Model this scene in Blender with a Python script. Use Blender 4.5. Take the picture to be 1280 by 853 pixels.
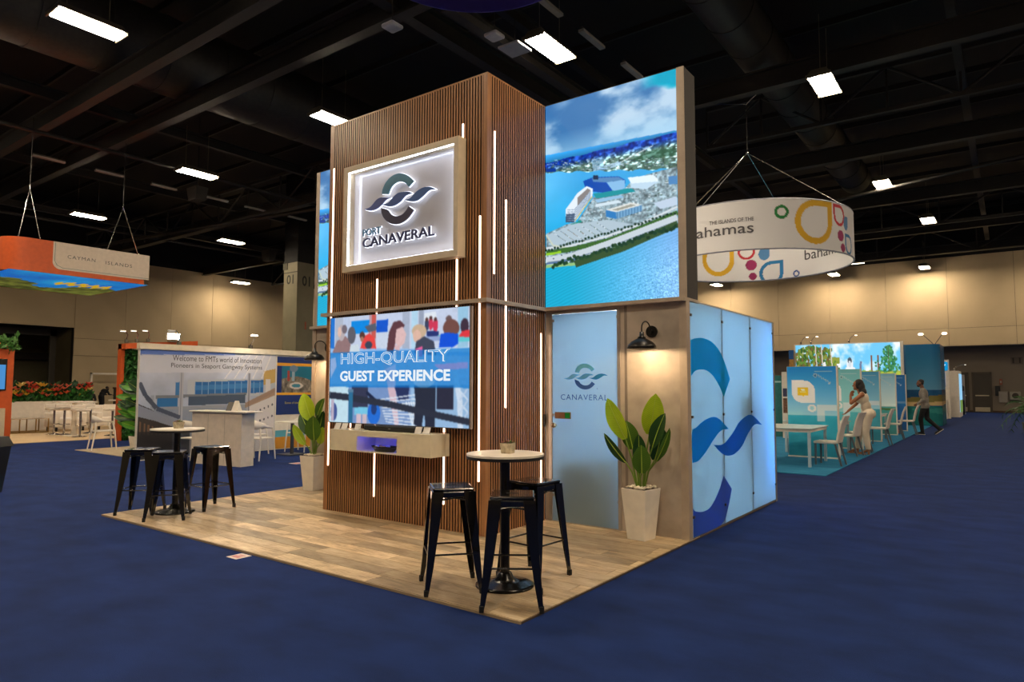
import bpy, bmesh, math, random
import numpy as np
from mathutils import Vector, Matrix

for o in list(bpy.data.objects):
    bpy.data.objects.remove(o)
SC = bpy.context.scene
COL = SC.collection
random.seed(7)
PI = math.pi

# ---------------------------------------------------------------- camera
CAM_H = 1.533
PITCH, YAW, ROLL = math.radians(3.897), math.radians(36.435), math.radians(0.151)
fwd = Vector((-math.sin(YAW)*math.cos(PITCH), math.cos(YAW)*math.cos(PITCH), math.sin(PITCH)))
rgt = Vector((math.cos(YAW), math.sin(YAW), 0))
upv = rgt.cross(fwd)
r2 = rgt*math.cos(ROLL)+upv*math.sin(ROLL)
u2 = upv*math.cos(ROLL)-rgt*math.sin(ROLL)
cd = bpy.data.cameras.new('camera')
cd.sensor_width = 36.0
cd.lens = 843.27/1280*36.0
cd.clip_end = 300
cam = bpy.data.objects.new('camera', cd)
cam.matrix_world = Matrix(((r2.x, u2.x, -fwd.x, 0), (r2.y, u2.y, -fwd.y, 0), (r2.z, u2.z, -fwd.z, CAM_H), (0, 0, 0, 1)))
COL.objects.link(cam)
SC.camera = cam

# ---------------------------------------------------------------- world, exposure
wd = bpy.data.worlds.new('world')
SC.world = wd
wd.use_nodes = True
wd.node_tree.nodes['Background'].inputs[0].default_value = (0.02, 0.02, 0.024, 1)
wd.node_tree.nodes['Background'].inputs[1].default_value = 0.3
SC.view_settings.view_transform = 'Standard'
SC.view_settings.look = 'None'
SC.view_settings.exposure = 0.0
SC.view_settings.gamma = 1.0
SC.view_settings.use_curve_mapping = False
HALL_W = 200.0            # power of one high-bay ceiling light
HALL_C = (1.0, 0.82, 0.60)

# ---------------------------------------------------------------- helpers
def lin(c):
    c = np.asarray(c, float)/255.0
    return np.where(c <= 0.04045, c/12.92, ((c+0.055)/1.055)**2.4)

MATS = {}
def mat(name, col=(128, 128, 128), rough=0.5, metal=0.0, var=0.025, scale=9.0, stretch=(1, 1, 1), bump=0.0, bscale=None, rand=0.0, spec=0.5, coat=0.0, col2=None):
    """procedural principled material: noise colour variation, optional per-object variation and bump"""
    if name in MATS: return MATS[name]
    m = bpy.data.materials.new(name); m.use_nodes = True
    nt = m.node_tree; N = nt.nodes; L = nt.links
    b = N['Principled BSDF']
    b.inputs['Roughness'].default_value = rough
    b.inputs['Metallic'].default_value = metal
    b.inputs['Specular IOR Level'].default_value = spec
    b.inputs['Coat Weight'].default_value = coat
    c = lin(col)
    tc = N.new('ShaderNodeTexCoord'); mp = N.new('ShaderNodeMapping')
    mp.inputs['Scale'].default_value = stretch
    L.new(tc.outputs['Object'], mp.inputs[0])
    vec = mp.outputs[0]
    if rand:
        oi = N.new('ShaderNodeObjectInfo'); ad = N.new('ShaderNodeVectorMath'); ad.operation = 'ADD'
        ml = N.new('ShaderNodeMath'); ml.operation = 'MULTIPLY'; ml.inputs[1].default_value = 57.3
        L.new(oi.outputs['Random'], ml.inputs[0]); L.new(vec, ad.inputs[0]); L.new(ml.outputs[0], ad.inputs[1]); vec = ad.outputs[0]
    nz = N.new('ShaderNodeTexNoise'); nz.inputs['Scale'].default_value = scale; nz.inputs['Detail'].default_value = 5
    L.new(vec, nz.inputs['Vector'])
    rp = N.new('ShaderNodeValToRGB')
    if col2 is None:
        lo = np.clip(c*(1-3*var), 0, 1); hi = np.clip(c*(1+3*var), 0, 1)
    else:
        lo = lin(col2); hi = c
    rp.color_ramp.elements[0].position = 0.3; rp.color_ramp.elements[1].position = 0.7
    rp.color_ramp.elements[0].color = (*lo, 1); rp.color_ramp.elements[1].color = (*hi, 1)
    L.new(nz.outputs['Fac'], rp.inputs[0])
    out = rp.outputs[0]
    if rand:
        hs = N.new('ShaderNodeHueSaturation'); mr = N.new('ShaderNodeMapRange')
        mr.inputs['To Min'].default_value = 1-rand; mr.inputs['To Max'].default_value = 1+rand
        L.new(oi.outputs['Random'], mr.inputs[0]); L.new(mr.outputs[0], hs.inputs['Value']); L.new(out, hs.inputs['Color']); out = hs.outputs[0]
    L.new(out, b.inputs['Base Color'])
    if bump:
        bp = N.new('ShaderNodeBump'); bp.inputs['Strength'].default_value = bump; bp.inputs['Distance'].default_value = 0.01
        n2 = N.new('ShaderNodeTexNoise'); n2.inputs['Scale'].default_value = bscale or scale*6; n2.inputs['Detail'].default_value = 3
        L.new(vec, n2.inputs['Vector']); L.new(n2.outputs['Fac'], bp.inputs['Height']); L.new(bp.outputs[0], b.inputs['Normal'])
    MATS[name] = m
    return m

def emat(name, col, strength=1.0):
    if name in MATS: return MATS[name]
    m = bpy.data.materials.new(name); m.use_nodes = True
    nt = m.node_tree; nt.nodes.clear()
    e = nt.nodes.new('ShaderNodeEmission'); o = nt.nodes.new('ShaderNodeOutputMaterial')
    e.inputs[0].default_value = (*lin(col), 1); e.inputs[1].default_value = strength
    nt.links.new(e.outputs[0], o.inputs[0])
    MATS[name] = m
    return m

def vmat(name, emission=0.0, rough=0.5, gain=1.0):
    """shows the print colours stored on the mesh; emission > 0 for lit screens"""
    if name in MATS: return MATS[name]
    m = bpy.data.materials.new(name); m.use_nodes = True
    nt = m.node_tree; b = nt.nodes['Principled BSDF']
    a = nt.nodes.new('ShaderNodeAttribute'); a.attribute_name = 'print'
    b.inputs['Roughness'].default_value = rough
    if emission:
        b.inputs['Specular IOR Level'].default_value = 0.12
        b.inputs['Base Color'].default_value = (0.01, 0.01, 0.012, 1)
        nt.links.new(a.outputs[0], b.inputs['Emission Color']); b.inputs['Emission Strength'].default_value = emission
    else:
        nt.links.new(a.outputs[0], b.inputs['Base Color'])
    MATS[name] = m
    return m

def frost(name, col, trans=0.55):
    """frosted acrylic: light from behind shines through"""
    if name in MATS: return MATS[name]
    m = bpy.data.materials.new(name); m.use_nodes = True
    nt = m.node_tree; nt.nodes.clear(); N = nt.nodes; L = nt.links
    o = N.new('ShaderNodeOutputMaterial'); mx = N.new('ShaderNodeMixShader'); d = N.new('ShaderNodeBsdfDiffuse'); t = N.new('ShaderNodeBsdfTranslucent')
    g = N.new('ShaderNodeBsdfGlossy'); m2 = N.new('ShaderNodeMixShader'); lw = N.new('ShaderNodeLayerWeight'); lw.inputs[0].default_value = 0.25
    g.inputs['Roughness'].default_value = 0.35
    tc = N.new('ShaderNodeTexCoord'); nz = N.new('ShaderNodeTexNoise'); nz.inputs['Scale'].default_value = 1.2
    rp = N.new('ShaderNodeValToRGB'); c = lin(col)
    rp.color_ramp.elements[0].color = (*(c*0.93), 1); rp.color_ramp.elements[1].color = (*np.clip(c*1.05, 0, 1), 1)
    L.new(tc.outputs['Object'], nz.inputs[0]); L.new(nz.outputs['Fac'], rp.inputs[0])
    for s in (d, t): L.new(rp.outputs[0], s.inputs[0])
    mx.inputs[0].default_value = trans
    L.new(d.outputs[0], mx.inputs[1]); L.new(t.outputs[0], mx.inputs[2])
    ml = N.new('ShaderNodeMath'); ml.operation = 'MULTIPLY'; ml.inputs[1].default_value = 0.35
    L.new(lw.outputs['Fresnel'], ml.inputs[0]); L.new(ml.outputs[0], m2.inputs[0]); L.new(mx.outputs[0], m2.inputs[1]); L.new(g.outputs[0], m2.inputs[2])
    L.new(m2.outputs[0], o.inputs[0])
    MATS[name] = m
    return m

class MB:
    """collects shapes into one mesh"""
    def __init__(s): s.v = []; s.f = []; s.smooth = []
    def add(s, vs, fs, sm=False):
        k = len(s.v); s.v += [tuple(p) for p in vs]; s.f += [tuple(i+k for i in f) for f in fs]; s.smooth += [sm]*len(fs); return s
    def box(s, a, b):
        x0, y0, z0 = a; x1, y1, z1 = b
        return s.add([(x0, y0, z0), (x1, y0, z0), (x1, y1, z0), (x0, y1, z0), (x0, y0, z1), (x1, y0, z1), (x1, y1, z1), (x0, y1, z1)],
                     [(3, 2, 1, 0), (4, 5, 6, 7), (0, 1, 5, 4), (1, 2, 6, 5), (2, 3, 7, 6), (3, 0, 4, 7)])
    def bbox(s, a, b, r):
        """box with its vertical and horizontal edges chamfered"""
        bm = bmesh.new(); bmesh.ops.create_cube(bm, size=1)
        for v in bm.verts: v.co = Vector([(a[i]+b[i])/2+v.co[i]*(b[i]-a[i]) for i in range(3)])
        bmesh.ops.bevel(bm, geom=bm.edges[:], offset=r, segments=2, affect='EDGES', profile=0.5)
        bm.verts.index_update()
        s.add([v.co[:] for v in bm.verts], [[v.index for v in f.verts] for f in bm.faces]); bm.free(); return s
    def frustum(s, z0, w0, z1, w1, d0=None, d1=None, c=(0, 0)):
        d0 = d0 or w0; d1 = d1 or w1; x, y = c
        vs = [(x-w0/2, y-d0/2, z0), (x+w0/2, y-d0/2, z0), (x+w0/2, y+d0/2, z0), (x-w0/2, y+d0/2, z0), (x-w1/2, y-d1/2, z1), (x+w1/2, y-d1/2, z1), (x+w1/2, y+d1/2, z1), (x-w1/2, y+d1/2, z1)]
        return s.add(vs, [(3, 2, 1, 0), (4, 5, 6, 7), (0, 1, 5, 4), (1, 2, 6, 5), (2, 3, 7, 6), (3, 0, 4, 7)])
    def hexa(s, vs):
        return s.add(vs, [(3, 2, 1, 0), (4, 5, 6, 7), (0, 1, 5, 4), (1, 2, 6, 5), (2, 3, 7, 6), (3, 0, 4, 7)])
    def cyl(s, p0, p1, r0, r1=None, n=12, cap=True):
        r1 = r0 if r1 is None else r1
        p0 = Vector(p0); p1 = Vector(p1); d = (p1-p0).normalized()
        a = Vector((0, 0, 1)) if abs(d.z) < 0.9 else Vector((1, 0, 0))
        u = d.cross(a).normalized(); w = d.cross(u)
        vs = []
        for p, r in ((p0, r0), (p1, r1)):
            for i in range(n):
                t = 2*PI*i/n; vs.append(p+(u*math.cos(t)+w*math.sin(t))*r)
        fs = [(i, i+n, (i+1) % n+n, (i+1) % n) for i in range(n)]
        s.add(vs, fs, n > 6)
        if cap: s.add(vs, [tuple(range(n)), tuple(range(2*n-1, n-1, -1))])
        return s
    def tube(s, pts, r, n=8):
        pts = [Vector(p) for p in pts]; rs = r if isinstance(r, (list, tuple)) else [r]*len(pts)
        rings = []; pu = None
        for i, p in enumerate(pts):
            d = (pts[min(i+1, len(pts)-1)]-pts[max(i-1, 0)]).normalized()
            if pu is None:
                a = Vector((0, 0, 1)) if abs(d.z) < 0.9 else Vector((1, 0, 0)); pu = d.cross(a).normalized()
            u = (pu-d*pu.dot(d)).normalized(); pu = u; w = d.cross(u)
            rings.append([p+(u*math.cos(2*PI*k/n)+w*math.sin(2*PI*k/n))*rs[i] for k in range(n)])
        vs = [q for R in rings for q in R]
        fs = [(i*n+k, i*n+(k+1) % n, (i+1)*n+(k+1) % n, (i+1)*n+k) for i in range(len(pts)-1) for k in range(n)]
        s.add(vs, fs, True)
        s.add(rings[0], [tuple(range(n-1, -1, -1))]); s.add(rings[-1], [tuple(range(n))]); return s
    def lathe(s, prof, n=20, c=(0, 0, 0), sm=True):
        vs = [(c[0]+r*math.cos(2*PI*i/n), c[1]+r*math.sin(2*PI*i/n), c[2]+z) for r, z in prof for i in range(n)]
        fs = [(j*n+i, j*n+(i+1) % n, (j+1)*n+(i+1) % n, (j+1)*n+i) for j in range(len(prof)-1) for i in range(n)]
        return s.add(vs, fs, sm)
    def ball(s, c, r, n=10, m=6, sc=(1, 1, 1)):
        pr = [(math.sin(PI*j/m)*r, -math.cos(PI*j/m)*r) for j in range(m+1)]
        vs = [(c[0]+q*math.cos(2*PI*i/n)*sc[0], c[1]+q*math.sin(2*PI*i/n)*sc[1], c[2]+z*sc[2]) for q, z in pr for i in range(n)]
        fs = [(j*n+i, j*n+(i+1) % n, (j+1)*n+(i+1) % n, (j+1)*n+i) for j in range(m) for i in range(n)]
        return s.add(vs, fs, True)
    def prism(s, poly, P, U, V, N, t):
        """flat outline (a,b) in the plane P+aU+bV, thickness t along N"""
        P, U, V, N = Vector(P), Vector(U), Vector(V), Vector(N); n = len(poly)
        vs = [P+U*a+V*b for a, b in poly]+[P+U*a+V*b+N*t for a, b in poly]
        return s.add(vs, [tuple(range(n-1, -1, -1)), tuple(range(n, 2*n))]+[(i, (i+1) % n, (i+1) % n+n, i+n) for i in range(n)])
    def xf(s, M):
        s.v = [tuple(M @ Vector(p)) for p in s.v]; return s
    def mesh(s, name):
        me = bpy.data.meshes.new(name); me.from_pydata(s.v, [], s.f); me.validate()
        if len(me.polygons) == len(s.smooth): me.polygons.foreach_set('use_smooth', s.smooth)
        return me
    def build(s, name, m, parent=None, recalc=True):
        me = s.mesh(name)
        if recalc:
            bm = bmesh.new(); bm.from_mesh(me); bmesh.ops.recalc_face_normals(bm, faces=bm.faces); bm.to_mesh(me); bm.free()
        return link(name, me, m, parent)

def link(name, me, m, parent=None):
    o = bpy.data.objects.new(name, me); COL.objects.link(o)
    if m is not None:
        if len(me.materials) == 0: me.materials.append(m)
    if parent is not None: o.parent = parent
    return o

def tag(o, label, cat, group=None, kind=None):
    if label: o['label'] = label
    if cat: o['category'] = cat
    if group: o['group'] = group
    if kind: o['kind'] = kind
    return o

def struct(o, label=None):
    o['kind'] = 'structure'
    if label: o['label'] = label
    return o

def thing(name, label, cat, loc=(0, 0, 0), rz=0.0, group=None):
    o = bpy.data.objects.new(name, None); COL.objects.link(o); o.empty_display_size = 0.1
    o.location = loc; o.rotation_euler = (0, 0, rz)
    return tag(o, label, cat, group)

def dup(root, loc, rz, label, group=None):
    r = root.copy(); COL.objects.link(r); r.location = loc; r.rotation_euler = (0, 0, rz); r['label'] = label
    if group: r['group'] = group
    for ch in list(root.children):
        c = ch.copy(); COL.objects.link(c); c.parent = r
        for g in list(ch.children):
            d = g.copy(); COL.objects.link(d); d.parent = c
    return r

def arealight(name, loc, size, power, col, parent=None, rot=(0, 0, 0), spread=PI):
    ld = bpy.data.lights.new(name, 'AREA'); ld.shape = 'RECTANGLE'; ld.size, ld.size_y = size
    ld.energy = power; ld.color = col; ld.spread = spread
    o = bpy.data.objects.new(name, ld); COL.objects.link(o); o.location = loc; o.rotation_euler = rot
    if parent: o.parent = parent
    return o

def ptlight(name, loc, r, power, col, parent=None):
    ld = bpy.data.lights.new(name, 'POINT'); ld.shadow_soft_size = r; ld.energy = power; ld.color = col
    o = bpy.data.objects.new(name, ld); COL.objects.link(o); o.location = loc
    if parent: o.parent = parent
    return o

TXT = {}
def text(s, w, h, bold=0.0, extrude=0.0, space=1.0, shear=0.0):
    """outline of a line of lettering, fitted to w x h, lower left at 0,0; returns verts, faces"""
    k = (s, w, h, bold, extrude, space, shear)
    if k in TXT: return TXT[k]
    cu = bpy.data.curves.new('lettering', 'FONT'); cu.body = s; cu.size = 1.0; cu.offset = bold; cu.extrude = extrude/max(h, 1e-6)*0.7
    cu.space_character = space; cu.shear = shear; cu.resolution_u = 3
    o = bpy.data.objects.new('lettering', cu); COL.objects.link(o)
    dg = bpy.context.evaluated_depsgraph_get(); me = o.evaluated_get(dg).to_mesh()
    vs = np.array([v.co[:] for v in me.vertices]); fs = [tuple(p.vertices) for p in me.polygons]
    o.evaluated_get(dg).to_mesh_clear(); bpy.data.objects.remove(o); bpy.data.curves.remove(cu)
    mn, mx = vs.min(0), vs.max(0)
    vs[:, 0] = (vs[:, 0]-mn[0])/(mx[0]-mn[0])*w
    if h: vs[:, 1] = (vs[:, 1]-mn[1])/(mx[1]-mn[1])*h
    if extrude: vs[:, 2] = (vs[:, 2]-mn[2])/max(mx[2]-mn[2], 1e-6)*extrude
    TXT[k] = (vs, fs); return TXT[k]

def lettering(s, P, U, V, N, w, h, m, parent=None, bold=0.0, extrude=0.0, name='lettering', space=1.0, lift=0.002, shear=0.0):
    vs, fs = text(s, w, h, bold, extrude, space, shear)
    P, U, V, N = Vector(P), Vector(U), Vector(V), Vector(N)
    b = MB(); b.add([P+U*a+V*c+N*(d+lift) for a, c, d in vs], fs)
    return b.build(name, m, parent, recalc=False)

# ---------------------------------------------------------------- painted prints (colours stored on a fine mesh)
def fbm(h, w, cells, seed, octv=5, aspect=1.0):
    rs = np.random.RandomState(seed); out = np.zeros((h, w)); amp = 1.0; tot = 0
    for k in range(octv):
        cy = max(2, int(cells*2**k)); cx = max(2, int(cells*aspect*2**k))
        g = rs.rand(cy+2, cx+2)
        yy = np.linspace(0, cy, h); xx = np.linspace(0, cx, w)
        y0 = np.floor(yy).astype(int); x0 = np.floor(xx).astype(int); fy = (yy-y0)[:, None]; fx = (xx-x0)[None, :]
        fy = fy*fy*(3-2*fy); fx = fx*fx*(3-2*fx)
        a = g[y0][:, x0]; b = g[y0][:, x0+1]; c = g[y0+1][:, x0]; d = g[y0+1][:, x0+1]
        out += amp*((a*(1-fx)+b*fx)*(1-fy)+(c*(1-fx)+d*fx)*fy); tot += amp; amp *= 0.5
    return out/tot

class Canvas:
    def __init__(s, w, h, col, conv=None):
        s.w, s.h = w, h; s.a = np.zeros((h, w, 3)); s.a[:] = col; s.conv = conv
        s.u = (np.arange(w)/(w-1))[None, :].repeat(h, 0); s.v = (np.arange(h)/(h-1))[:, None].repeat(w, 1)
    def cv(s, pts): return [s.conv(*p) for p in pts] if s.conv else pts
    def mask(s, poly):
        m = np.zeros((s.h, s.w), bool); n = len(poly)
        for i in range(n):
            x0, y0 = poly[i]; x1, y1 = poly[(i+1) % n]
            if y0 == y1: continue
            c = (y0 > s.v) != (y1 > s.v)
            m ^= c & (s.u < (x1-x0)*(s.v-y0)/(y1-y0)+x0)
        return m
    def put(s, m, col, al=1.0):
        s.a[m] = s.a[m]*(1-al)+np.asarray(col, float)*al
    def poly(s, pts, col, al=1.0): s.put(s.mask(s.cv(pts)), col, al); return s
    def rect(s, x0, y0, x1, y1, col, al=1.0): return s.poly([(x0, y0), (x1, y0), (x1, y1), (x0, y1)], col, al)
    def ell(s, cx, cy, rx, ry, col, al=1.0, n=24): return s.poly([(cx+rx*math.cos(2*PI*i/n), cy+ry*math.sin(2*PI*i/n)) for i in range(n)], col, al)
    def line(s, pts, wd, col, al=1.0):
        for (x0, y0), (x1, y1) in zip(pts[:-1], pts[1:]):
            d = math.hypot(x1-x0, y1-y0) or 1; nx, ny = -(y1-y0)/d*wd/2, (x1-x0)/d*wd/2
            s.poly([(x0+nx, y0+ny), (x1+nx, y1+ny), (x1-nx, y1-ny), (x0-nx, y0-ny)], col, al)
        return s
    def blur(s, n=1):
        for _ in range(n):
            p = np.pad(s.a, ((1, 1), (1, 1), (0, 0)), 'edge'); s.a = (p[:-2, 1:-1]+p[2:, 1:-1]+p[1:-1, :-2]+p[1:-1, 2:]+2*p[1:-1, 1:-1])/6
        return s
    def grad(s, m, c0, c1, t):
        c0 = np.asarray(c0, float); c1 = np.asarray(c1, float); t = np.clip(t, 0, 1)[..., None]
        s.a[m] = (c0*(1-t)+c1*t)[m] if t.shape[:2] == m.shape else s.a[m]
        return s
    def sheet(s, name, P, U, V, m, parent=None, fn=None):
        """P upper-left corner, U along the width, V down; fn bends (u,v) to a point instead"""
        w, h = s.w, s.h
        if fn is None:
            P, U, V = np.array(P, float), np.array(U, float), np.array(V, float)
            co = P+s.u[..., None]*U+s.v[..., None]*V
        else: co = fn(s.u, s.v)
        me = bpy.data.meshes.new(name)
        i = (np.arange(h-1)[:, None]*w+np.arange(w-1)[None, :]).ravel()
        q = np.stack([i, i+w, i+w+1, i+1], 1)
        me.vertices.add(w*h); me.vertices.foreach_set('co', co.reshape(-1).astype(np.float32))
        me.loops.add(q.size); me.loops.foreach_set('vertex_index', q.ravel().astype(np.int32))
        me.polygons.add(len(q)); me.polygons.foreach_set('loop_start', (np.arange(len(q))*4).astype(np.int32))
        me.update(calc_edges=True)
        ca = me.color_attributes.new('print', 'FLOAT_COLOR', 'POINT')
        c = np.ones((h*w, 4), np.float32); c[:, :3] = lin(np.clip(s.a, 0, 255).reshape(-1, 3))
        ca.data.foreach_set('color', c.ravel())
        if fn is not None: me.polygons.foreach_set('use_smooth', [True]*len(q))
        return link(name, me, m, parent)
# ================================================================ THE HALL
X0H, X1H, Y0H, Y1H, ZC = -47.0, 14.0, -14.0, 50.0, 13.0
def carpet_mat(name, c1, c2):
    m = bpy.data.materials.new(name); m.use_nodes = True; nt = m.node_tree; N = nt.nodes; L = nt.links; b = N['Principled BSDF']
    b.inputs['Roughness'].default_value = 0.95; b.inputs['Specular IOR Level'].default_value = 0.15
    b.inputs['Sheen Weight'].default_value = 0.3; b.inputs['Sheen Tint'].default_value = (*np.clip(lin(c1)*2.2, 0, 1), 1)
    tc = N.new('ShaderNodeTexCoord')
    def nz(s, d, st=(1, 1, 1)):
        mp = N.new('ShaderNodeMapping'); mp.inputs['Scale'].default_value = st
        n = N.new('ShaderNodeTexNoise'); n.inputs['Scale'].default_value = s; n.inputs['Detail'].default_value = d
        L.new(tc.outputs['Object'], mp.inputs[0]); L.new(mp.outputs[0], n.inputs[0]); return n.outputs['Fac']
    a = nz(2.1, 9, (1.0, 1.6, 1)); f = nz(150, 3)
    mx = N.new('ShaderNodeMath'); mx.operation = 'MULTIPLY_ADD'; mx.inputs[1].default_value = 0.35
    L.new(f, mx.inputs[0]); 
    m2 = N.new('ShaderNodeMath'); m2.operation = 'MULTIPLY'; m2.inputs[1].default_value = 0.75; L.new(a, m2.inputs[0]); L.new(m2.outputs[0], mx.inputs[2])
    rp = N.new('ShaderNodeValToRGB'); rp.color_ramp.elements[0].position = 0.4; rp.color_ramp.elements[1].position = 0.7
    rp.color_ramp.elements[0].color = (*lin(c2), 1); rp.color_ramp.elements[1].color = (*lin(c1), 1)
    L.new(mx.outputs[0], rp.inputs[0]); L.new(rp.outputs[0], b.inputs['Base Color'])
    bp = N.new('ShaderNodeBump'); bp.inputs['Strength'].default_value = 0.5; bp.inputs['Distance'].default_value = 0.006
    L.new(f, bp.inputs['Height']); L.new(bp.outputs[0], b.inputs['Normal'])
    MATS[name] = m; return m

M_CARPET = carpet_mat('navy_carpet', (21, 42, 92), (12, 28, 66))
M_BLACK = mat('ceiling_black', (12, 11, 10), 0.8, var=0.1)
M_STEEL = mat('beam_black', (28, 25, 22), 0.6, var=0.1)
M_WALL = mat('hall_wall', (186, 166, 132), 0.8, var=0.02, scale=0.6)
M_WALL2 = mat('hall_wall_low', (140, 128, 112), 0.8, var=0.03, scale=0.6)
M_DARK = mat('dark_gap', (40, 36, 30), 0.8)
M_GREY = mat('column_grey', (128, 122, 98), 0.7, var=0.03, scale=1.5)

struct(MB().box((X0H-16, Y0H, -0.1), (X1H, Y1H+2.6, 0.0)).build('floor', M_CARPET), 'navy blue carpet across the exhibition hall')
seam = mat('carpet_seam', (17, 30, 74), 0.95)
for y in (-1.2, 2.75):
    pass
CEIL = struct(MB().box((X0H-16, Y0H, ZC), (X1H, Y1H+2.6, ZC+0.2)).build('ceiling', M_BLACK), 'black open ceiling of the hall')

# back wall: lit upper wall over a deep recess with a darker wall behind
wb = MB().box((X0H, Y1H+0.06, 4.17), (X1H, Y1H+0.36, 9.75)).build('wall_back', M_DARK); struct(wb, 'tall beige panelled wall at the far right')
def panels(parent, n, make, m):
    pass
pw = 3.4; cache = {}
def shared_box(key, size, m, name, parent, loc, inset=0.006):
    """one bevel-free slab, mesh shared by key; origin at its centre"""
    if key not in cache:
        x, y, z = size
        b = MB().box((-x/2, -y/2, -z/2), (x/2, y/2, z/2)); me = b.mesh(name); me.materials.append(m); cache[key] = me
    o = bpy.data.objects.new(name, cache[key]); COL.objects.link(o); o.parent = parent; o.location = loc; return o
x = X1H
while x > X0H+0.5:
    for z0, z1 in ((4.17, 5.25), (5.27, 9.75)):
        shared_box(('wb', z0), (pw-0.015, 0.06, z1-z0), M_WALL, 'wall_panel', wb, (x-pw/2, Y1H+0.03, (z0+z1)/2))
    x -= pw
struct(MB().box((X0H, Y1H, 9.75), (X1H, Y1H+0.4, ZC)).build('trim_1', M_BLACK), 'black band above the far beige wall')
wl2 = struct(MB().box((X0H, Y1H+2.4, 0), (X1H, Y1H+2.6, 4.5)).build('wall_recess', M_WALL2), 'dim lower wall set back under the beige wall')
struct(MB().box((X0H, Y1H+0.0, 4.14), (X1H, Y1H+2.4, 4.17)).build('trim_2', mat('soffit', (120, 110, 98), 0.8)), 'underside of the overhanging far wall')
struct(MB().box((X0H, Y1H+2.37, 0), (X1H, Y1H+2.4, 0.12)).build('baseboard_back', mat('base_brown', (92, 70, 48), 0.7)), 'brown baseboard below the dim lower wall')

# left wall with a tall opening
WX = -47.0; OY0, OY1, OZ = 9.0, 17.57, 5.15
b = MB().box((WX-0.4, Y0H, 0), (WX-0.06, OY0, 9.75)).box((WX-0.4, OY1, 0), (WX-0.06, Y1H, 9.75)).box((WX-0.4, OY0, OZ), (WX-0.06, OY1, 9.75))
wlf = struct(b.build('wall_left', M_DARK), 'beige panelled wall at the left with a tall dark opening')
for y0 in [OY1+3.0*i for i in range(11)]:
    for z0, z1 in ((0.15, 3.42), (3.44, 4.5), (4.52, 9.75)):
        shared_box(('wl', z0), (0.06+(0.03 if z0 > 3.43 else 0), 2.985, z1-z0), M_WALL, 'wall_panel', wlf, (WX-0.03+(0.015 if z0 > 3.43 else 0), y0+1.5, (z0+z1)/2))
shared_box('wlo', (0.06, OY1-OY0, 9.75-OZ-0.01), M_WALL, 'wall_panel', wlf, (WX-0.03, (OY0+OY1)/2, (9.75+OZ)/2))
for y0 in [OY0-3.0*(i+1) for i in range(8)]:
    shared_box('wll', (0.06, 2.985, 9.74), M_WALL, 'wall_panel', wlf, (WX-0.03, y0+1.5, 4.87))
struct(MB().box((WX-0.4, Y0H, 9.75), (WX, Y1H, ZC)).build('trim_3', M_BLACK), 'black band above the left wall')
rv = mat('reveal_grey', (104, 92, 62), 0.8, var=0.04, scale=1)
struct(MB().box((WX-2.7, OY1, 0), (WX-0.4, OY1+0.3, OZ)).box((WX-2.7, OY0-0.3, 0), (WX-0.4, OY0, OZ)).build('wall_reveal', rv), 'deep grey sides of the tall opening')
struct(MB().box((WX-2.7, OY0, OZ), (WX-0.4, OY1, OZ+0.3)).build('trim_4', M_BLACK), 'black head of the tall opening')
struct(MB().box((WX-2.85, OY1-0.35, 0), (WX-2.7, OY1+0.3, OZ)).box((WX-2.85, OY0-0.3, 4.75), (WX-2.7, OY1, OZ+.3)).build('trim_5', mat('frame_dark', (70, 64, 54), 0.6)), 'dark frame at the back of the tall opening')
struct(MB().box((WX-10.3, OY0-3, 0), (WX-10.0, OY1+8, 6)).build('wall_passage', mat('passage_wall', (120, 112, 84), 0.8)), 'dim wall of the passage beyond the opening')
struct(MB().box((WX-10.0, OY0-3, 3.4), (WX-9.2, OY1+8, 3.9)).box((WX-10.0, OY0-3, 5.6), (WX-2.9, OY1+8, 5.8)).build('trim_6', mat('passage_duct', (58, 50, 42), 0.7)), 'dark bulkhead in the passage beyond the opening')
pd = mat('passage_door', (150, 142, 110), 0.7)
d = struct(MB().box((WX-10.0, 16.0, 0), (WX-9.94, 17.0, 2.1)).build('door_3', pd), 'pale door in the dim passage beyond the opening')
MB().box((WX-9.94, 16.3, 1.2), (WX-9.92, 16.4, 1.9)).build('vision_panel', emat('dim_pane', (190, 180, 140), 0.25), d)

# walls outside the picture
struct(MB().box((X1H, Y0H, 0), (X1H+0.3, Y1H+2.6, ZC)).build('wall_right', mat('wall_out', (150, 136, 112), 0.8)), 'beige wall on the right outside the picture')
struct(MB().box((X0H, Y0H-0.3, 0), (X1H, Y0H, ZC)).build('wall_front', MATS['wall_out']), 'beige wall behind the camera')

# doors and fittings in the recess at the far right
M_DOOR = mat('door_dark', (74, 66, 52), 0.5)
M_STAIN = mat('kick_plate', (210, 196, 165), 0.3, 0.8)
for k, (xa, xb) in enumerate(((-1.93, -1.05), (-2.95, -2.25))):
    D_ = struct(MB().box((xa, Y1H+2.34, 0.02), (xb, Y1H+2.4, 2.45)).build('door_%d' % (k+1), M_DOOR), ('dark exit door with push bar and bright kick plate', 'dark exit door half hidden behind the mountain poster')[k])
    MB().box((xa-0.08, Y1H+2.33, 0), (xa, Y1H+2.4, 2.55)).box((xb, Y1H+2.33, 0), (xb+0.08, Y1H+2.4, 2.55)).box((xa-0.08, Y1H+2.33, 2.45), (xb+0.08, Y1H+2.4, 2.55)).build('door_frame', mat('frame_brown', (88, 78, 62), 0.6), D_)
    MB().box((xa+0.08, Y1H+2.25, 1.03), (xb-0.08, Y1H+2.34, 1.1)).build('push_bar', M_STAIN, D_)
    MB().box((xa+0.05, Y1H+2.33, 0.05), (xb-0.05, Y1H+2.34, 0.32)).build('kick_plate', M_STAIN, D_)
WY = Y1H+2.4
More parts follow.
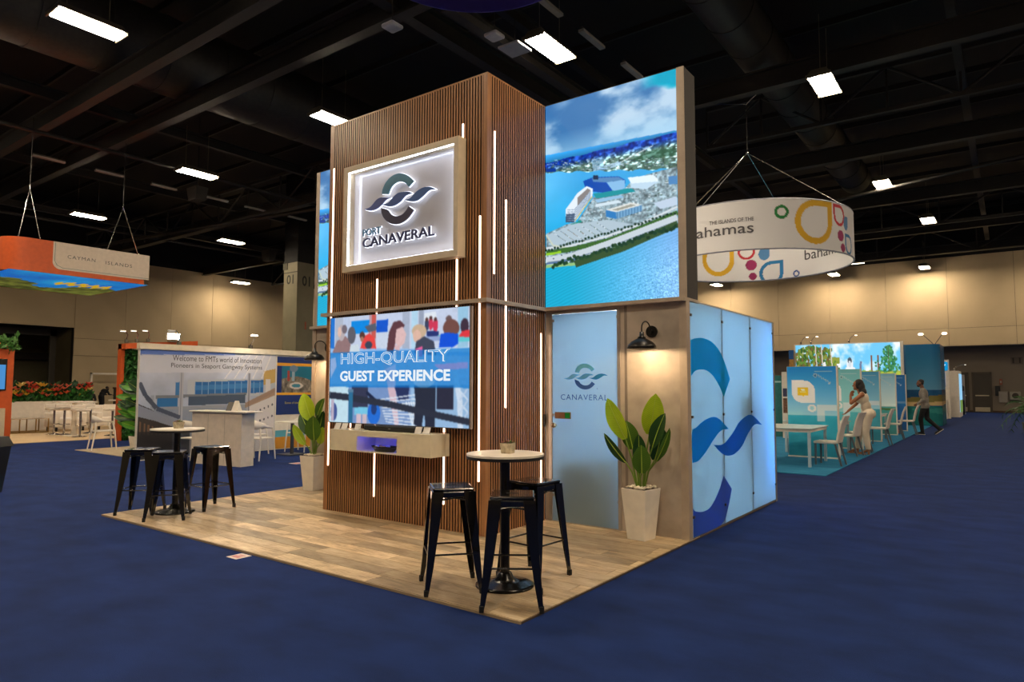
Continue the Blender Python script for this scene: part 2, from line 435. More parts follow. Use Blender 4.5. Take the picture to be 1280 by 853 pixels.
t = thing('wall_phone', 'black wall telephone beside the far exit door', 'telephone', (-0.68, WY, 1.05))
MB().bbox((-0.13, -0.12, 0), (0.13, 0, 0.62), 0.03).build('housing', mat('black_plastic', (18, 18, 20), 0.4), t)
MB().box((-0.11, -0.17, 0.1), (-0.05, -0.12, 0.52)).build('handset', MATS['black_plastic'], t)
t = thing('wall_cabinet', 'pale grey metal box mounted below the black telephone', 'cabinet', (-0.42, WY, 0.62))
MB().bbox((-0.22, -0.15, 0), (0.25, 0, 0.72), 0.02).build('housing', mat('pale_metal', (150, 142, 130), 0.5), t)
MB().box((-0.19, -0.165, 0.04), (0.22, -0.15, 0.68)).build('cabinet_door', mat('pale_metal2', (172, 164, 150), 0.5), t)
t = thing('drinking_fountain', 'white wall-mounted unit with a round dark centre right of the metal box', 'wall unit', (0.2, WY, 0.82))
MB().bbox((-0.27, -0.2, 0), (0.27, 0, 0.5), 0.02).build('housing', MATS['pale_metal2'], t)
MB().cyl((0, -0.2, 0.25), (0, -0.23, 0.25), 0.17, n=20).build('dial', mat('brown_dark', (60, 44, 34), 0.5), t)
MB().box((-0.3, -0.22, -0.04), (0.3, 0, 0.0)).build('tray', MATS['black_plastic'], t)
t = thing('fire_alarm', 'small red alarm box on the dim wall right of the exit door', 'alarm', (-0.5, WY, 1.75))
MB().bbox((-0.07, -0.06, 0), (0.07, 0, 0.36), 0.01).build('housing', mat('alarm_red', (170, 90, 60), 0.5), t)
MB().box((-0.04, -0.07, 0.1), (0.04, -0.06, 0.25)).build('plate', MATS['pale_metal2'], t)
t = thing('hall_number', 'small pale number 11 sign on the dim wall', 'sign', (0.35, WY, 3.05))
MB().box((-0.3, -0.02, -0.02), (0.3, 0, 0.42)).build('plate', mat('num_plate', (120, 108, 94), 0.7), t)
lettering('11', (-0.22, -0.02, 0.04), (1, 0, 0), (0, 0, 1), (0, -1, 0), 0.42, 0.34, mat('num_dark', (70, 60, 50), 0.6), t, bold=0.02)

# big square column with painted number
t = thing('concrete_column', 'olive grey square column numbered 01 behind the tower', 'column', (-30.55, 22.15, 0))
MB().box((-0.62, -0.55, 0), (0.55, 0.5, 8.1)).build('shaft', M_GREY, t)
MB().box((-0.66, -0.59, 7.75), (-0.3, -0.55, 8.1)).box((-0.62, -0.56, 7.55), (0.56, -0.55, 7.6)).build('band', mat('column_dark', (70, 66, 52), 0.7), t)
ND = mat('painted_number', (50, 48, 40), 0.7)
lettering('01', (0.56, -0.25, 6.85), (0, 1, 0), (0, 0, 1), (1, 0, 0), 0.5, 0.55, ND, t, bold=0.02, name='number')
lettering('01', (-0.35, -0.56, 6.95), (1, 0, 0), (0, 0, 1), (0, -1, 0), 0.6, 0.5, ND, t, bold=0.02, name='number')
MB().box((0.55, -0.02, 4.55), (0.58, 0.06, 4.95)).build('tag', MATS['alarm_red'], t)
MB().box((-0.62, -0.55, 8.1), (0.55, 0.5, ZC)).build('upper_shaft', M_BLACK, t)

# ---------------- roof steel, parts of the ceiling
def ibeam(name, a, b, hgt=0.55, wd=0.28):
    a = Vector(a); b = Vector(b); d = (b-a); n = Vector((-d.y, d.x, 0)).normalized()
    m = MB()
    def slab(w, z0, z1):
        vs = []
        for z in (z0, z1):
            vs += [a-n*w/2+Vector((0, 0, z)), b-n*w/2+Vector((0, 0, z)), b+n*w/2+Vector((0, 0, z)), a+n*w/2+Vector((0, 0, z))]
        m.hexa(vs)
    slab(wd, 0, 0.05); slab(0.06, 0.05, hgt-0.05); slab(wd, hgt-0.05, hgt)
    return m.build(name, M_STEEL, CEIL)
for y in (0.6, 7.9, 9.95, 18.3, 25.8, 33.2, 40.5, 47.5): ibeam('beam', (X0H, y, 9.55), (X1H, y, 9.55))
for xx in (-39, -31, -23.4, -9.3, -0.8, 7): ibeam('purlin', (xx, Y0H, 10.3), (xx, Y1H, 10.3), 0.35, 0.2)
ibeam('purlin', (-10.5, 2.0, 9.7), (-10.5, 24, 9.7), 0.5, 0.3)
ibeam('purlin', (-9.1, 10.0, 9.3), (-9.1, 20, 9.3), 0.3, 0.25)
for y in np.arange(3, 50, 3.1): MB().box((X0H, y-0.04, 12.5), (X1H, y+0.04, 12.7)).build('joist', M_STEEL, CEIL)
def truss(y, xa, xb, z0, z1, step=2.4):
    m = MB()
    m.box((xa, y-0.07, z0), (xb, y+0.07, z0+0.12)).box((xa, y-0.07, z1), (xb, y+0.07, z1+0.12))
    x = xa; k = 0
    while x < xb-0.1:
        za, zb = (z0, z1) if k % 2 == 0 else (z1, z0)
        m.cyl((x, y, za+0.06), (x+step, y, zb+0.06), 0.045, n=6); m.cyl((x, y, z0), (x, y, z1), 0.04, n=6)
        x += step; k += 1
    return m.build('truss', M_STEEL, CEIL)
truss(16.9, -44, -12, 9.0, 10.5); truss(29.5, -44, -13, 9.0, 10.5); truss(37, -12, 12, 9.2, 10.6); truss(22, -8, 12, 9.6, 10.9, 1.8); truss(44, -30, 12, 9.0, 10.4)
for xx, zz in ((-23.4, 9.2), (-36, 9.3)): MB().cyl((xx, Y0H, zz), (xx, Y1H, zz), 0.07, n=8).build('pipe', M_STEEL, CEIL)
MB().cyl((-42, 15, 9.0), (-13, 19, 9.0), 0.09, n=8).build('pipe', M_STEEL, CEIL)
MB().cyl((-9, 30, 8.9), (6, 24.5, 8.9), 0.06, n=8).build('pipe', M_STEEL, CEIL)

# ducts
M_DUCT = mat('duct_black', (38, 34, 29), 0.55, var=0.1)
for xx, zz, rr, ya, yb, lab in ((-19.7, 11.25, 1.1, -6, 27, 'wide round black duct running over the orange hanging sign'), (-5.25, 10.85, 0.63, 4, 33, 'round black duct above the white ring-shaped hanging sign')):
    t = thing('air_duct', lab, 'duct', (xx, ya, zz))
    MB().cyl((0, 0, 0), (0, yb-ya, 0), rr, n=28).build('duct_body', M_DUCT, t)
    for k in range(int((yb-ya)/1.6)):
        y = 0.8+1.6*k
        MB().cyl((0, y-0.03, 0), (0, y+0.03, 0), rr+0.02, n=28).build('seam_band', M_DUCT, t)

# ---------------- high-bay lights: every visible one, and the ones of the same rows out of the picture
M_TUBE = bpy.data.materials.new('lamp_tube'); M_TUBE.use_nodes = True
nt = M_TUBE.node_tree; nt.nodes.clear(); e = nt.nodes.new('ShaderNodeEmission'); o_ = nt.nodes.new('ShaderNodeOutputMaterial')
e.inputs[0].default_value = (*HALL_C, 1); e.inputs[1].default_value = HALL_W/1.15; nt.links.new(e.outputs[0], o_.inputs[0])
M_HOUS = mat('lamp_housing', (120, 112, 96), 0.4, 0.6)
M_REFL = mat('lamp_reflector', (235, 230, 215), 0.25, 0.3)
def make_light():
    t = thing('ceiling_light', 'x', 'ceiling light', (0, 0, 0), 0, 'high-bay lights of the hall')
    MB().frustum(0.02, 0.52, 0.16, 0.34, 1.3, 1.2).build('housing', M_HOUS, t)
    MB().box((-0.27, -0.66, 0.0), (0.27, 0.66, 0.02)).build('reflector', M_REFL, t)
    for k in range(4):
        x = -0.195+0.13*k
        MB().box((x-0.04, -0.6, -0.03), (x+0.04, 0.6, -0.004)).build('tube', M_TUBE, t)
    MB().box((-0.28, -0.68, -0.05), (0.28, -0.65, 0.03)).build('end_cap', M_HOUS, t); MB().box((-0.28, 0.65, -0.05), (0.28, 0.68, 0.03)).build('end_cap', M_HOUS, t)
    MB().cyl((0, -0.4, 0.16), (0, -0.4, 1.6), 0.008, n=6).build('hanger', M_HOUS, t); MB().cyl((0, 0.4, 0.16), (0, 0.4, 1.6), 0.008, n=6).build('hanger', M_HOUS, t)
    return t
L0 = make_light()
vis = [(-15.06, 5.62, 'in the upper left corner'), (-7.9, 12.07, 'just above the top edge of the slatted tower'), (-3.42, 17.54, 'beside the round duct at upper right'),
       (-3.51, 27.59, 'below the end of the round duct'), (-15.01, 11.87, 'at the top left shoulder of the slatted tower'), (-22.76, 12.13, 'between the orange hanging sign and the tower'),
       (-32.4, 12.44, 'above the orange hanging sign'), (-32.17, 19.05, 'left of the grey numbered column'), (-2.69, 34.77, 'nearest above the far beige wall, upper right'),
       (-16.98, 47.97, 'washing the far wall below the white ring sign, left one'), (-9.12, 48.01, 'washing the far wall below the right end of the ring sign'), (-4.04, 48.35, 'washing the far wall high above the walking man'),
       (-44.5, 27.2, 'farthest left one, just right of the orange sign')]
for i, (x, y, s) in enumerate(vis):
    lab = 'bright rectangular high-bay light '+s
    if i == 0: L0.location = (x, y, 9.0); L0['label'] = lab
    else: dup(L0, (x, y, 9.0), 0, lab)
for x, y in ((-7.9, 5.62), (-22.8, 5.62), (-30, 5.62), (-0.8, 5.6), (-0.8, -1.0), (6.5, -1.0), (6.5, 5.6), (7, 12), (7.5, 18), (8, 27.5), (8, 38), (3.5, 48), (10, 48), (-7.9, -1.0), (-15, -1.0), (-22.8, -1), (-7.9, -8), (3, -8), (-30, -2), (-24, 48), (-31, 48), (-16, 34), (-24, 36), (-12, 22), (-45, 38)):
    dup(L0, (x, y, 9.0), 0, 'rectangular high-bay light hidden behind the booth or beyond the picture edge')

# unlit strip lights and small ceiling devices
M_PALE = mat('strip_pale', (150, 148, 140), 0.5)
S0 = None
for i, (x, y, s) in enumerate([(-27.05, 9.06, 'nearest'), (-27.05, 11.06, 'second'), (-27.14, 13.14, 'third'), (-27.07, 15.35, 'fourth'), (-27.15, 17.23, 'fifth'), (-27.08, 19.43, 'last'),
                               (-7.51, 11.41, 'nearest'), (-7.46, 13.18, 'second'), (-7.41, 15.13, 'last')]):
    lab = '%s unlit pale strip light in the row %s' % (s, 'left of the tower' if i < 6 else 'above the right of the tower')
    if S0 is None:
        S0 = thing('strip_light', lab, 'strip light', (x, y, 9.5), 0, 'unlit strip lights')
        MB().box((-0.07, -0.5, 0), (0.07, 0.5, 0.06)).build('diffuser', M_PALE, S0); MB().box((-0.03, -0.5, 0.06), (0.03, 0.5, 0.12)).build('rail', M_STEEL, S0)
    else: dup(S0, (x, y, 9.5), 0, lab)
for x, y, s in ((-10.05, 9.4, 'left of the tower top'), (-8.57, 10.95, 'beside the bright light above the tower')):
    t = thing('access_point', 'small white rounded ceiling device '+s, 'access point', (x, y, 8.95))
    MB().bbox((-0.17, -0.17, 0), (0.17, 0.17, 0.09), 0.04).build('shell', mat('ap_white', (190, 188, 190), 0.5), t); MB().cyl((0, 0, 0.09), (0, 0, 0.7), 0.012, n=6).build('stem', M_STEEL, t)
t = thing('projector_plate', 'flat pale square panel hanging beside the bright light above the tower', 'ceiling panel', (-8.52, 11.62, 8.95))
MB().bbox((-0.27, -0.27, 0), (0.27, 0.27, 0.05), 0.01).build('plate', mat('ap_grey', (160, 160, 165), 0.5), t); MB().cyl((0, 0, 0.05), (0, 0, 0.7), 0.012, n=6).build('stem', M_STEEL, t)
t = thing('speaker_box', 'dark boxy loudspeaker hanging left of the tower', 'loudspeaker', (-25.6, 13.7, 8.85))
MB().frustum(0, 0.6, 0.5, 0.75, 0.4, 0.5).build('cabinet', M_STEEL, t); MB().cyl((0, 0, 0.5), (0, 0, ZC-8.85), 0.015, n=6).build('bracket', M_STEEL, t)
t = thing('speaker_box', 'dark boxy loudspeaker above the numbered column', 'loudspeaker', (-33.5, 22.2, 8.6))
MB().frustum(0, 0.6, 0.6, 0.8, 0.4, 0.5).build('cabinet', M_STEEL, t); MB().cyl((0, 0, 0.6), (0, 0, ZC-8.6), 0.015, n=6).build('bracket', M_STEEL, t)
for xx, yy, s in ((-7.5, 44.5, 'beyond the white ring sign'), (4.0, 41.5, 'at the far right')):
    t = thing('strip_lamp', 'thin lit strip lamp under the ceiling '+s, 'strip light', (xx, yy, 8.95), 0, None)
    MB().box((-0.75, -0.05, 0), (0.75, 0.05, 0.04)).build('tube', emat('thin_tube', (255, 240, 210), 4), t); MB().box((-0.75, -0.06, 0.04), (0.75, 0.06, 0.1)).build('rail', M_STEEL, t)

# dark blue round hanging banner over the booth
t = thing('hanging_banner', 'dark blue round hanging banner at the top edge above the tower', 'banner', (-5.65, 6.69, 7.5))
m = MB(); n = 64
vs = [(1.66*math.cos(2*PI*i/n), 1.66*math.sin(2*PI*i/n), z) for z in (0, 1.2) for i in range(n)]+[(1.64*math.cos(2*PI*i/n), 1.64*math.sin(2*PI*i/n), z) for z in (0, 1.2) for i in range(n)]
fs = []
for i in range(n):
    j = (i+1) % n; fs += [(i, j, n+j, n+i), (2*n+j, 2*n+i, 3*n+i, 3*n+j), (i, 2*n+i, 2*n+j, j), (n+i, n+j, 3*n+j, 3*n+i)]
m.add(vs, fs, True); m.build('fabric', mat('banner_blue', (44, 42, 140), 0.8), t)
for k in range(4):
    a = PI/4+PI/2*k
    MB().cyl((1.65*math.cos(a), 1.65*math.sin(a), 1.2), (0.02*math.cos(a), 0.02*math.sin(a), 2.2), 0.006, n=5).build('cable', M_HOUS, t)
# ================================================================ THE BOOTH
CX = -5.613; TX0, TX1 = -6.896, -4.331; TY = 5.418; WYF = 6.522; WYB = 9.56; BX = -2.611
FX0, FX1, FY0 = -8.69, -2.608, 3.643

# ---- vinyl plank floor
def plank_mat():
    m = bpy.data.materials.new('vinyl_plank'); m.use_nodes = True; nt = m.node_tree; N = nt.nodes; L = nt.links; b = N['Principled BSDF']
    b.inputs['Roughness'].default_value = 0.42; b.inputs['Specular IOR Level'].default_value = 0.4
    tc = N.new('ShaderNodeTexCoord'); oi = N.new('ShaderNodeObjectInfo')
    ml = N.new('ShaderNodeMath'); ml.operation = 'MULTIPLY'; ml.inputs[1].default_value = 91.7; L.new(oi.outputs['Random'], ml.inputs[0])
    ad = N.new('ShaderNodeVectorMath'); ad.operation = 'ADD'; L.new(tc.outputs['Object'], ad.inputs[0]); L.new(ml.outputs[0], ad.inputs[1])
    def nz(sc, st, det):
        mp = N.new('ShaderNodeMapping'); mp.inputs['Scale'].default_value = st; n = N.new('ShaderNodeTexNoise'); n.inputs['Scale'].default_value = sc; n.inputs['Detail'].default_value = det
        n.inputs['Distortion'].default_value = 0.6
        L.new(ad.outputs[0], mp.inputs[0]); L.new(mp.outputs[0], n.inputs[0]); return n.outputs['Fac']
    big = nz(2.2, (1, 3.2, 1), 4); fine = nz(9, (1, 11, 1), 6)
    mx = N.new('ShaderNodeMath'); mx.operation = 'MULTIPLY_ADD'; mx.inputs[1].default_value = 0.45; L.new(fine, mx.inputs[0])
    m2 = N.new('ShaderNodeMath'); m2.operation = 'MULTIPLY'; m2.inputs[1].default_value = 0.55; L.new(big, m2.inputs[0]); L.new(m2.outputs[0], mx.inputs[2])
    rp = N.new('ShaderNodeValToRGB'); el = rp.color_ramp.elements
    el[0].position = 0.32; el[0].color = (*lin((128, 106, 80)), 1); el[1].position = 0.68; el[1].color = (*lin((232, 212, 178)), 1)
    k = el.new(0.5); k.color = (*lin((198, 172, 134)), 1)
    L.new(mx.outputs[0], rp.inputs[0])
    hs = N.new('ShaderNodeHueSaturation'); mr = N.new('ShaderNodeMapRange'); mr.inputs['To Min'].default_value = 0.5; mr.inputs['To Max'].default_value = 1.12
    L.new(oi.outputs['Random'], mr.inputs[0]); L.new(mr.outputs[0], hs.inputs['Value']); L.new(rp.outputs[0], hs.inputs['Color']); L.new(hs.outputs[0], b.inputs['Base Color'])
    bp = N.new('ShaderNodeBump'); bp.inputs['Strength'].default_value = 0.12; bp.inputs['Distance'].default_value = 0.004; L.new(fine, bp.inputs['Height']); L.new(bp.outputs[0], b.inputs['Normal'])
    return m
M_PLANK = plank_mat()
fl = thing('plank_floor', 'wood-look plank floor under the booth with bar stools', 'floor', (FX0, FY0, 0))
FW, FD = FX1-FX0, 5.9
MB().box((0, 0, 0.0), (FW, FD, 0.012)).build('underlay', mat('plank_gap', (70, 56, 42), 0.8), fl)
PWID, PLEN = 0.184, 1.22
row = 0; y = 0.0
while y < 3.05:
    w = min(PWID, FD-y); x = -random.uniform(0.05, 1.0) if row else -0.3
    while x < FW-0.02:
        a = max(x, 0.0); bb = min(x+PLEN, FW)
        if bb-a > 0.03:
            key = ('pl', round(bb-a, 3), round(w, 3))
            shared_box(key, (bb-a-0.004, w-0.004, 0.008), M_PLANK, 'plank', fl, ((a+bb)/2, y+w/2, 0.016))
        x += PLEN
    y += PWID; row += 1
FZ = 0.02
MB().box((0, -0.012, 0), (FW, 0, 0.018)).box((-0.012, -0.012, 0), (0, 3.0, 0.018)).build('edge_strip', mat('edge_strip', (150, 130, 100), 0.5), fl)
MB().box((0, y, 0.012), (FW, FD, 0.02)).build('rear_floor', mat('rear_floor', (110, 95, 78), 0.6), fl)

# ---- slatted tower
M_SLAT = mat('walnut_slat', (156, 108, 68), 0.3, var=0.06, scale=6, stretch=(5, 5, 0.5), rand=0.08, spec=0.65)
M_FELT = mat('slat_felt', (22, 15, 11), 0.95)
M_LEDGE = mat('ledge_taupe', (176, 158, 138), 0.5, var=0.03)
M_ALU = mat('aluminium', (176, 168, 158), 0.35, 0.55, var=0.03)
tw = thing('slatted_tower', 'tall brown slatted timber tower with glowing vertical light lines', 'tower', (CX, 5.97, 0))
def tl(x, y, z): return (x-CX, y-5.97, z)
MB().box(tl(TX0+0.035, TY+0.035, 0), tl(TX1-0.035, 6.82, 4.85)).build('core', M_FELT, tw)
PITCH_S = 0.039
M_SLAT_SHADE = mat('slat_edge_shade', (40, 25, 15), 0.8, var=0.05)
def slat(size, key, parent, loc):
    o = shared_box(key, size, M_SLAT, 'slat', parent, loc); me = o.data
    if len(me.materials) < 2:      # edges darkened in colour to stand for shade in the gaps, veneered face
        me.materials.append(M_SLAT_SHADE); ax = 1 if key[0] == 'sf' else 0
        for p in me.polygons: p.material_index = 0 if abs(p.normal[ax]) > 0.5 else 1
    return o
for z0, z1, nm in ((0.02, 2.405, 'lower'), (2.45, 4.85, 'upper')):
    h = z1-z0
    pf = MB().box(tl(TX0+0.03, TY+0.028, z0), tl(TX1-0.03, TY+0.036, z1)).build('front_panel', M_FELT, tw)
    n = int((TX1-TX0-0.13)/PITCH_S)
    for i in range(n+1):
        x = TX0+0.065+(TX1-TX0-0.13)*i/n
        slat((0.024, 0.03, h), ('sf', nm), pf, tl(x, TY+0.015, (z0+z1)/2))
    for xs in ((TX1, 1), (TX0, -1)):
        X_, s = xs
        ps = MB().box(tl(min(X_-s*0.028, X_-s*0.036), TY+0.03, z0), tl(max(X_-s*0.028, X_-s*0.036), WYF, z1)).build('side_panel', M_FELT, tw)
        n2 = int((WYF-TY-0.1)/PITCH_S)
        for i in range(n2+1):
            yy = TY+0.065+(WYF-TY-0.09)*i/n2
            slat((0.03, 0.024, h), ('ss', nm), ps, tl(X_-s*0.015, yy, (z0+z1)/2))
    for X_, s in ((TX1, 1), (TX0, -1)):
        shared_box(('cp', nm), (0.05, 0.05, h), M_SLAT, 'corner_post', tw, tl(X_-s*0.025, TY+0.025, (z0+z1)/2))
MB().box(tl(TX0-0.05, TY-0.06, 2.407), tl(TX1+0.05, TY+0.0, 2.447)).box(tl(TX1, TY, 2.407), tl(TX1+0.05, WYF-0.08, 2.447)).box(tl(TX0-0.05, TY, 2.407), tl(TX0, WYF-0.08, 2.447)).build('ledge', M_LEDGE, tw)
MB().box(tl(TX0, TY, 4.85), tl(TX1, 6.82, 4.865)).build('top_cap', M_SLAT, tw)
M_STRIP = emat('led_strip', (255, 214, 184), 6.0)
for x, z0, z1 in ((-6.815, 2.45, 4.297), (-6.815, 0.563, 2.40), (-5.98, 2.45, 2.803), (-5.98, 1.06, 2.40), (-5.98, 0.264, 0.78), (-6.41, 1.045, 1.6), (-4.665, 3.34, 4.376), (-4.737, 2.45, 2.90), (-4.737, 2.36, 2.40), (-4.9, 1.045, 1.6), (-4.9, 0.285, 0.79), (-4.42, 0.564, 2.40), (-4.42, 2.45, 3.328)):
    MB().box(tl(x-0.008, TY-0.006, z0), tl(x+0.008, TY+0.004, z1)).build('light_strip', M_STRIP, tw)
for yy, z0, z1 in ((5.545, 2.72, 4.257), (5.752, 1.312, 2.40), (5.752, 2.45, 3.559), (6.425, 0.46, 2.149)):
    MB().box(tl(TX1-0.004, yy-0.008, z0), tl(TX1+0.006, yy+0.008, z1)).build('light_strip', M_STRIP, tw)
MB().box(tl(TX1-0.002, WYF-0.05, 1.08), tl(TX1+0.02, WYF-0.02, 1.22)).build('hinge', mat('hinge_black', (20, 18, 16), 0.4), tw)

# ---- logo pieces (flat outlines in metres, centre 0,0)
LOGO = {'upper_arc': [(-5.834, 3.781), (-5.821, 3.835), (-5.771, 3.906), (-5.688, 3.958), (-5.591, 3.976), (-5.494, 3.962), (-5.399, 3.913), (-5.318, 3.844), (-5.397, 3.792), (-5.452, 3.845), (-5.534, 3.877), (-5.616, 3.872), (-5.685, 3.833), (-5.726, 3.762)],
        'lower_arc': [(-5.841, 3.617), (-5.736, 3.577), (-5.678, 3.517), (-5.594, 3.482), (-5.499, 3.485), (-5.432, 3.522), (-5.393, 3.566), (-5.312, 3.511), (-5.39, 3.44), (-5.484, 3.397), (-5.593, 3.388), (-5.704, 3.42), (-5.79, 3.486), (-5.832, 3.556)],
        'wave_left': [(-6.135, 3.643), (-6.025, 3.66), (-5.925, 3.725), (-5.839, 3.741), (-5.683, 3.717), (-5.767, 3.701), (-5.837, 3.657), (-5.922, 3.62), (-6.024, 3.614)],
        'wave_middle': [(-5.828, 3.655), (-5.723, 3.662), (-5.627, 3.722), (-5.545, 3.748), (-5.409, 3.737), (-5.342, 3.709), (-5.449, 3.696), (-5.529, 3.643), (-5.625, 3.613), (-5.722, 3.617)],
        'wave_right': [(-5.461, 3.649), (-5.368, 3.655), (-5.276, 3.711), (-5.173, 3.741), (-5.07, 3.732), (-4.981, 3.692), (-5.082, 3.696), (-5.171, 3.649), (-5.261, 3.612), (-5.354, 3.616)]}
LC = (-5.56, 3.683)
LOGO = {k: [(a-LC[0], b-LC[1]) for a, b in v] for k, v in LOGO.items()}
def catmull(poly, sub=4):
    """rounds an outline, keeping sharp corners"""
    n = len(poly); out = []; P = [Vector((a, b)) for a, b in poly]
    def sharp(i):
        a = (P[i]-P[i-1]).normalized(); b = (P[(i+1) % n]-P[i]).normalized(); return a.dot(b) < 0.35
    for i in range(n):
        p1, p2 = P[i], P[(i+1) % n]
        p0 = P[i-1] if not sharp(i) else p1*2-p2
        p3 = P[(i+2) % n] if not sharp((i+1) % n) else p2*2-p1
        for k in range(sub):
            t = k/sub
            q = 0.5*((2*p1)+(p2-p0)*t+(2*p0-5*p1+4*p2-p3)*t*t+(3*p1-p0-3*p2+p3)*t**3)
            out.append((q.x, q.y))
    return out
def grow(poly, d):
    n = len(poly); A = sum(poly[i][0]*poly[(i+1) % n][1]-poly[(i+1) % n][0]*poly[i][1] for i in range(n)); s = 1 if A > 0 else -1; out = []
    for i in range(n):
        a = Vector(poly[i])-Vector(poly[i-1]); b = Vector(poly[(i+1) % n])-Vector(poly[i])
        v = Vector((a.y, -a.x)).normalized()+Vector((b.y, -b.x)).normalized()
        if v.length > 1e-6: v = v.normalized()
        out.append((poly[i][0]+s*v.x*d, poly[i][1]+s*v.y*d))
    return out
LOGO = {k: catmull(v) for k, v in LOGO.items()}

# ---- illuminated logo sign
sg = thing('logo_sign', 'square backlit logo sign with wave emblem in a pale frame high on the tower', 'sign', (-5.54, TY, 2.905))
def sl(x, y, z): return (x+5.54, y-TY, z-2.905)
SX0, SX1, SZ0, SZ1 = -6.463, -4.617, 2.905, 4.198; IX0, IX1, IZ0, IZ1 = -6.388, -4.68, 2.98, 4.127; SYF = 5.288
M_FRAME = mat('sign_frame', (205, 188, 160), 0.5, var=0.02)
for a, b2 in (((SX0, SYF, IZ1), (SX1, TY-0.002, SZ1)), ((SX0, SYF, SZ0), (SX1, TY-0.002, IZ0)), ((SX0, SYF, IZ0), (IX0, TY-0.002, IZ1)), ((IX1, SYF, IZ0), (SX1, TY-0.002, IZ1))):
    MB().box(sl(*a), sl(*b2)).build('frame_rail', M_FRAME, sg)
M_PLATE = mat('sign_plate', (176, 172, 172), 0.18, var=0.015, scale=3, spec=0.5)
MB().box(sl(IX0, 5.398, IZ0), sl(IX1, 5.412, IZ1)).build('back_plate', M_PLATE, sg)
M_EDGE = emat('sign_edge_led', (225, 235, 255), 22.0)
for a, b2 in (((IX0, 5.30, IZ1-0.005), (IX1, 5.318, IZ1-0.001)), ((IX0, 5.30, IZ0+0.001), (IX1, 5.318, IZ0+0.004)), ((IX0+0.001, 5.30, IZ0), (IX0+0.005, 5.318, IZ1)), ((IX1-0.004, 5.30, IZ0), (IX1-0.001, 5.318, IZ1))):
    MB().box(sl(*a), sl(*b2)).build('edge_light', M_EDGE, sg)
M_HALO = emat('letter_halo', (235, 240, 255), 1.8)
lc = {'upper_arc': (52, 112, 136), 'lower_arc': (52, 48, 74), 'wave_left': (58, 72, 132), 'wave_middle': (48, 78, 140), 'wave_right': (44, 82, 140)}
for k, poly in LOGO.items():
    o = MB().prism(poly, sl(LC[0], 5.345, LC[1]), (1, 0, 0), (0, 0, 1), (0, -1, 0), 0.015).build(k, mat('logo_'+k, lc[k], 0.35, var=0.04), sg)
    MB().prism(grow(poly, 0.007), sl(LC[0], 5.36, LC[1]), (1, 0, 0), (0, 0, 1), (0, -1, 0), 0.012).build('halo', M_HALO, o)
for s, x, z, w, h, c, bo in (('PORT', -6.158, 3.32, 0.313, 0.082, (60, 110, 140), 0.012), ('CANAVERAL', -6.158, 3.18, 1.163, 0.112, (44, 46, 84), 0.014)):
    o = lettering(s, sl(x, 5.345, z), (1, 0, 0), (0, 0, 1), (0, -1, 0), w, h, mat('letters_'+s.lower(), c, 0.35), sg, bold=bo, extrude=0.012)
    lettering(s, sl(x-0.006, 5.358, z-0.006), (1, 0, 0), (0, 0, 1), (0, -1, 0), w+0.012, h+0.012, M_HALO, o, bold=bo+0.016, extrude=0.008, name='halo')

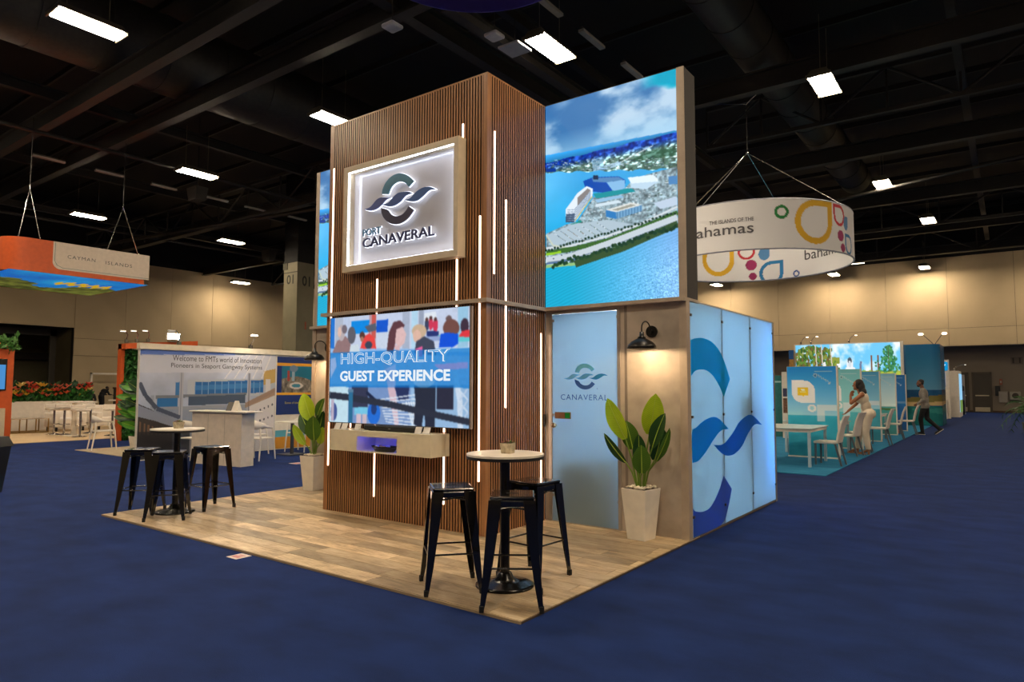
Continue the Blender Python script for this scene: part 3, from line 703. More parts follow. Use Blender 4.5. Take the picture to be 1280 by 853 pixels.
# ---- television: painted picture
def tvconv(x, y):
    u = (x-45)/925.0; top = 100-85*u; bot = 785+40*u
    return u, (y-top)/(bot-top)
def tv_picture():
    c = Canvas(300, 172, (196, 208, 232), tvconv)
    n = fbm(172, 300, 6, 3)
    c.a += (n[..., None]-0.5)*30
    R = c.rect; P = c.poly; E = c.ell
    R(45, 60, 1000, 330, (200, 212, 236)); 
    for x, w, col in ((45, 30, (20, 110, 210)), (80, 60, (176, 186, 204)), (145, 50, (190, 205, 232)), (330, 50, (190, 150, 160)), (560, 45, (168, 180, 202)), (620, 40, (180, 220, 244)), (665, 30, (150, 160, 182)), (900, 60, (150, 200, 230))): R(x, 0, x+w, 320, col, 0.9)
    P([(200, 118), (335, 105), (325, 190), (205, 205)], (10, 140, 232)); P([(385, 110), (465, 100), (460, 185), (385, 192)], (20, 90, 210))
    R(350, 70, 380, 230, (205, 92, 84)); P([(300, 150), (380, 125), (385, 175), (330, 190)], (90, 96, 112)); P([(380, 190), (480, 185), (480, 300), (380, 300)], (205, 216, 236))
    P([(700, 60), (770, 50), (785, 150), (700, 160)], (228, 236, 246))
    for x, y, a, b in ((715, 140, 14, 40), (740, 130, 14, 44), (768, 140, 16, 46)): E(x, y, a, b, (210, 60, 90) if x > 720 else (60, 70, 100)); E(x, y-38, 10, 14, (90, 60, 60))
    R(715, 180, 790, 240, (40, 56, 120)); R(690, 215, 800, 245, (150, 170, 215))
    R(45, 300, 1000, 345, (150, 190, 236)); R(770, 290, 1000, 320, (205, 225, 245))
    P([(780, 210), (1000, 200), (1000, 250), (900, 255)], (100, 205, 215))
    # people at the desks
    P([(60, 330), (95, 250), (160, 215), (200, 260), (190, 340)], (150, 120, 122)); E(128, 195, 26, 55, (188, 176, 180)); E(150, 170, 20, 30, (120, 110, 120)); E(112, 190, 14, 34, (226, 190, 176))
    E(205, 210, 30, 58, (96, 96, 108)); P([(190, 320), (200, 280), (255, 270), (270, 330)], (208, 222, 232))
    P([(270, 300), (290, 220), (335, 195), (372, 230), (385, 300)], (236, 72, 70)); E(283, 212, 20, 26, (90, 60, 55)); E(282, 235, 12, 18, (176, 120, 100)); E(330, 275, 26, 26, (60, 70, 92))
    P([(455, 330), (470, 190), (500, 120), (545, 108), (575, 140), (560, 175), (520, 230), (500, 330)], (98, 62, 70)); P([(520, 170), (562, 150), (585, 200), (575, 260), (545, 290), (512, 260)], (226, 190, 190)); P([(510, 270), (545, 285), (540, 345), (515, 330)], (222, 184, 188))
    E(668, 180, 46, 46, (206, 178, 150)); E(655, 215, 26, 44, (226, 186, 168)); P([(640, 330), (650, 250), (700, 215), (760, 250), (775, 345)], (66, 72, 92)); P([(648, 300), (690, 280), (690, 350), (650, 350)], (232, 100, 160))
    E(848, 98, 18, 22, (110, 90, 92)); E(862, 160, 48, 60, (118, 78, 72)); P([(790, 290), (800, 200), (840, 190), (905, 200), (905, 265), (870, 290)], (16, 84, 222)); E(940, 150, 24, 56, (66, 50, 66)); P([(905, 220), (925, 180), (1000, 170), (1000, 222)], (226, 60, 70))
    # lower picture: crowd, rail, belts
    R(45, 540, 1000, 900, (150, 186, 222)); R(160, 550, 620, 840, (120, 150, 200)); 
    P([(45, 560), (190, 545), (190, 830), (45, 800)], (196, 226, 240)); E(80, 720, 26, 60, (70, 90, 150)); R(60, 640, 80, 780, (190, 176, 196))
    R(215, 545, 330, 690, (54, 58, 84)); R(235, 690, 330, 740, (120, 200, 232)); R(250, 735, 285, 850, (214, 190, 200)); R(295, 735, 325, 850, (205, 186, 196))
    P([(325, 580), (395, 640), (385, 660), (315, 600)], (30, 40, 70)); E(375, 730, 45, 75, (36, 110, 214)); E(375, 700, 20, 40, (30, 60, 120))
    P([(435, 400), (470, 380), (520, 560), (545, 800), (520, 820), (480, 620)], (222, 186, 196), 0.9)
    P([(510, 545), (610, 545), (605, 640), (540, 640)], (40, 52, 96))
    for i in range(9): c.line([(410+i*6, 640+i*18), (690, 600+i*28)], 8, (222, 232, 244))
    for i in range(5): c.line([(590+i*16, 650), (640+i*10, 830)], 7, (228, 236, 246))
    R(780, 545, 880, 700, (44, 46, 66)); P([(640, 545), (775, 545), (770, 840), (715, 840), (705, 700), (690, 830), (640, 800), (650, 650)], (40, 46, 64))
    P([(870, 440), (900, 440), (930, 640), (935, 840), (905, 840), (900, 640)], (206, 222, 240))
    for y in (560, 640, 720): c.line([(905, y), (960, y+80)], 8, (210, 226, 242)); c.line([(960, y), (915, y+80)], 8, (190, 208, 232))
    c.line([(45, 610), (190, 625), (480, 670), (700, 720), (1000, 790)], 44, (44, 50, 66)); R(192, 580, 222, 850, (44, 110, 150)); R(187, 572, 227, 592, (90, 130, 160))
    # tinted band
    c.poly([(45, 330), (975, 292), (975, 560), (45, 556)], (8, 118, 208), 0.72)
    P([(760, 405), (960, 385), (960, 430), (800, 440)], (190, 130, 190), 0.45); P([(45, 370), (85, 360), (95, 420), (50, 500)], (176, 186, 222), 0.7)
    P([(440, 440), (520, 400), (520, 556), (470, 556)], (190, 180, 225), 0.35); E(700, 500, 70, 60, (150, 190, 225), 0.35)
    c.blur(2); c.a = np.clip(c.a*(0.97+0.06*fbm(172, 300, 40, 77, 3, 1.7)[..., None]), 0, 255)
    return c
tv = thing('television', 'large wall-mounted screen showing people and bold white lettering', 'television', (-5.5775, TY, 1.107))
def vl(x, y, z): return (x+5.5775, y-TY, z-1.107)
VX0, VX1, VZ0, VZ1 = -6.69, -4.465, 1.107, 2.366
MB().box(vl(VX0, 5.323, VZ0), vl(VX1, 5.36, VZ1)).build('housing', mat('tv_black', (16, 16, 18), 0.35), tv)
M_BEZ = mat('tv_bezel', (120, 118, 116), 0.3, 0.7)
for a, b2 in (((VX0-0.006, 5.312, VZ0-0.008), (VX1+0.006, 5.36, VZ0)), ((VX0-0.006, 5.312, VZ1), (VX1+0.006, 5.36, VZ1+0.005)), ((VX0-0.006, 5.312, VZ0), (VX0, 5.36, VZ1)), ((VX1, 5.312, VZ0), (VX1+0.008, 5.36, VZ1))):
    MB().box(vl(*a), vl(*b2)).build('bezel', M_BEZ, tv)
MB().box(vl(-5.9, 5.36, 1.5), vl(-5.2, TY-0.001, 2.0)).build('wall_mount', mat('hinge_black', (20, 18, 16), 0.4), tv)
tv_picture().sheet('screen', vl(VX0, 5.32, VZ1), (VX1-VX0, 0, 0), (0, 0, VZ0-VZ1), vmat('tv_screen', 0.95, 0.2), tv)
M_TXW = emat('screen_white', (240, 248, 255), 0.95); M_TXB = emat('screen_blue', (70, 160, 226), 0.9)
def tvx(u): return VX0+(VX1-VX0)*u
def tvz(v): return VZ1+(VZ0-VZ1)*v
o = lettering('HIGH-QUALITY', vl(tvx(0.088), 5.32, tvz(0.468)), (1, 0, 0), (0, 0, 1), (0, -1, 0), (VX1-VX0)*0.79, 0.155, M_TXW, tv, bold=0.022, lift=0.001)
lettering('HIGH-QUALITY', vl(tvx(0.088)+0.006, 5.32, tvz(0.468)+0.006), (1, 0, 0), (0, 0, 1), (0, -1, 0), (VX1-VX0)*0.79-0.012, 0.143, M_TXB, o, bold=-0.012, lift=0.002, name='lettering_fill')
lettering('GUEST EXPERIENCE', vl(tvx(0.085), 5.32, tvz(0.613)), (1, 0, 0), (0, 0, 1), (0, -1, 0), (VX1-VX0)*0.795, 0.125, M_TXW, tv, bold=0.035, lift=0.001)

# ---- floating cabinet with a lit niche
M_CAB = mat('cabinet_cream', (228, 216, 186), 0.35, var=0.02)
cb = thing('floating_cabinet', 'cream floating cabinet with a blue-lit niche below the television', 'cabinet', (-5.615, TY, 0.8))
def cl(x, y, z): return (x+5.615, y-TY, z-0.8)
CXA, CXB, CYF, CZA, CZB = -6.42, -4.815, 5.122, 0.80, 1.037
MB().box(cl(CXA, CYF, CZB-0.02), cl(CXB, TY-0.007, CZB)).build('top_board', M_CAB, cb)
MB().box(cl(CXA, CYF, CZA), cl(CXB, TY-0.007, CZA+0.016)).build('bottom_board', M_CAB, cb)
for x0, x1 in ((CXA, CXA+0.018), (CXB-0.018, CXB)): MB().box(cl(x0, CYF, CZA+0.016), cl(x1, TY-0.007, CZB-0.02)).build('side_board', M_CAB, cb)
for x0, x1 in ((-5.963, -5.947), (-5.313, -5.297)): MB().box(cl(x0, CYF, CZA+0.016), cl(x1, TY-0.007, CZB-0.02)).build('divider', M_CAB, cb)
MB().box(cl(CXA+0.018, TY-0.02, CZA+0.016), cl(CXB-0.018, TY-0.008, CZB-0.02)).build('back_board', M_CAB, cb)
MB().box(cl(CXA+0.02, CYF, CZA+0.018), cl(-5.965, CYF+0.018, CZB-0.022)).build('door', M_CAB, cb)
MB().box(cl(-5.295, CYF, CZA+0.018), cl(CXB-0.02, CYF+0.018, CZB-0.022)).build('door', M_CAB, cb)
MB().box(cl(-5.947, CYF, 0.975), cl(-5.313, CYF+0.018, CZB-0.02)).build('fascia', M_CAB, cb)
MB().box(cl(-5.9, CYF+0.03, 1.006), cl(-5.36, CYF+0.05, 1.016)).build('blue_strip', emat('niche_blue', (40, 60, 255), 18.0), cb)
M_BLK = mat('gloss_black', (14, 14, 15), 0.25, var=0.02)
bw = thing('candy_bowl', 'dark oval bowl of wrapped sweets in the blue-lit niche', 'bowl', (-5.6, 5.22, 0.816))
m = MB().lathe([(0.0, 0.0), (0.14, 0.0), (0.19, 0.045), (0.2, 0.06), (0.19, 0.058), (0.135, 0.012), (0, 0.012)], 24)
m.xf(Matrix.Diagonal((1, 0.42, 1, 1))); m.build('dish', M_BLK, bw)
for k in range(16):
    a = random.uniform(0, 2*PI); r = random.uniform(0, 0.13)
    MB().bbox((r*math.cos(a)-0.02, r*math.sin(a)*0.4-0.012, 0.045), (r*math.cos(a)+0.02, r*math.sin(a)*0.4+0.012, 0.065), 0.005).build('sweet', mat('sweet_%d' % (k % 3), ((190, 190, 200), (150, 120, 90), (110, 110, 130))[k % 3], 0.4), bw)
t = thing('soundbar', 'long black soundbar on the cream cabinet under the television', 'soundbar', (-5.52, 5.26, 1.037))
MB().bbox((-0.42, -0.05, 0.005), (0.42, 0.05, 0.062), 0.012).build('bar', mat('soundbar_black', (17, 17, 18), 0.7), t)
MB().box((-0.015, -0.053, 0.028), (0.015, -0.0505, 0.034)).build('badge', mat('badge', (150, 150, 150), 0.4), t)
MB().box((-0.36, -0.03, 0), (-0.3, 0.03, 0.006)).box((0.3, -0.03, 0), (0.36, 0.03, 0.006)).build('foot', M_BLK, t)
M_CARD = mat('card_white', (222, 216, 206), 0.5); M_ACR = mat('acrylic_clear', (205, 205, 205), 0.15)
for x, s in ((-6.37, 'far left of the cabinet'), (-6.25, 'second from the left on the cabinet'), (-6.02, 'just left of the soundbar'), (-5.06, 'just right of the soundbar'), (-4.94, 'at the right end of the cabinet')):
    t = thing('card_stand', 'small clear stand with white cards '+s, 'card stand', (x, 5.19, 1.037), 0, 'card stands on the cabinet')
    MB().box((-0.048, -0.025, 0), (0.048, 0.025, 0.006)).build('base', M_ACR, t)
    MB().hexa([(-0.045, -0.012, 0.006), (0.045, -0.012, 0.006), (0.045, -0.002, 0.006), (-0.045, -0.002, 0.006), (-0.045, 0.012, 0.07), (0.045, 0.012, 0.07), (0.045, 0.022, 0.07), (-0.045, 0.022, 0.07)]).build('card', M_CARD, t)
t = thing('candle_jar', 'tiny pale jar beside the left end of the soundbar', 'jar', (-5.96, 5.17, 1.037))
MB().lathe([(0, 0), (0.013, 0), (0.014, 0.03), (0.011, 0.036), (0, 0.036)], 12).build('jar', M_CARD, t); MB().cyl((0, 0, 0.036), (0, 0, 0.042), 0.012, n=10).build('lid', M_ALU, t)

# ---- big outdoor picture for the LED walls
def ledconv(x, y):
    u = (x-32)/440.0; top = 165-123*u; bot = 836-33*u
    return u, (y-top)/(bot-top)
def led_picture():
    W_, H_ = 280, 414
    c = Canvas(W_, H_, (120, 180, 220), ledconv); u, v = c.u, c.v
    n = fbm(H_, W_, 7, 11, 6, 0.45); n2 = fbm(H_, W_, 16, 5, 5, 0.4); n3 = fbm(H_, W_, 4, 29, 3, 0.6)
    q = np.clip((n*0.62+n2*0.38-0.36)*3.6, 0, 1)[..., None]; q = q*q*(3-2*q)
    sky = np.array([74, 126, 178.])*(1-q)+np.array([186, 210, 230.])*q
    dk = np.clip((n3-0.5)*3.2, 0, 1)[..., None]*np.clip((0.2-v)*9, 0, 1)[..., None]; sky = sky*(1-dk*0.75)+np.array([60, 116, 172.])*dk*0.75
    hz = np.clip((v-0.15)/0.1, 0, 1)[..., None]; sky = sky*(1-hz*0.55)+np.array([160, 206, 234.])*hz*0.55
    tq = np.clip((u-0.74)*7, 0, 1)*np.clip((0.085+0.05*(n2-0.5)*2-v)*26, 0, 1); sky = sky*(1-tq[..., None])+np.array([0, 164, 196.])*tq[..., None]
    c.a[:] = sky
    sea = v > 0.246+0.028*u; c.a[sea] = (np.array([58, 148, 208.])*(1+0.25*(0.27-v[..., None])/0.03))[sea]
    land = v > 0.284+0.003*np.sin(u*25)+0.004*(n2-0.5); nb = fbm(H_, W_, 60, 8, 3, 0.9); nl = fbm(H_, W_, 90, 21, 2, 0.35)
    f_ = np.clip((v-0.305)*30, 0, 1)[..., None]; base = np.array([16, 58, 150.])*(1-f_)+np.array([92, 122, 112.])*f_
    tex = base*(0.45+1.1*nb[..., None])+np.array([150, 168, 186.])*np.clip((nl-0.56)*7, 0, 1)[..., None]*(0.25+0.75*f_)
    c.a[land] = tex[land]
    c.poly([(335, 345), (400, 315), (470, 310), (470, 335), (360, 350)], (50, 92, 70), 0.7); c.line([(300, 352), (340, 330), (400, 300)], 3, (200, 210, 214)); c.poly([(215, 372), (290, 350), (325, 354), (250, 378)], (176, 206, 232), 0.8)
    c.poly([(200, 345), (235, 332), (245, 380), (205, 388)], (150, 196, 236), 0.6)
    rs0 = random.Random(2)
    for k in range(260):
        x = rs0.uniform(34, 470); y = 345-0.02*x+rs0.uniform(0, 38); c.rect(x, y, x+rs0.uniform(3, 12), y+rs0.uniform(1.5, 3), rs0.choice([(206, 216, 224), (120, 140, 120), (70, 100, 80), (176, 196, 214), (60, 90, 110)]), 0.8)
    shore = v > 0.332+0.112*u+0.004*np.sin(u*40); wat = shore & (v < 0.7)
    k_ = np.clip((v-0.4)*3.2, 0, 1)[..., None]; wc = np.array([78, 174, 232.])*(1-k_)+np.array([36, 164, 214.])*k_
    wc = wc+np.array([30, 20, 8.])*np.clip((0.3-u)*3, 0, 1)[..., None]*(1-k_)
    c.a[wat] = (wc*(0.93+0.14*n[..., None]))[wat]
    c.poly([(34, 375), (70, 372), (72, 384), (34, 386)], (16, 66, 150))
    # port land
    port = [(34, 592), (110, 560), (150, 550), (205, 470), (290, 462), (330, 420), (380, 396), (472, 372), (472, 560), (300, 620), (34, 700)]
    m = c.mask(c.cv(port)); t = np.array([150, 172, 182.])*(0.55+0.8*fbm(H_, W_, 90, 4, 2, 0.7))[..., None]; c.a[m] = t[m]; keep = c.a.copy()
    for k in range(900):
        x = rs0.uniform(60, 472); y = rs0.uniform(395, 640); c.rect(x, y, x+rs0.uniform(2, 9), y+rs0.uniform(1.2, 3), rs0.choice([(222, 230, 236), (206, 220, 232), (70, 96, 84), (52, 76, 74), (110, 130, 146), (236, 240, 242)]), 0.85)
    c.a[~m] = keep[~m]
    c.poly([(320, 405), (400, 397), (415, 412), (415, 422), (330, 425)], (222, 236, 244)); c.poly([(330, 425), (415, 420), (380, 445), (330, 440)], (190, 214, 232)); c.poly([(445, 405), (472, 402), (472, 430), (447, 432)], (90, 140, 190)); 
    # big ship
    c.poly([(170, 415), (205, 402), (290, 400), (312, 412), (310, 440), (270, 458), (180, 448)], (24, 86, 176)); c.poly([(200, 405), (290, 402), (308, 412), (250, 420), (205, 418)], (96, 140, 186)); c.poly([(250, 420), (310, 412), (310, 440), (275, 455)], (140, 188, 226)); c.rect(205, 396, 222, 410, (40, 60, 90))
    c.poly([(205, 458), (330, 440), (345, 452), (215, 474)], (44, 150, 160))
    # near ship
    c.poly([(107, 553), (107, 510), (150, 455), (182, 432), (203, 440), (202, 466), (150, 540), (138, 553)], (222, 232, 240)); c.poly([(107, 553), (108, 525), (140, 522), (138, 553)], (74, 92, 116)); c.poly([(150, 470), (185, 440), (196, 446), (150, 500)], (120, 112, 110), 0.8)
    for k in range(6): c.line([(112, 512+k*7), (138, 511+k*7), (196, 450+k*5)], 2.2, (130, 150, 176))
    c.line([(140, 548), (202, 466)], 3, (206, 190, 110)); c.poly([(140, 555), (160, 545), (165, 552), (120, 562)], (40, 150, 140))
    # terminals, garage
    c.poly([(210, 478), (295, 462), (308, 470), (220, 488)], (150, 190, 220)); c.poly([(212, 492), (290, 480), (300, 488), (215, 502)], (206, 222, 232))
    c.poly([(247, 512), (330, 488), (364, 497), (280, 520)], (214, 218, 216)); c.poly([(247, 512), (280, 520), (282, 543), (248, 535)], (60, 130, 190)); c.poly([(280, 520), (364, 497), (364, 517), (282, 543)], (120, 166, 200)); c.poly([(268, 512), (330, 494), (345, 498), (285, 515)], (160, 160, 150))
    for k in range(9): c.line([(284+k*9.5, 521-k*2.6), (284+k*9.5, 541-k*2.6)], 1.6, (60, 100, 150))
    c.poly([(400, 492), (470, 470), (472, 500), (420, 512)], (190, 206, 224))
    # car park
    lot = [(36, 598), (130, 560), (250, 545), (330, 560), (230, 600), (60, 632)]; c.poly(lot, (176, 194, 206))
    rs = random.Random(5)
    for r in range(7):
        for k in range(15):
            x = 62+r*26+k*4.6; y = 588-r*5.5+k*2.9
            if x < 310: c.rect(x, y, x+3.2, y+2.0, rs.choice([(60, 80, 96), (120, 104, 84), (228, 232, 236), (70, 96, 70), (90, 110, 130)]))
    c.line([(34, 640), (120, 632), (250, 600), (360, 560), (472, 505)], 7, (206, 214, 220)); c.line([(34, 595), (60, 630), (120, 640)], 6, (196, 204, 190))
    c.line([(34, 655), (130, 642), (260, 612), (380, 565), (472, 525)], 15, (72, 112, 62)); c.line([(34, 660), (90, 652)], 8, (150, 200, 60))
    for k in range(40): c.ell(34+k*11, 648-k*3.0+rs.uniform(-3, 3)-max(0, k-25)*0.4, 4, 4, (34, 64, 50))
    c.line([(34, 682), (130, 668), (260, 625), (472, 543)], 26, (196, 206, 214)); c.line([(34, 688), (140, 672), (270, 630), (472, 552)], 3, (120, 140, 160)); c.line([(34, 692), (140, 676)], 5, (90, 120, 160))
    for k in range(14): c.rect(60+k*30, 672-k*11, 64+k*30, 675-k*11, (50, 60, 80))
    low = [(34, 705), (150, 690), (300, 642), (472, 570), (500, 900), (0, 900)]; m = c.mask(c.cv(low))
    wt = np.array([40, 170, 206.])*(1-np.clip((u-0.2)*1.3, 0, 1))[..., None]+np.array([126, 178, 228.])*np.clip((u-0.2)*1.3, 0, 1)[..., None]
    rs2 = np.random.RandomState(3).rand(H_, W_); spk = np.clip((u-0.35)*1.9, 0, 1)*np.clip((v-0.72)*6, 0, 1); wt = wt+((rs2-0.35)*110*spk)[..., None]+(np.sin(v*420+u*90+n*14)*7)[..., None]
    c.a[m] = wt[m]
    c.line([(34, 700), (150, 690)], 10, (150, 190, 130)); 
    c.line([(140, 692), (300, 640), (472, 562)], 22, (66, 92, 62))
    for k in range(60):
        x = 60+k*7; y = 705-(x-60)*0.33+rs.uniform(-7, 7); c.ell(x, y-(8 if x < 150 else 0), 6, 6, rs.choice([(34, 66, 48), (52, 84, 58), (40, 74, 60)]))
    c.blur(1); c.a = np.clip((c.a-128)*1.15+126, 0, 255)
    return c
LEDC = led_picture()

# ---- side wings: storage rooms with LED walls above
M_CONC = mat('concrete_board', (176, 162, 146), 0.75, var=0.09, scale=2.6, bump=0.05)
M_WHITE_IN = mat('room_white', (215, 218, 222), 0.7)
M_FROST = frost('frosted_pane', (184, 214, 230), 0.62)
M_FROSTD = frost('frosted_door', (190, 212, 224), 0.62)
def wing(s, side):
    """s=+1 right wing, -1 its mirror on the left"""
    def px(x): return CX+s*(x-CX)
    def bx(m, a, b): return m.box((min(px(a[0]), px(b[0])), a[1], a[2]), (max(px(a[0]), px(b[0])), b[1], b[2]))
    def bb(name, a, b, m, par): return bx(MB(), a, b).build(name, m, par)
    wg = thing('storage_room', 'concrete-look storage room with a taupe ledge at the %s of the tower' % side, 'booth room', (0, 0, 0))
    bb('concrete_panel', (-3.31, WYF, FZ), (-2.69, WYF+0.05, 2.407), M_CONC, wg)
    bb('jamb_panel', (-4.331, WYF, FZ), (-4.275, WYF+0.05, 2.407), M_CONC, wg); bb('head_panel', (-4.275, WYF, 2.385), (-3.31, WYF+0.05, 2.407), M_CONC, wg)
    bb('corner_post', (-2.69, WYF-0.02, FZ), (BX, WYF+0.07, 2.407), M_LEDGE, wg)
    bb('ledge', (-4.331, WYF-0.08, 2.407), (BX, WYF+0.32, 2.447), M_LEDGE, wg)
    bb('joint_strip', (-3.315, WYF-0.004, FZ), (-3.285, WYF, 2.407), mat('joint_strip', (128, 116, 104), 0.6), wg)
    bb('rear_wall', (-4.331, WYB, 0.0), (BX, WYB+0.05, 2.42), M_WHITE_IN, wg)
    bb('inner_wall', (-4.38, WYF+0.3, 0.0), (-4.331, WYB, 2.42), M_WHITE_IN, wg)
    bb('roof_sheet', (-4.38, WYF+0.32, 2.42), (BX-0.0, WYB+0.05, 2.43), M_WHITE_IN, wg)
    # lamp tubes inside the room
    bb('lamp_tube', (-3.6, 8.9, 2.36), (-3.5, 9.5, 2.39), emat('room_tube', (232, 246, 255), 250.0), wg)
    bb('lamp_tube', (-3.6, 6.85, 2.36), (-3.5, 8.5, 2.39), MATS['room_tube'], wg)
    bb('corner_lamp', (-2.86, 9.40, 0.25), (-2.83, 9.44, 2.2), emat('corner_tube', (90, 170, 255), 45.0), wg)
    # LED wall
    lw = thing('led_wall', 'tall LED wall showing an aerial port photograph %s of the tower' % ('right' if s > 0 else 'left'), 'LED screen', (0, 0, 0))
    bb('cabinet', (-4.331, WYF+0.008, 2.447), (BX, WYF+0.30, 4.865), mat('led_dark', (46, 42, 40), 0.6), lw)
    bb('end_trim', (-2.692, WYF-0.004, 2.447), (BX, WYF+0.012, 4.868), mat('led_trim', (176, 160, 142), 0.45, 0.2), lw)
    bb('top_trim', (-4.331, WYF-0.002, 4.862), (-2.692, WYF+0.012, 4.87), MATS['led_dark'], lw)
    xa, xb = sorted((px(-4.329), px(-2.694)))
    LEDC.sheet('screen', (xa, WYF, 4.862), (xb-xa, 0, 0), (0, 0, 2.452-4.862), vmat('led_screen', 1.0, 0.4), lw)
    # door
    dr = thing('frosted_door', 'pale blue frosted door %s' % ('with wave emblem and chrome knob' if s > 0 else 'hidden behind the tower at the left'), 'door', (px(-3.82), WYF, FZ))
    ox, oy, oz = px(-3.82), WYF, FZ
    def db(name, a, b, m, par): 
        q = bx(MB(), a, b); q.v = [(x-ox, y-oy, z-oz) for x, y, z in q.v]; return q.build(name, m, par)
    leaf = db('leaf', (-4.234, WYF+0.0, 0.03), (-3.401, WYF+0.014, 2.362), M_FROSTD, dr)
    for a, b in (((-4.275, WYF-0.012, FZ), (-4.235, WYF+0.04, 2.385)), ((-3.40, WYF-0.012, FZ), (-3.365, WYF+0.04, 2.385)), ((-4.235, WYF-0.012, 2.368), (-3.40, WYF+0.04, 2.385))):
        db('frame_rail', a, b, M_ALU, dr)
    db('frame_rail', (-3.365, WYF+0.0, FZ), (-3.315, WYF+0.04, 2.385), M_CONC, dr)
    db('sill', (-4.235, WYF-0.01, 0.021), (-3.40, WYF+0.03, 0.028), M_ALU, dr)
    for x in (-4.238, -3.404):
        for z in (0.3, 1.2, 2.28): db('clip', (x, WYF-0.016, z), (x+0.03, WYF-0.001, z+0.03), M_ALU, dr)
    kn = MB().cyl((px(-4.185)-ox, -0.001, 1.1-oz), (px(-4.185)-ox, -0.03, 1.1-oz), 0.014, n=14).build('knob_stem', M_ALU, dr)
    MB().lathe([(0, 0.0), (0.024, 0.0), (0.03, 0.015), (0.028, 0.035), (0.016, 0.045), (0, 0.046)], 18).xf(Matrix.Translation((px(-4.185)-ox, -0.03, 1.1-oz)) @ Matrix.Rotation(PI/2, 4, 'X')).build('knob', mat('chrome', (200, 190, 170), 0.2, 0.9), dr)
    if s > 0:
        pl = db('room_plate', (-4.2, WYF-0.006, 1.175), (-3.99, WYF-0.0005, 1.25), mat('bronze_plate', (150, 110, 84), 0.4, 0.3), dr)
        db('green_slide', (-4.065, WYF-0.0075, 1.183), (-4.0, WYF-0.006, 1.242), mat('green_slide', (20, 150, 60), 0.4), dr)
        dc = {'upper_arc': (110, 200, 235), 'lower_arc': (60, 108, 186), 'wave_left': (110, 186, 232), 'wave_middle': (96, 180, 232), 'wave_right': (44, 140, 200)}
        k = 0.491; ly = 1.652
        for nm, poly in LOGO.items():
            MB().prism([(a*k, b*k) for a, b in poly], (-3.82-ox+0.02, -0.001, ly-oz), (1, 0, 0), (0, 0, 1), (0, -1, 0), 0.0015).build(nm, mat('door_'+nm, dc[nm], 0.5), dr)
        lettering('CANAVERAL', (-4.121-ox, -0.001, 1.389-oz), (1, 0, 0), (0, 0, 1), (0, -1, 0), 0.6, 0.062, mat('door_letters', (60, 96, 160), 0.5), dr, bold=0.0, space=1.15)
        lettering('R', (-3.655-ox, -0.001, 1.508-oz), (1, 0, 0), (0, 0, 1), (0, -1, 0), 0.012, 0.014, MATS['door_letters'], dr)
    # frosted side wall
    fr = thing('frosted_partition', 'frosted side wall of three panes %s' % ('with a huge blue wave emblem' if s > 0 else 'on the hidden left flank'), 'partition', (px(BX), WYF, 0))
    ox, oy, oz = px(BX), WYF, 0
    ys = ((6.595, 7.535), (7.545, 8.555), (8.565, 9.545))
    for y0, y1 in ys: db('pane', (BX-0.012, y0, 0.03), (BX, y1, 2.415), M_FROST, fr)
    for yj, w in ((7.54, 0.06), (8.56, 0.06)): db('post', (BX-0.07, yj-w/2, 0.02), (BX-0.016, yj+w/2, 2.41), M_ALU, fr)
    db('end_post', (BX-0.07, 9.545, 0.0), (BX+0.004, 9.61, 2.42), M_ALU, fr)
    db('base_rail', (BX-0.05, 6.59, 0.0), (BX-0.002, 9.545, 0.028), mat('rail_dark', (80, 84, 96), 0.4, 0.5), fr)
    db('top_rail', (BX-0.05, 6.59, 2.416), (BX+0.002, 9.61, 2.432), M_ALU, fr)
    for yj in (6.61, 7.54, 8.56, 9.535):
        for z in (0.22, 1.22, 2.26): db('clip', (BX-0.001, yj-0.018, z), (BX+0.012, yj+0.018, z+0.026), mat('chrome_dark', (110, 105, 100), 0.3, 0.8), fr)
    if s > 0:
        DEC = {'upper_arc': ([(6.6, 2.015), (6.725, 2.04), (6.945, 2.056), (7.222, 2.026), (7.463, 1.928), (7.639, 1.787), (7.779, 1.63), (7.557, 1.429), (7.441, 1.533), (7.251, 1.651), (7.02, 1.717), (6.797, 1.716), (6.68, 1.69), (6.6, 1.65)], (0, 196, 236)),
               'wave_left': ([(6.6, 0.775), (6.6, 1.075), (6.72, 1.125), (6.996, 1.197), (7.325, 1.205), (7.703, 1.062), (7.446, 1.054), (7.217, 0.972), (6.98, 0.858), (6.76, 0.782)], (30, 180, 240)),
               'wave_right': ([(7.214, 0.913), (7.508, 0.903), (7.828, 1.006), (8.115, 1.137), (8.539, 1.197), (8.984, 1.052), (8.682, 1.069), (8.425, 0.982), (8.154, 0.835), (7.868, 0.763), (7.603, 0.769), (7.403, 0.826)], (40, 146, 226)),
               'lower_arc': ([(7.509, 0.552), (7.769, 0.378), (7.62, 0.173), (7.40, 0.035), (6.6, 0.035), (6.6, 0.32), (6.66, 0.285), (6.862, 0.253), (7.088, 0.271), (7.331, 0.397)], (92, 134, 218))}
        for nm, (poly, col) in DEC.items():
            MB().prism(catmull(poly), (BX-ox+0.0008, -oy, 0), (0, 1, 0), (0, 0, 1), (1, 0, 0), 0.002).build(nm, frost('decal_'+nm, col, 0.66), fr)
    return wg
wing(1, 'right'); wing(-1, 'left')
M_SHAD = mat('box_dark', (30, 32, 40), 0.8)
t = thing('storage_box', 'dark blurred box behind the lower half of the frosted door', 'box', (-3.75, 6.84, 0.0))
MB().bbox((-0.36, -0.2, 0.0), (0.3, 0.3, 0.72), 0.02).build('carton', M_SHAD, t); MB().box((-0.37, -0.21, 0.72), (0.31, 0.31, 0.76)).build('lid', M_SHAD, t)
t = thing('coat_rack', 'dark blurred coats hanging behind the frosted side wall', 'coat rack', (-2.84, 8.45, 0.0))
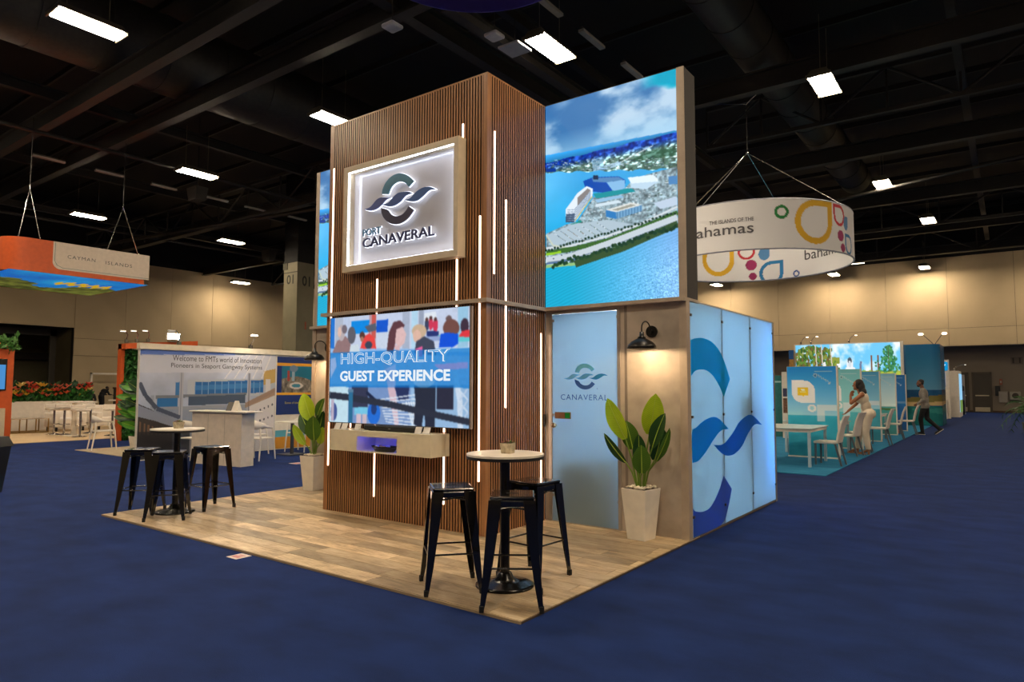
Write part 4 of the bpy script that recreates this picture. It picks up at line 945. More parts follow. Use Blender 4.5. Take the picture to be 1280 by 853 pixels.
MB().cyl((0, 0, 0.03), (0, 0, 1.72), 0.015, n=8).build('pole', M_ALU, t); MB().cyl((0, 0, 0), (0, 0, 0.03), 0.16, n=16).build('base', M_ALU, t)
m = MB(); m.lathe([(0.05, 1.62), (0.13, 1.5), (0.15, 1.25), (0.13, 1.12), (0.02, 1.1)], 14); m.xf(Matrix.Diagonal((0.9, 2.0, 1, 1))); m.build('coat', M_SHAD, t)

# ---- goose-neck wall lamps
def wall_lamp(x, s, side):
    t = thing('wall_lamp', 'black goose-neck barn lamp on the concrete wall at the %s' % side, 'lamp', (x, WYF, 2.113))
    MK = mat('lamp_black', (28, 25, 22), 0.35, 0.4)
    MB().cyl((0, 0, 0), (0, -0.022, 0), 0.062, n=24).build('wall_plate', MK, t)
    MB().cyl((0, -0.022, 0), (0, -0.05, 0), 0.022, n=14).build('boss', MK, t)
    pts = [(0, -0.04, 0.0)]
    for k in range(9):
        a = PI*k/8; pts.append((0, -0.15+0.1*math.cos(a), 0.0+0.075*math.sin(a)+0.02))
    pts.append((0, -0.25, -0.02)); MB().tube(pts, 0.0075, 8).build('arm', MK, t)
    MB().lathe([(0, -0.015), (0.022, -0.02), (0.024, -0.065), (0.04, -0.07), (0.042, -0.082), (0, -0.085)], 20, (0, -0.25, 0)).build('socket', MK, t)
    sh = MB().lathe([(0.024, -0.075), (0.05, -0.088), (0.105, -0.118), (0.14, -0.158), (0.15, -0.192), (0.146, -0.192), (0.135, -0.16), (0.1, -0.124), (0.048, -0.094), (0.02, -0.082)], 32, (0, -0.25, 0)).build('shade', MK, t)
    MB().ball((0, -0.25, -0.135), 0.028, 14, 8).build('bulb', emat('bulb_warm', (255, 205, 140), 60.0), t)
    ptlight('lamp_light', (0, -0.25, -0.175), 0.03, 16.0, (1.0, 0.74, 0.45), t)
    return t
wall_lamp(-2.995, 1, 'right of the frosted door'); wall_lamp(-8.25, -1, 'far left')

# ---- bar tables
M_MARB = mat('table_marble', (226, 216, 200), 0.3, var=0.06, scale=2.2)
def bar_table(loc, label):
    t = thing('bar_table', label, 'table', (*loc, FZ), 0, 'round bar tables of the booth')
    MB().cyl((0, 0, 0.985), (0, 0, 1.0), 0.3, n=48).build('table_top', M_MARB, t)
    MB().cyl((0, 0, 0.962), (0, 0, 0.9848), 0.302, n=48).build('top_edge', mat('edge_black', (24, 24, 26), 0.4), t)
    MB().cyl((0, 0, 0.08), (0, 0, 0.962), 0.037, n=20).build('pole', M_BLK, t)
    MB().lathe([(0, 0.0), (0.225, 0.0), (0.225, 0.012), (0.2, 0.022), (0.12, 0.038), (0.07, 0.06), (0.05, 0.1), (0.0, 0.1)], 40).build('base', mat('base_black', (22, 20, 18), 0.22, 0.5), t)
    return t
bar_table((-3.17, 4.21), 'round white-topped bar table in front, right of the tower corner')
bar_table((-8.15, 4.22), 'round white-topped bar table at the left end of the plank floor')
def succulent(loc, label):
    t = thing('succulent_pot', label, 'plant', loc, 0.2, 'small succulents on the bar tables')
    m = MB().frustum(0.0, 0.078, 0.078, 0.094); m.build('pot', mat('pot_stone', (176, 164, 138), 0.85, var=0.12, scale=30, bump=0.15), t)
    MB().box((-0.04, -0.04, 0.0775), (0.04, 0.04, 0.081)).build('soil', mat('soil', (56, 42, 30), 0.9), t)
    for k in range(22):
        a = k*2.399; r = 0.006+0.0016*k; cx, cy = 0.014*math.cos(k % 3*2.1), 0.014*math.sin(k % 3*2.1)
        ln = 0.022+0.0006*k; el = 1.25-0.045*k
        d = Vector((math.cos(a)*math.cos(el), math.sin(a)*math.cos(el), math.sin(el))); p = Vector((cx+math.cos(a)*r*0.5, cy+math.sin(a)*r*0.5, 0.08))
        u = d.cross(Vector((0, 0, 1))).normalized()*0.008; w = u.cross(d).normalized()*0.003
        MB().add([p, p+d*ln*0.6+u, p+d*ln*0.6-u, p+d*ln, p+d*ln*0.5+w, p+d*ln*0.5-w], [(0, 1, 4), (0, 4, 2), (1, 3, 4), (4, 3, 2), (0, 5, 1), (0, 2, 5), (1, 5, 3), (5, 2, 3)]).build('leaf', mat('succ_%d' % (k % 3), ((96, 130, 40), (120, 100, 64), (140, 70, 56))[k % 3], 0.5), t)
    return t
succulent((-3.16, 4.23, FZ+1.0), 'small potted succulent on the front right bar table'); succulent((-8.16, 4.235, FZ+1.0), 'small potted succulent on the far left bar table')

# ---- metal bar stools
def make_stool():
    t = thing('bar_stool', 'x', 'stool', (0, 0, FZ), 0, 'black metal bar stools')
    MK = mat('stool_black', (10, 10, 11), 0.16, 0.0, var=0.02, spec=0.6, coat=0.6)
    MB().bbox((-0.155, -0.155, 0.735), (0.155, 0.155, 0.762), 0.012).build('seat', MK, t)
    m = MB().bbox((-0.158, -0.158, 0.69), (0.158, 0.158, 0.738), 0.01); m.build('apron', MK, t)
    MB().box((-0.045, -0.012, 0.7615), (0.045, 0.012, 0.763)).build('hand_slot', mat('slot_black', (2, 2, 2), 0.9), t)
    for sx in (-1, 1):
        for sy in (-1, 1):
            def ring(z, c, w, th):
                # L-section with its corner outward
                X, Y = sx*c, sy*c
                return [(X, Y, z), (X-sx*w, Y, z), (X-sx*w, Y-sy*th, z), (X-sx*th, Y-sy*th, z), (X-sx*th, Y-sy*w, z), (X, Y-sy*w, z)]
            lv = [ring(0.735, 0.162, 0.088, 0.008), ring(0.5, 0.178, 0.072, 0.008), ring(0.2, 0.2, 0.05, 0.008), ring(0.05, 0.212, 0.034, 0.009), ring(0.0, 0.216, 0.026, 0.012)]
            vs = [p for r in lv for p in r]; fs = [(j*6+i, j*6+(i+1) % 6, (j+1)*6+(i+1) % 6, (j+1)*6+i) for j in range(4) for i in range(6)]+[tuple(range(5, -1, -1)), tuple(range(24, 30))]
            lg = MB().add(vs, fs).build('leg', MK, t)
            MB().bbox((sx*0.203-0.016, sy*0.203-0.016, 0.0), (sx*0.203+0.016, sy*0.203+0.016, 0.045), 0.005).build('rubber_foot', mat('rubber', (14, 14, 14), 0.7), lg)
    for a, b in (((-1, -1), (1, -1)), ((1, -1), (1, 1)), ((1, 1), (-1, 1)), ((-1, 1), (-1, -1))):
        q = 0.187
        MB().tube([(a[0]*q, a[1]*q, 0.285), (b[0]*q, b[1]*q, 0.285)], 0.0075, 8).build('stretcher', MK, t)
        q = 0.155
        MB().tube([(a[0]*q, a[1]*q, 0.665), ((a[0]+b[0])/2*q*0.96, (a[1]+b[1])/2*q*0.96, 0.69), (b[0]*q, b[1]*q, 0.665)], 0.008, 6).build('upper_brace', MK, t)
    return t
R_ = math.radians
stools = [(-3.475, 3.93, 49, 'black metal bar stool nearest the slatted wall, left of the front table'), (-2.87, 3.90, 35, 'black metal bar stool frontmost, before the front table'), (-3.14, 4.56, -4, 'black metal bar stool behind the front table, next to the frosted door'),
          (-8.47, 3.97, 44, 'leftmost black metal bar stool at the far left table'), (-7.86, 3.99, 52, 'black metal bar stool in front of the far left table'), (-8.1, 4.63, 3, 'rightmost black metal bar stool at the far left table')]
s0 = make_stool()
for i, (x, y, a, lab) in enumerate(stools):
    if i == 0: s0.location = (x, y, FZ); s0.rotation_euler = (0, 0, R_(a)); s0['label'] = lab
    else: dup(s0, (x, y, FZ), R_(a), lab)

# ---- tall planters
def leaf_mat(name, c1, c2):
    m = bpy.data.materials.new(name); m.use_nodes = True; nt = m.node_tree; N = nt.nodes; L = nt.links; b = N['Principled BSDF']; o = N['Material Output']
    b.inputs['Roughness'].default_value = 0.38
    tc = N.new('ShaderNodeTexCoord'); sp = N.new('ShaderNodeSeparateXYZ'); L.new(tc.outputs['Object'], sp.inputs[0])
    ab = N.new('ShaderNodeMath'); ab.operation = 'ABSOLUTE'; L.new(sp.outputs[0], ab.inputs[0])
    w = N.new('ShaderNodeMath'); w.operation = 'MULTIPLY_ADD'; w.inputs[1].default_value = -0.5; L.new(ab.outputs[0], w.inputs[0]); L.new(sp.outputs[1], w.inputs[2])
    sn = N.new('ShaderNodeMath'); sn.operation = 'MULTIPLY'; sn.inputs[1].default_value = 330; L.new(w.outputs[0], sn.inputs[0])
    si = N.new('ShaderNodeMath'); si.operation = 'SINE'; L.new(sn.outputs[0], si.inputs[0])
    mr = N.new('ShaderNodeMapRange'); mr.inputs['From Min'].default_value = -1; L.new(si.outputs[0], mr.inputs[0])
    nz = N.new('ShaderNodeTexNoise'); nz.inputs['Scale'].default_value = 6; L.new(tc.outputs['Object'], nz.inputs[0])
    mx = N.new('ShaderNodeMath'); mx.operation = 'MULTIPLY_ADD'; mx.inputs[1].default_value = 0.3; L.new(mr.outputs[0], mx.inputs[0]); L.new(nz.outputs['Fac'], mx.inputs[2])
    rp = N.new('ShaderNodeValToRGB'); rp.color_ramp.elements[0].position = 0.3; rp.color_ramp.elements[1].position = 0.85
    rp.color_ramp.elements[0].color = (*lin(c2), 1); rp.color_ramp.elements[1].color = (*lin(c1), 1); L.new(mx.outputs[0], rp.inputs[0]); L.new(rp.outputs[0], b.inputs['Base Color'])
    tr = N.new('ShaderNodeBsdfTranslucent'); L.new(rp.outputs[0], tr.inputs[0]); ms = N.new('ShaderNodeMixShader'); ms.inputs[0].default_value = 0.25
    L.new(b.outputs[0], ms.inputs[1]); L.new(tr.outputs[0], ms.inputs[2]); L.new(ms.outputs[0], o.inputs[0])
    MATS[name] = m; return m
LM = [leaf_mat('leaf_bright', (178, 204, 40), (136, 172, 28)), leaf_mat('leaf_mid', (84, 122, 34), (58, 96, 26)), leaf_mat('leaf_deep', (40, 82, 34), (26, 60, 26))]
def leaf_obj(base, tip, width, face, m, parent, name='leaf', curl=0.12, fold=0.25):
    """broad leaf from base to tip; local y runs along the leaf, z out of its face"""
    base = Vector(base); tip = Vector(tip); d = tip-base; ln = d.length; y = d.normalized(); f = Vector(face); z = (f-y*f.dot(y)).normalized(); x = y.cross(z)
    n, k = 10, 3; vs = []; fs = []
    for i in range(n+1):
        t = i/n; w = width*0.5*(math.sin(PI*min(1, t*0.93+0.05))**0.72)*(1 if t < 1 else 0.05)*(1.0-0.22*t)
        for j in range(-k, k+1):
            q = j/k; vs.append((w*q, ln*t, fold*w*abs(q)**1.3+curl*ln*(t-t*t)-curl*ln*0.6*t*t*abs(q)*0.2))
    c = 2*k+1
    for i in range(n):
        for j in range(2*k): fs.append((i*c+j, i*c+j+1, (i+1)*c+j+1, (i+1)*c+j))
    me = bpy.data.meshes.new(name); me.from_pydata(vs, [], fs); me.polygons.foreach_set('use_smooth', [True]*len(fs))
    o = link(name, me, m, parent)
    o.matrix_local = Matrix(((x.x, y.x, z.x, base.x), (x.y, y.y, z.y, base.y), (x.z, y.z, z.z, base.z), (0, 0, 0, 1)))
    rib = MB().tube([(0, ln*t, curl*ln*(t-t*t)+0.003) for t in (0, .25, .5, .75, .97)], [0.006, 0.005, 0.004, 0.003, 0.0015], 5).build('midrib', mat('midrib', (166, 190, 70), 0.5), o)
    return o
def planter(loc, rz, label, leaves):
    t = thing('potted_plant', label, 'plant', (*loc, FZ), rz, None)
    M_POT = mat('planter_white', (238, 230, 214), 0.45, var=0.02)
    m = MB(); m.frustum(0.0, 0.2, 0.5, 0.285); m.build('pot', M_POT, t)
    MB().box((-0.128, -0.128, 0.499), (0.128, 0.128, 0.503)).build('soil', mat('soil', (56, 42, 30), 0.9), t)
    st = MB(); rr = random.Random(3)
    for k in range(70): st.ball((rr.uniform(-0.12, 0.12), rr.uniform(-0.12, 0.12), 0.508+rr.uniform(0, 0.01)), rr.uniform(0.011, 0.018), 7, 4, (1.2, 1, 0.7))
    o = st.build('pebbles', mat('pebble_white', (228, 216, 194), 0.6), t); o['kind'] = 'stuff'
    iv = Matrix.Rotation(-rz, 3, 'Z')
    for (x0, z0, x1, z1, y, w, mi, tilt) in leaves:
        b = iv @ Vector((x0-loc[0], y-loc[1], 0)); p = iv @ Vector((x1-loc[0], y-0.03-loc[1], 0)); b.z = z0-FZ; p.z = z1-FZ
        f = iv @ Vector((0.45+tilt, -0.9, 0.15))
        leaf_obj(b, p, w, f, LM[mi], t)
        root = Vector((b.x*0.22, b.y*0.22, 0.5)); mid = root.lerp(b, 0.55)+Vector((-(b.x)*0.12, 0, 0.02))
        MB().tube([root, mid, b, b.lerp(p, 0.12)], [0.011, 0.009, 0.007, 0.004], 7).build('stem', mat('stem_green', (110, 140, 50), 0.5), t)
    return t
planter((-3.04, 6.31), -0.12, 'tall white planter with broad leaves beside the frosted door',
        [(-3.16, 1.01, -3.35, 1.42, 6.22, 0.21, 0, -0.5), (-3.15, 0.9, -3.21, 1.19, 6.36, 0.2, 1, 0.2), (-3.15, 0.78, -3.38, 1.06, 6.2, 0.13, 2, -0.9), (-2.95, 0.69, -2.94, 0.97, 6.15, 0.2, 1, 0.0), (-3.05, 0.78, -3.03, 1.06, 6.28, 0.16, 2, 0.5),
         (-2.95, 1.06, -2.86, 1.47, 6.33, 0.25, 0, 0.2), (-2.88, 0.94, -2.73, 1.28, 6.25, 0.19, 2, -0.6), (-2.82, 0.81, -2.66, 1.14, 6.2, 0.12, 1, 1.6), (-2.92, 0.8, -2.81, 1.13, 6.38, 0.2, 2, 0.3)])
planter((-8.3, 6.34), 0.1, 'tall white planter with broad leaves left of the slatted tower',
        [(-8.33, 1.03, -8.50, 1.43, 6.3, 0.27, 0, 0.1), (-8.25, 1.07, -8.05, 1.36, 6.34, 0.2, 1, -0.4), (-8.12, 0.76, -8.12, 1.11, 6.2, 0.27, 1, 0.1), (-8.39, 0.68, -8.66, 0.96, 6.25, 0.17, 0, -0.2), (-8.45, 0.81, -8.66, 1.13, 6.38, 0.22, 2, 0.2), (-8.26, 0.9, -8.14, 1.17, 6.4, 0.2, 2, 0.2), (-8.12, 0.7, -8.02, 0.95, 6.3, 0.16, 0, 0.2)])

# ---- paper floor stickers
def sticker(x, y, rz, label, sz=0.155):
    t = thing('floor_sticker', label, 'sticker', (x, y, 0.0), rz)
    MB().box((-sz/2, -sz/2, 0.001), (sz/2, sz/2, 0.003)).build('paper', mat('sticker_white', (214, 198, 190), 0.7), t)
    MB().box((-sz*0.36, -sz*0.3, 0.003), (sz*0.36, sz*0.05, 0.0036)).box((-sz*0.3, sz*0.14, 0.003), (sz*0.3, sz*0.28, 0.0036)).build('red_print', mat('sticker_red', (196, 130, 128), 0.7), t)
sticker(-5.66, 3.53, 0.0, 'small white and red sticker on the carpet at the plank edge'); sticker(-11.5, 8.4, 0.0, 'small pale sticker on the carpet near the left planter', 0.25)
# ================================================================ LEFT: neighbouring booths
M_WHT = mat('white_laminate', (226, 218, 204), 0.4, var=0.02)
M_PLAST = mat('white_plastic', (228, 220, 208), 0.35, var=0.02)
M_ORANGE = mat('orange_panel', (190, 78, 16), 0.5, var=0.03)
M_CHROME = mat('chrome_post', (190, 188, 186), 0.15, 0.95)

# ---- backdrop wall with the gangway picture
def fconv(x, y):
    u = (x-112)/543.0; top = 122+20*u; bot = 545-34*u
    return u, (y-top)/(bot-top)
def gangway_picture():
    W_, H_ = 220, 150
    c = Canvas(W_, H_, (196, 196, 206), fconv); u, v = c.u, c.v; n = fbm(H_, W_, 5, 2, 5, 1.6)
    sky = np.array([202, 202, 212.])*(1-v[..., None])+np.array([150, 166, 192.])*v[..., None]; c.a[:] = sky+(n[..., None]-0.5)*50
    c.a[v > 0.55] *= 0.8
    c.rect(108, 118, 470, 145, (86, 112, 178)); c.rect(108, 142, 660, 212, (206, 204, 210), 0.75)
    # glazed boarding bridge
    c.poly([(175, 312), (250, 300), (250, 345), (175, 360)], (40, 110, 168)); c.poly([(240, 250), (265, 246), (265, 300), (240, 300)], (60, 120, 176))
    c.poly([(285, 240), (655, 235), (655, 300), (285, 310)], (180, 184, 190)); c.poly([(312, 248), (600, 240), (600, 290), (312, 298)], (36, 100, 160))
    for k in range(11): c.line([(312+k*27, 246), (312+k*27, 300)], 2.5, (150, 176, 200))
    c.poly([(312, 262), (600, 250), (600, 270), (312, 280)], (90, 150, 200), 0.5)
    c.poly([(170, 300), (525, 290), (525, 300), (170, 312)], (120, 124, 132)); c.poly([(290, 305), (520, 296), (520, 330), (290, 340)], (70, 84, 104)); c.poly([(160, 345), (525, 335), (525, 345), (160, 356)], (150, 154, 162))
    for x in (262, 535): c.rect(x-8, 212, x+8, 420, (176, 176, 184)); c.rect(x-3, 212, x+1, 420, (120, 122, 132))
    c.rect(152, 300, 166, 520, (150, 156, 170)); c.poly([(600, 205), (655, 195), (655, 250), (600, 260)], (196, 160, 90)); c.rect(608, 238, 632, 290, (210, 204, 200))
    # sheds and quay at left, ship at right
    c.poly([(108, 330), (150, 350), (235, 400), (235, 520), (108, 545)], (52, 46, 44)); c.poly([(110, 335), (165, 360), (235, 395), (235, 420), (165, 395), (110, 380)], (136, 142, 158))
    for k in range(8): c.rect(118+k*14, 400+k*6, 124+k*14, 450, (120, 90, 66))
    c.poly([(108, 440), (300, 430), (300, 545), (108, 545)], (34, 32, 34), 0.75)
    c.line([(112, 250), (135, 300), (175, 350), (260, 385)], 16, (70, 78, 98))
    c.poly([(540, 345), (655, 285), (655, 515), (540, 520)], (212, 206, 204)); c.poly([(520, 330), (655, 270), (655, 300), (520, 350)], (150, 110, 78), 0.7)
    for k in range(6):
        c.ell(552+k*18, 372-k*7, 3.5, 4.5, (70, 72, 84)); c.ell(552+k*18, 412-k*6, 3.5, 5, (84, 84, 94))
    c.poly([(300, 400), (540, 380), (540, 520), (300, 525)], (150, 140, 136), 0.6)
    for k in range(5): c.line([(505+k*32, 140), (430+k*40, 235)], 4, (236, 228, 220), 0.8)
    c.rect(470, 128, 655, 142, (110, 120, 130), 0.8)
    return c
fw = thing('exhibit_backdrop', 'printed backdrop wall with a boarding bridge photograph and welcome lines', 'backdrop', (-14.4, 8.73, 0))
def fl_(x, y, z): return (x+14.4, y-8.73, z)
MB().box(fl_(-14.5, 6.62, 0), fl_(-14.42, 10.9, 2.3)).build('wall_board', M_WHT, fw)
MB().box(fl_(-14.52, 6.6, 2.3), fl_(-14.38, 10.92, 2.42)).build('header_rail', mat('header_cream', (226, 212, 184), 0.5), fw)
gangway_picture().sheet('graphic', fl_(-14.415, 6.63, 2.29), (0, 3.2, 0), (0, 0, -2.27), vmat('printed_vinyl', 0, 0.45), fw)
M_INK = mat('ink_dark', (58, 54, 56), 0.6)
lettering('Welcome to FMTs world of Innovation', fl_(-14.413, 7.30, 2.075), (0, 1, 0), (0, 0, 1), (1, 0, 0), 2.13, 0.125, M_INK, fw)
lettering('Pioneers in Seaport Gangway Systems', fl_(-14.413, 7.27, 1.90), (0, 1, 0), (0, 0, 1), (1, 0, 0), 2.18, 0.13, M_INK, fw)
c = Canvas(64, 100, (24, 48, 110)); R = c.rect
R(0, 0.11, 1, 0.16, (226, 160, 40)); R(0.13, 0.16, 1, 0.62, (20, 112, 136)); nn = fbm(100, 64, 16, 9, 3); mm = (c.v > 0.42-0.08*np.sin(c.u*3)) & (c.v < 0.62) & (c.u > 0.13)
c.a[mm] = (np.array([120, 110, 96.])*(0.2+1.5*nn[..., None]))[mm]; c.ell(0.55, 0.5, 0.2, 0.06, (210, 200, 190)); c.ell(0.55, 0.5, 0.13, 0.035, (60, 130, 150)); R(0.29, 0.24, 0.35, 0.42, (170, 60, 50)); R(0.42, 0.2, 0.5, 0.42, (150, 170, 180)); c.ell(0.47, 0.2, 0.12, 0.06, (110, 130, 150))
R(0, 0.62, 1, 0.66, (226, 160, 40))
ps = c.sheet('poster', fl_(-14.41, 9.86, 2.26), (0, 1.02, 0), (0, 0, -1.42), MATS['printed_vinyl'], fw); ps['label'] = 'navy poster with yellow bars and an industrial port photo'
lettering('Some of the world', fl_(-14.408, 10.1, 1.1), (0, 1, 0), (0, 0, 1), (1, 0, 0), 0.6, 0.055, mat('ink_yellow', (200, 180, 90), 0.6), fw)
MB().box(fl_(-14.42, 9.86, 0.02), fl_(-14.41, 10.88, 0.3)).build('orange_base', mat('base_orange', (206, 140, 40), 0.5), fw)
MB().box(fl_(-14.42, 9.86, 0.3), fl_(-14.41, 10.88, 0.46)).build('teal_band', mat('band_teal', (90, 170, 190), 0.5), fw)
def arm_lamp(x, y, z, lab, dx=0.45, lit=0.0, vert=False):
    t = thing('arm_lamp', lab, 'lamp', (x, y, z), 0, None)
    MB().box((-0.03, -0.04, -0.1), (0.03, 0.04, 0.0)).build('clamp', M_CHROME, t)
    MB().tube([(0, 0, 0), (dx*0.25, 0, 0.12), (dx*0.7, -0.12, 0.22), (dx, -0.2, 0.22)], 0.012, 6).build('arm', M_CHROME, t)
    MB().bbox((dx-0.04, -0.3, 0.2), (dx+0.05, -0.16, 0.225), 0.01).build('head', M_WHT, t)
    MB().box((dx-0.03, -0.29, 0.19), (dx+0.04, -0.17, 0.1995)).build('lens', emat('lens_%d' % int(lit), (255, 246, 232), max(0.6, lit)), t)
    return t
arm_lamp(-14.45, 9.15, 2.5, 'chrome arm spotlight shining on the welcome backdrop', 0.5, 200)
arm_lamp(-14.45, 7.44, 2.5, 'small unlit arm lamp above the left part of the welcome backdrop', 0.12, 0)
t = thing('reception_counter', 'white reception counter in front of the welcome backdrop', 'counter', (-12.55, 7.42, 0), 0.14)
MB().box((-0.72, -0.18, 0), (0.72, 0.12, 1.02)).build('body', mat('counter_cream', (222, 206, 186), 0.5), t)
MB().bbox((-0.78, -0.22, 1.02), (0.86, 0.2, 1.05), 0.008).build('counter_top', M_WHT, t)
for k in (-0.24, 0.24): MB().box((k-0.004, -0.1815, 0.02), (k+0.004, -0.18, 1.0)).build('joint', mat('joint_grey', (170, 158, 140), 0.6), t)
t = thing('tablet_stand', 'small tablet on a stand on the white counter', 'tablet', (-12.35, 7.42, 1.051), 0.2)
MB().hexa([(-0.1, -0.02, 0.0), (0.1, -0.02, 0.0), (0.1, 0.0, 0.0), (-0.1, 0.0, 0.0), (-0.1, 0.05, 0.17), (0.1, 0.05, 0.17), (0.1, 0.06, 0.17), (-0.1, 0.06, 0.17)]).build('screen', mat('tablet_dark', (70, 66, 60), 0.3), t); MB().box((-0.06, 0.0, 0), (0.06, 0.11, 0.01)).build('foot', M_CHROME, t)
t = thing('paper_tent', 'folded white paper sign on the white counter', 'paper sign', (-12.12, 7.42, 1.051), 0.1)
MB().add([(-0.1, -0.05, 0), (0.1, -0.05, 0), (0.1, 0.05, 0), (-0.1, 0.05, 0), (-0.06, 0, 0.2), (0.06, 0, 0.2)], [(0, 1, 5, 4), (1, 2, 5), (2, 3, 4, 5), (3, 0, 4), (0, 3, 2, 1)]).build('card', M_WHT, t); MB().box((-0.11, -0.055, 0), (0.11, 0.055, 0.004)).build('base', M_WHT, t)

# ---- white plastic armchair
def make_plastic_chair():
    t = thing('plastic_chair', 'x', 'chair', (0, 0, 0), 0, 'white plastic armchairs')
    MB().bbox((-0.22, -0.22, 0.43), (0.22, 0.2, 0.46), 0.012).build('seat', M_PLAST, t)
    # wrap-around back and arms: a bent band
    pts = [(-0.25, -0.16), (-0.26, 0.05), (-0.2, 0.2), (0, 0.25), (0.2, 0.2), (0.26, 0.05), (0.25, -0.16)]
    vs = []; zt = (0.68, 0.72, 0.8, 0.82, 0.8, 0.72, 0.68); zb = (0.64, 0.66, 0.64, 0.64, 0.64, 0.66, 0.64)
    for (x, y), a, b in zip(pts, zt, zb): vs += [(x, y, b), (x, y, a), (x*0.92, y*0.92, a), (x*0.92, y*0.92, b)]
    fs = [(i*4+k, i*4+(k+1) % 4, i*4+4+(k+1) % 4, i*4+4+k) for i in range(6) for k in range(4)]+[(0, 1, 2, 3), (27, 26, 25, 24)]
    MB().add(vs, fs, True).build('backrest', M_PLAST, t)
    for sx in (-1, 1):
        MB().tube([(sx*0.25, -0.15, 0.66), (sx*0.25, -0.2, 0.44), (sx*0.26, -0.25, 0.0)], [0.02, 0.02, 0.014], 7).build('leg', M_PLAST, t)
        MB().tube([(sx*0.2, 0.19, 0.66), (sx*0.22, 0.2, 0.44), (sx*0.25, 0.27, 0.0)], [0.02, 0.02, 0.014], 7).build('leg', M_PLAST, t)
    return t
pc = None
for x, y, a, lab in ((-12.75, 8.3, 200, 'white plastic chair nearest the right end of the counter'), (-13.8, 8.85, 110, 'white plastic chair left of the round cafe table'), (-13.6, 10.0, 20, 'white plastic chair behind the round cafe table'), (-12.4, 9.9, -60, 'white plastic chair right of the round cafe table by the planter'),
                     (-13.9, 7.55, 190, 'white plastic chair between the counter and the dark left end of the backdrop'), (-17.6, 7.3, 168, 'white plastic chair alone on the beige floor at the far left')):
    if pc is None: pc = make_plastic_chair(); pc.location = (x, y, 0); pc.rotation_euler = (0, 0, R_(a)); pc['label'] = lab
    else: dup(pc, (x, y, 0.012 if x < -15 else 0), R_(a), lab)
t = thing('cafe_table', 'round white cafe table on a dark column by the navy poster', 'table', (-13.1, 9.4, 0))
MB().cyl((0, 0, 0.72), (0, 0, 0.745), 0.38, n=32).build('table_top', M_WHT, t); MB().cyl((0, 0, 0.02), (0, 0, 0.72), 0.04, n=14).build('pole', mat('pole_grey', (70, 72, 80), 0.4, 0.4), t); MB().bbox((-0.24, -0.24, 0), (0.24, 0.24, 0.02), 0.006).build('foot', MATS['pole_grey'], t)

# ---- beige floors
M_BEI = mat('beige_floor', (206, 176, 132), 0.5, var=0.04, scale=1)
tag(MB().box((-18.0, 6.86, 0), (-14.55, 9.6, 0.012)).build('floor_mat', mat('beige_mat', (168, 152, 124), 0.7, var=0.04), None), 'grey beige floor strip under the lone white chair at the left', 'floor mat')
tag(MB().box((-33, 3.0, 0), (-21.2, 12.5, 0.012)).build('lounge_floor', M_BEI, None), 'light beige floor of the lounge booth at the far left', 'floor')

# ---- fiddle-leaf fig
t = thing('fig_tree', 'leafy green fig in a small white pot at the left end of the backdrop', 'plant', (-17.2, 7.95, 0.012))
MB().frustum(0, 0.26, 0.3, 0.34).build('pot', M_WHT, t); MB().box((-0.15, -0.15, 0.297), (0.15, 0.15, 0.303)).build('soil', MATS['soil'], t)
MB().tube([(0, 0, 0.3), (0.03, 0, 0.7), (0.0, 0.02, 1.1), (0.05, 0.0, 1.5)], [0.02, 0.017, 0.014, 0.01], 7).build('trunk', mat('fig_bark', (64, 48, 36), 0.8), t)
FG = [leaf_mat('fig_bright', (84, 150, 44), (54, 116, 32)), leaf_mat('fig_dark', (26, 70, 30), (16, 48, 22))]
rr = random.Random(12)
for k in range(26):
    z = 0.42+1.1*k/25; a = k*2.4; r = 0.06
    b = Vector((r*math.cos(a), r*math.sin(a), z)); out = Vector((math.cos(a), math.sin(a), rr.uniform(-0.1, 0.75))).normalized()
    leaf_obj(b, b+out*rr.uniform(0.3, 0.46), rr.uniform(0.2, 0.28), Vector((0.9+rr.uniform(-.5, .5), -0.45+rr.uniform(-.5, .5), 0.35)), FG[k % 2], t, curl=0.1)

for k in range(9):
    b = Vector((-0.02, -0.03, 0.5+0.12*k)); out = Vector((-0.55+rr.uniform(-0.15, 0.15), -0.75+rr.uniform(-0.2, 0.2), rr.uniform(-0.15, 0.6))).normalized()
    leaf_obj(b, b+out*rr.uniform(0.4, 0.56), rr.uniform(0.2, 0.27), Vector((0.8, -0.5+rr.uniform(-.4, .4), 0.4)), FG[k % 2], t, curl=0.1)

# ---- orange portal with a plant wall
t = thing('orange_portal', 'orange portal frame with a green plant wall behind the welcome backdrop', 'booth frame', (-20.0, 9.7, 0))
MB().box((-0.3, -0.98, 0), (-0.1, -0.88, 2.72)).build('post', M_ORANGE, t); MB().box((-0.3, 1.0, 0), (-0.1, 1.1, 2.9)).build('post', M_ORANGE, t)
MB().hexa([(-0.3, -0.98, 2.57), (0.15, -0.98, 2.57), (0.15, 1.1, 2.74), (-0.3, 1.1, 2.74), (-0.3, -0.98, 2.72), (0.15, -0.98, 2.72), (0.15, 1.1, 2.9), (-0.3, 1.1, 2.9)]).build('beam', M_ORANGE, t)
MB().box((-0.3, -0.88, 0), (-0.25, 1.0, 2.57)).build('back_board', mat('board_dark', (40, 42, 36), 0.8), t)
MB().box((-0.25, -0.42, 1.1), (-0.1, 0.6, 2.05)).build('screen_frame', mat('screen_dark', (36, 36, 44), 0.4), t); MB().box((-0.1, -0.36, 1.2), (-0.09, 0.55, 1.95)).build('screen', mat('screen_pale', (150, 160, 186), 0.4), t)
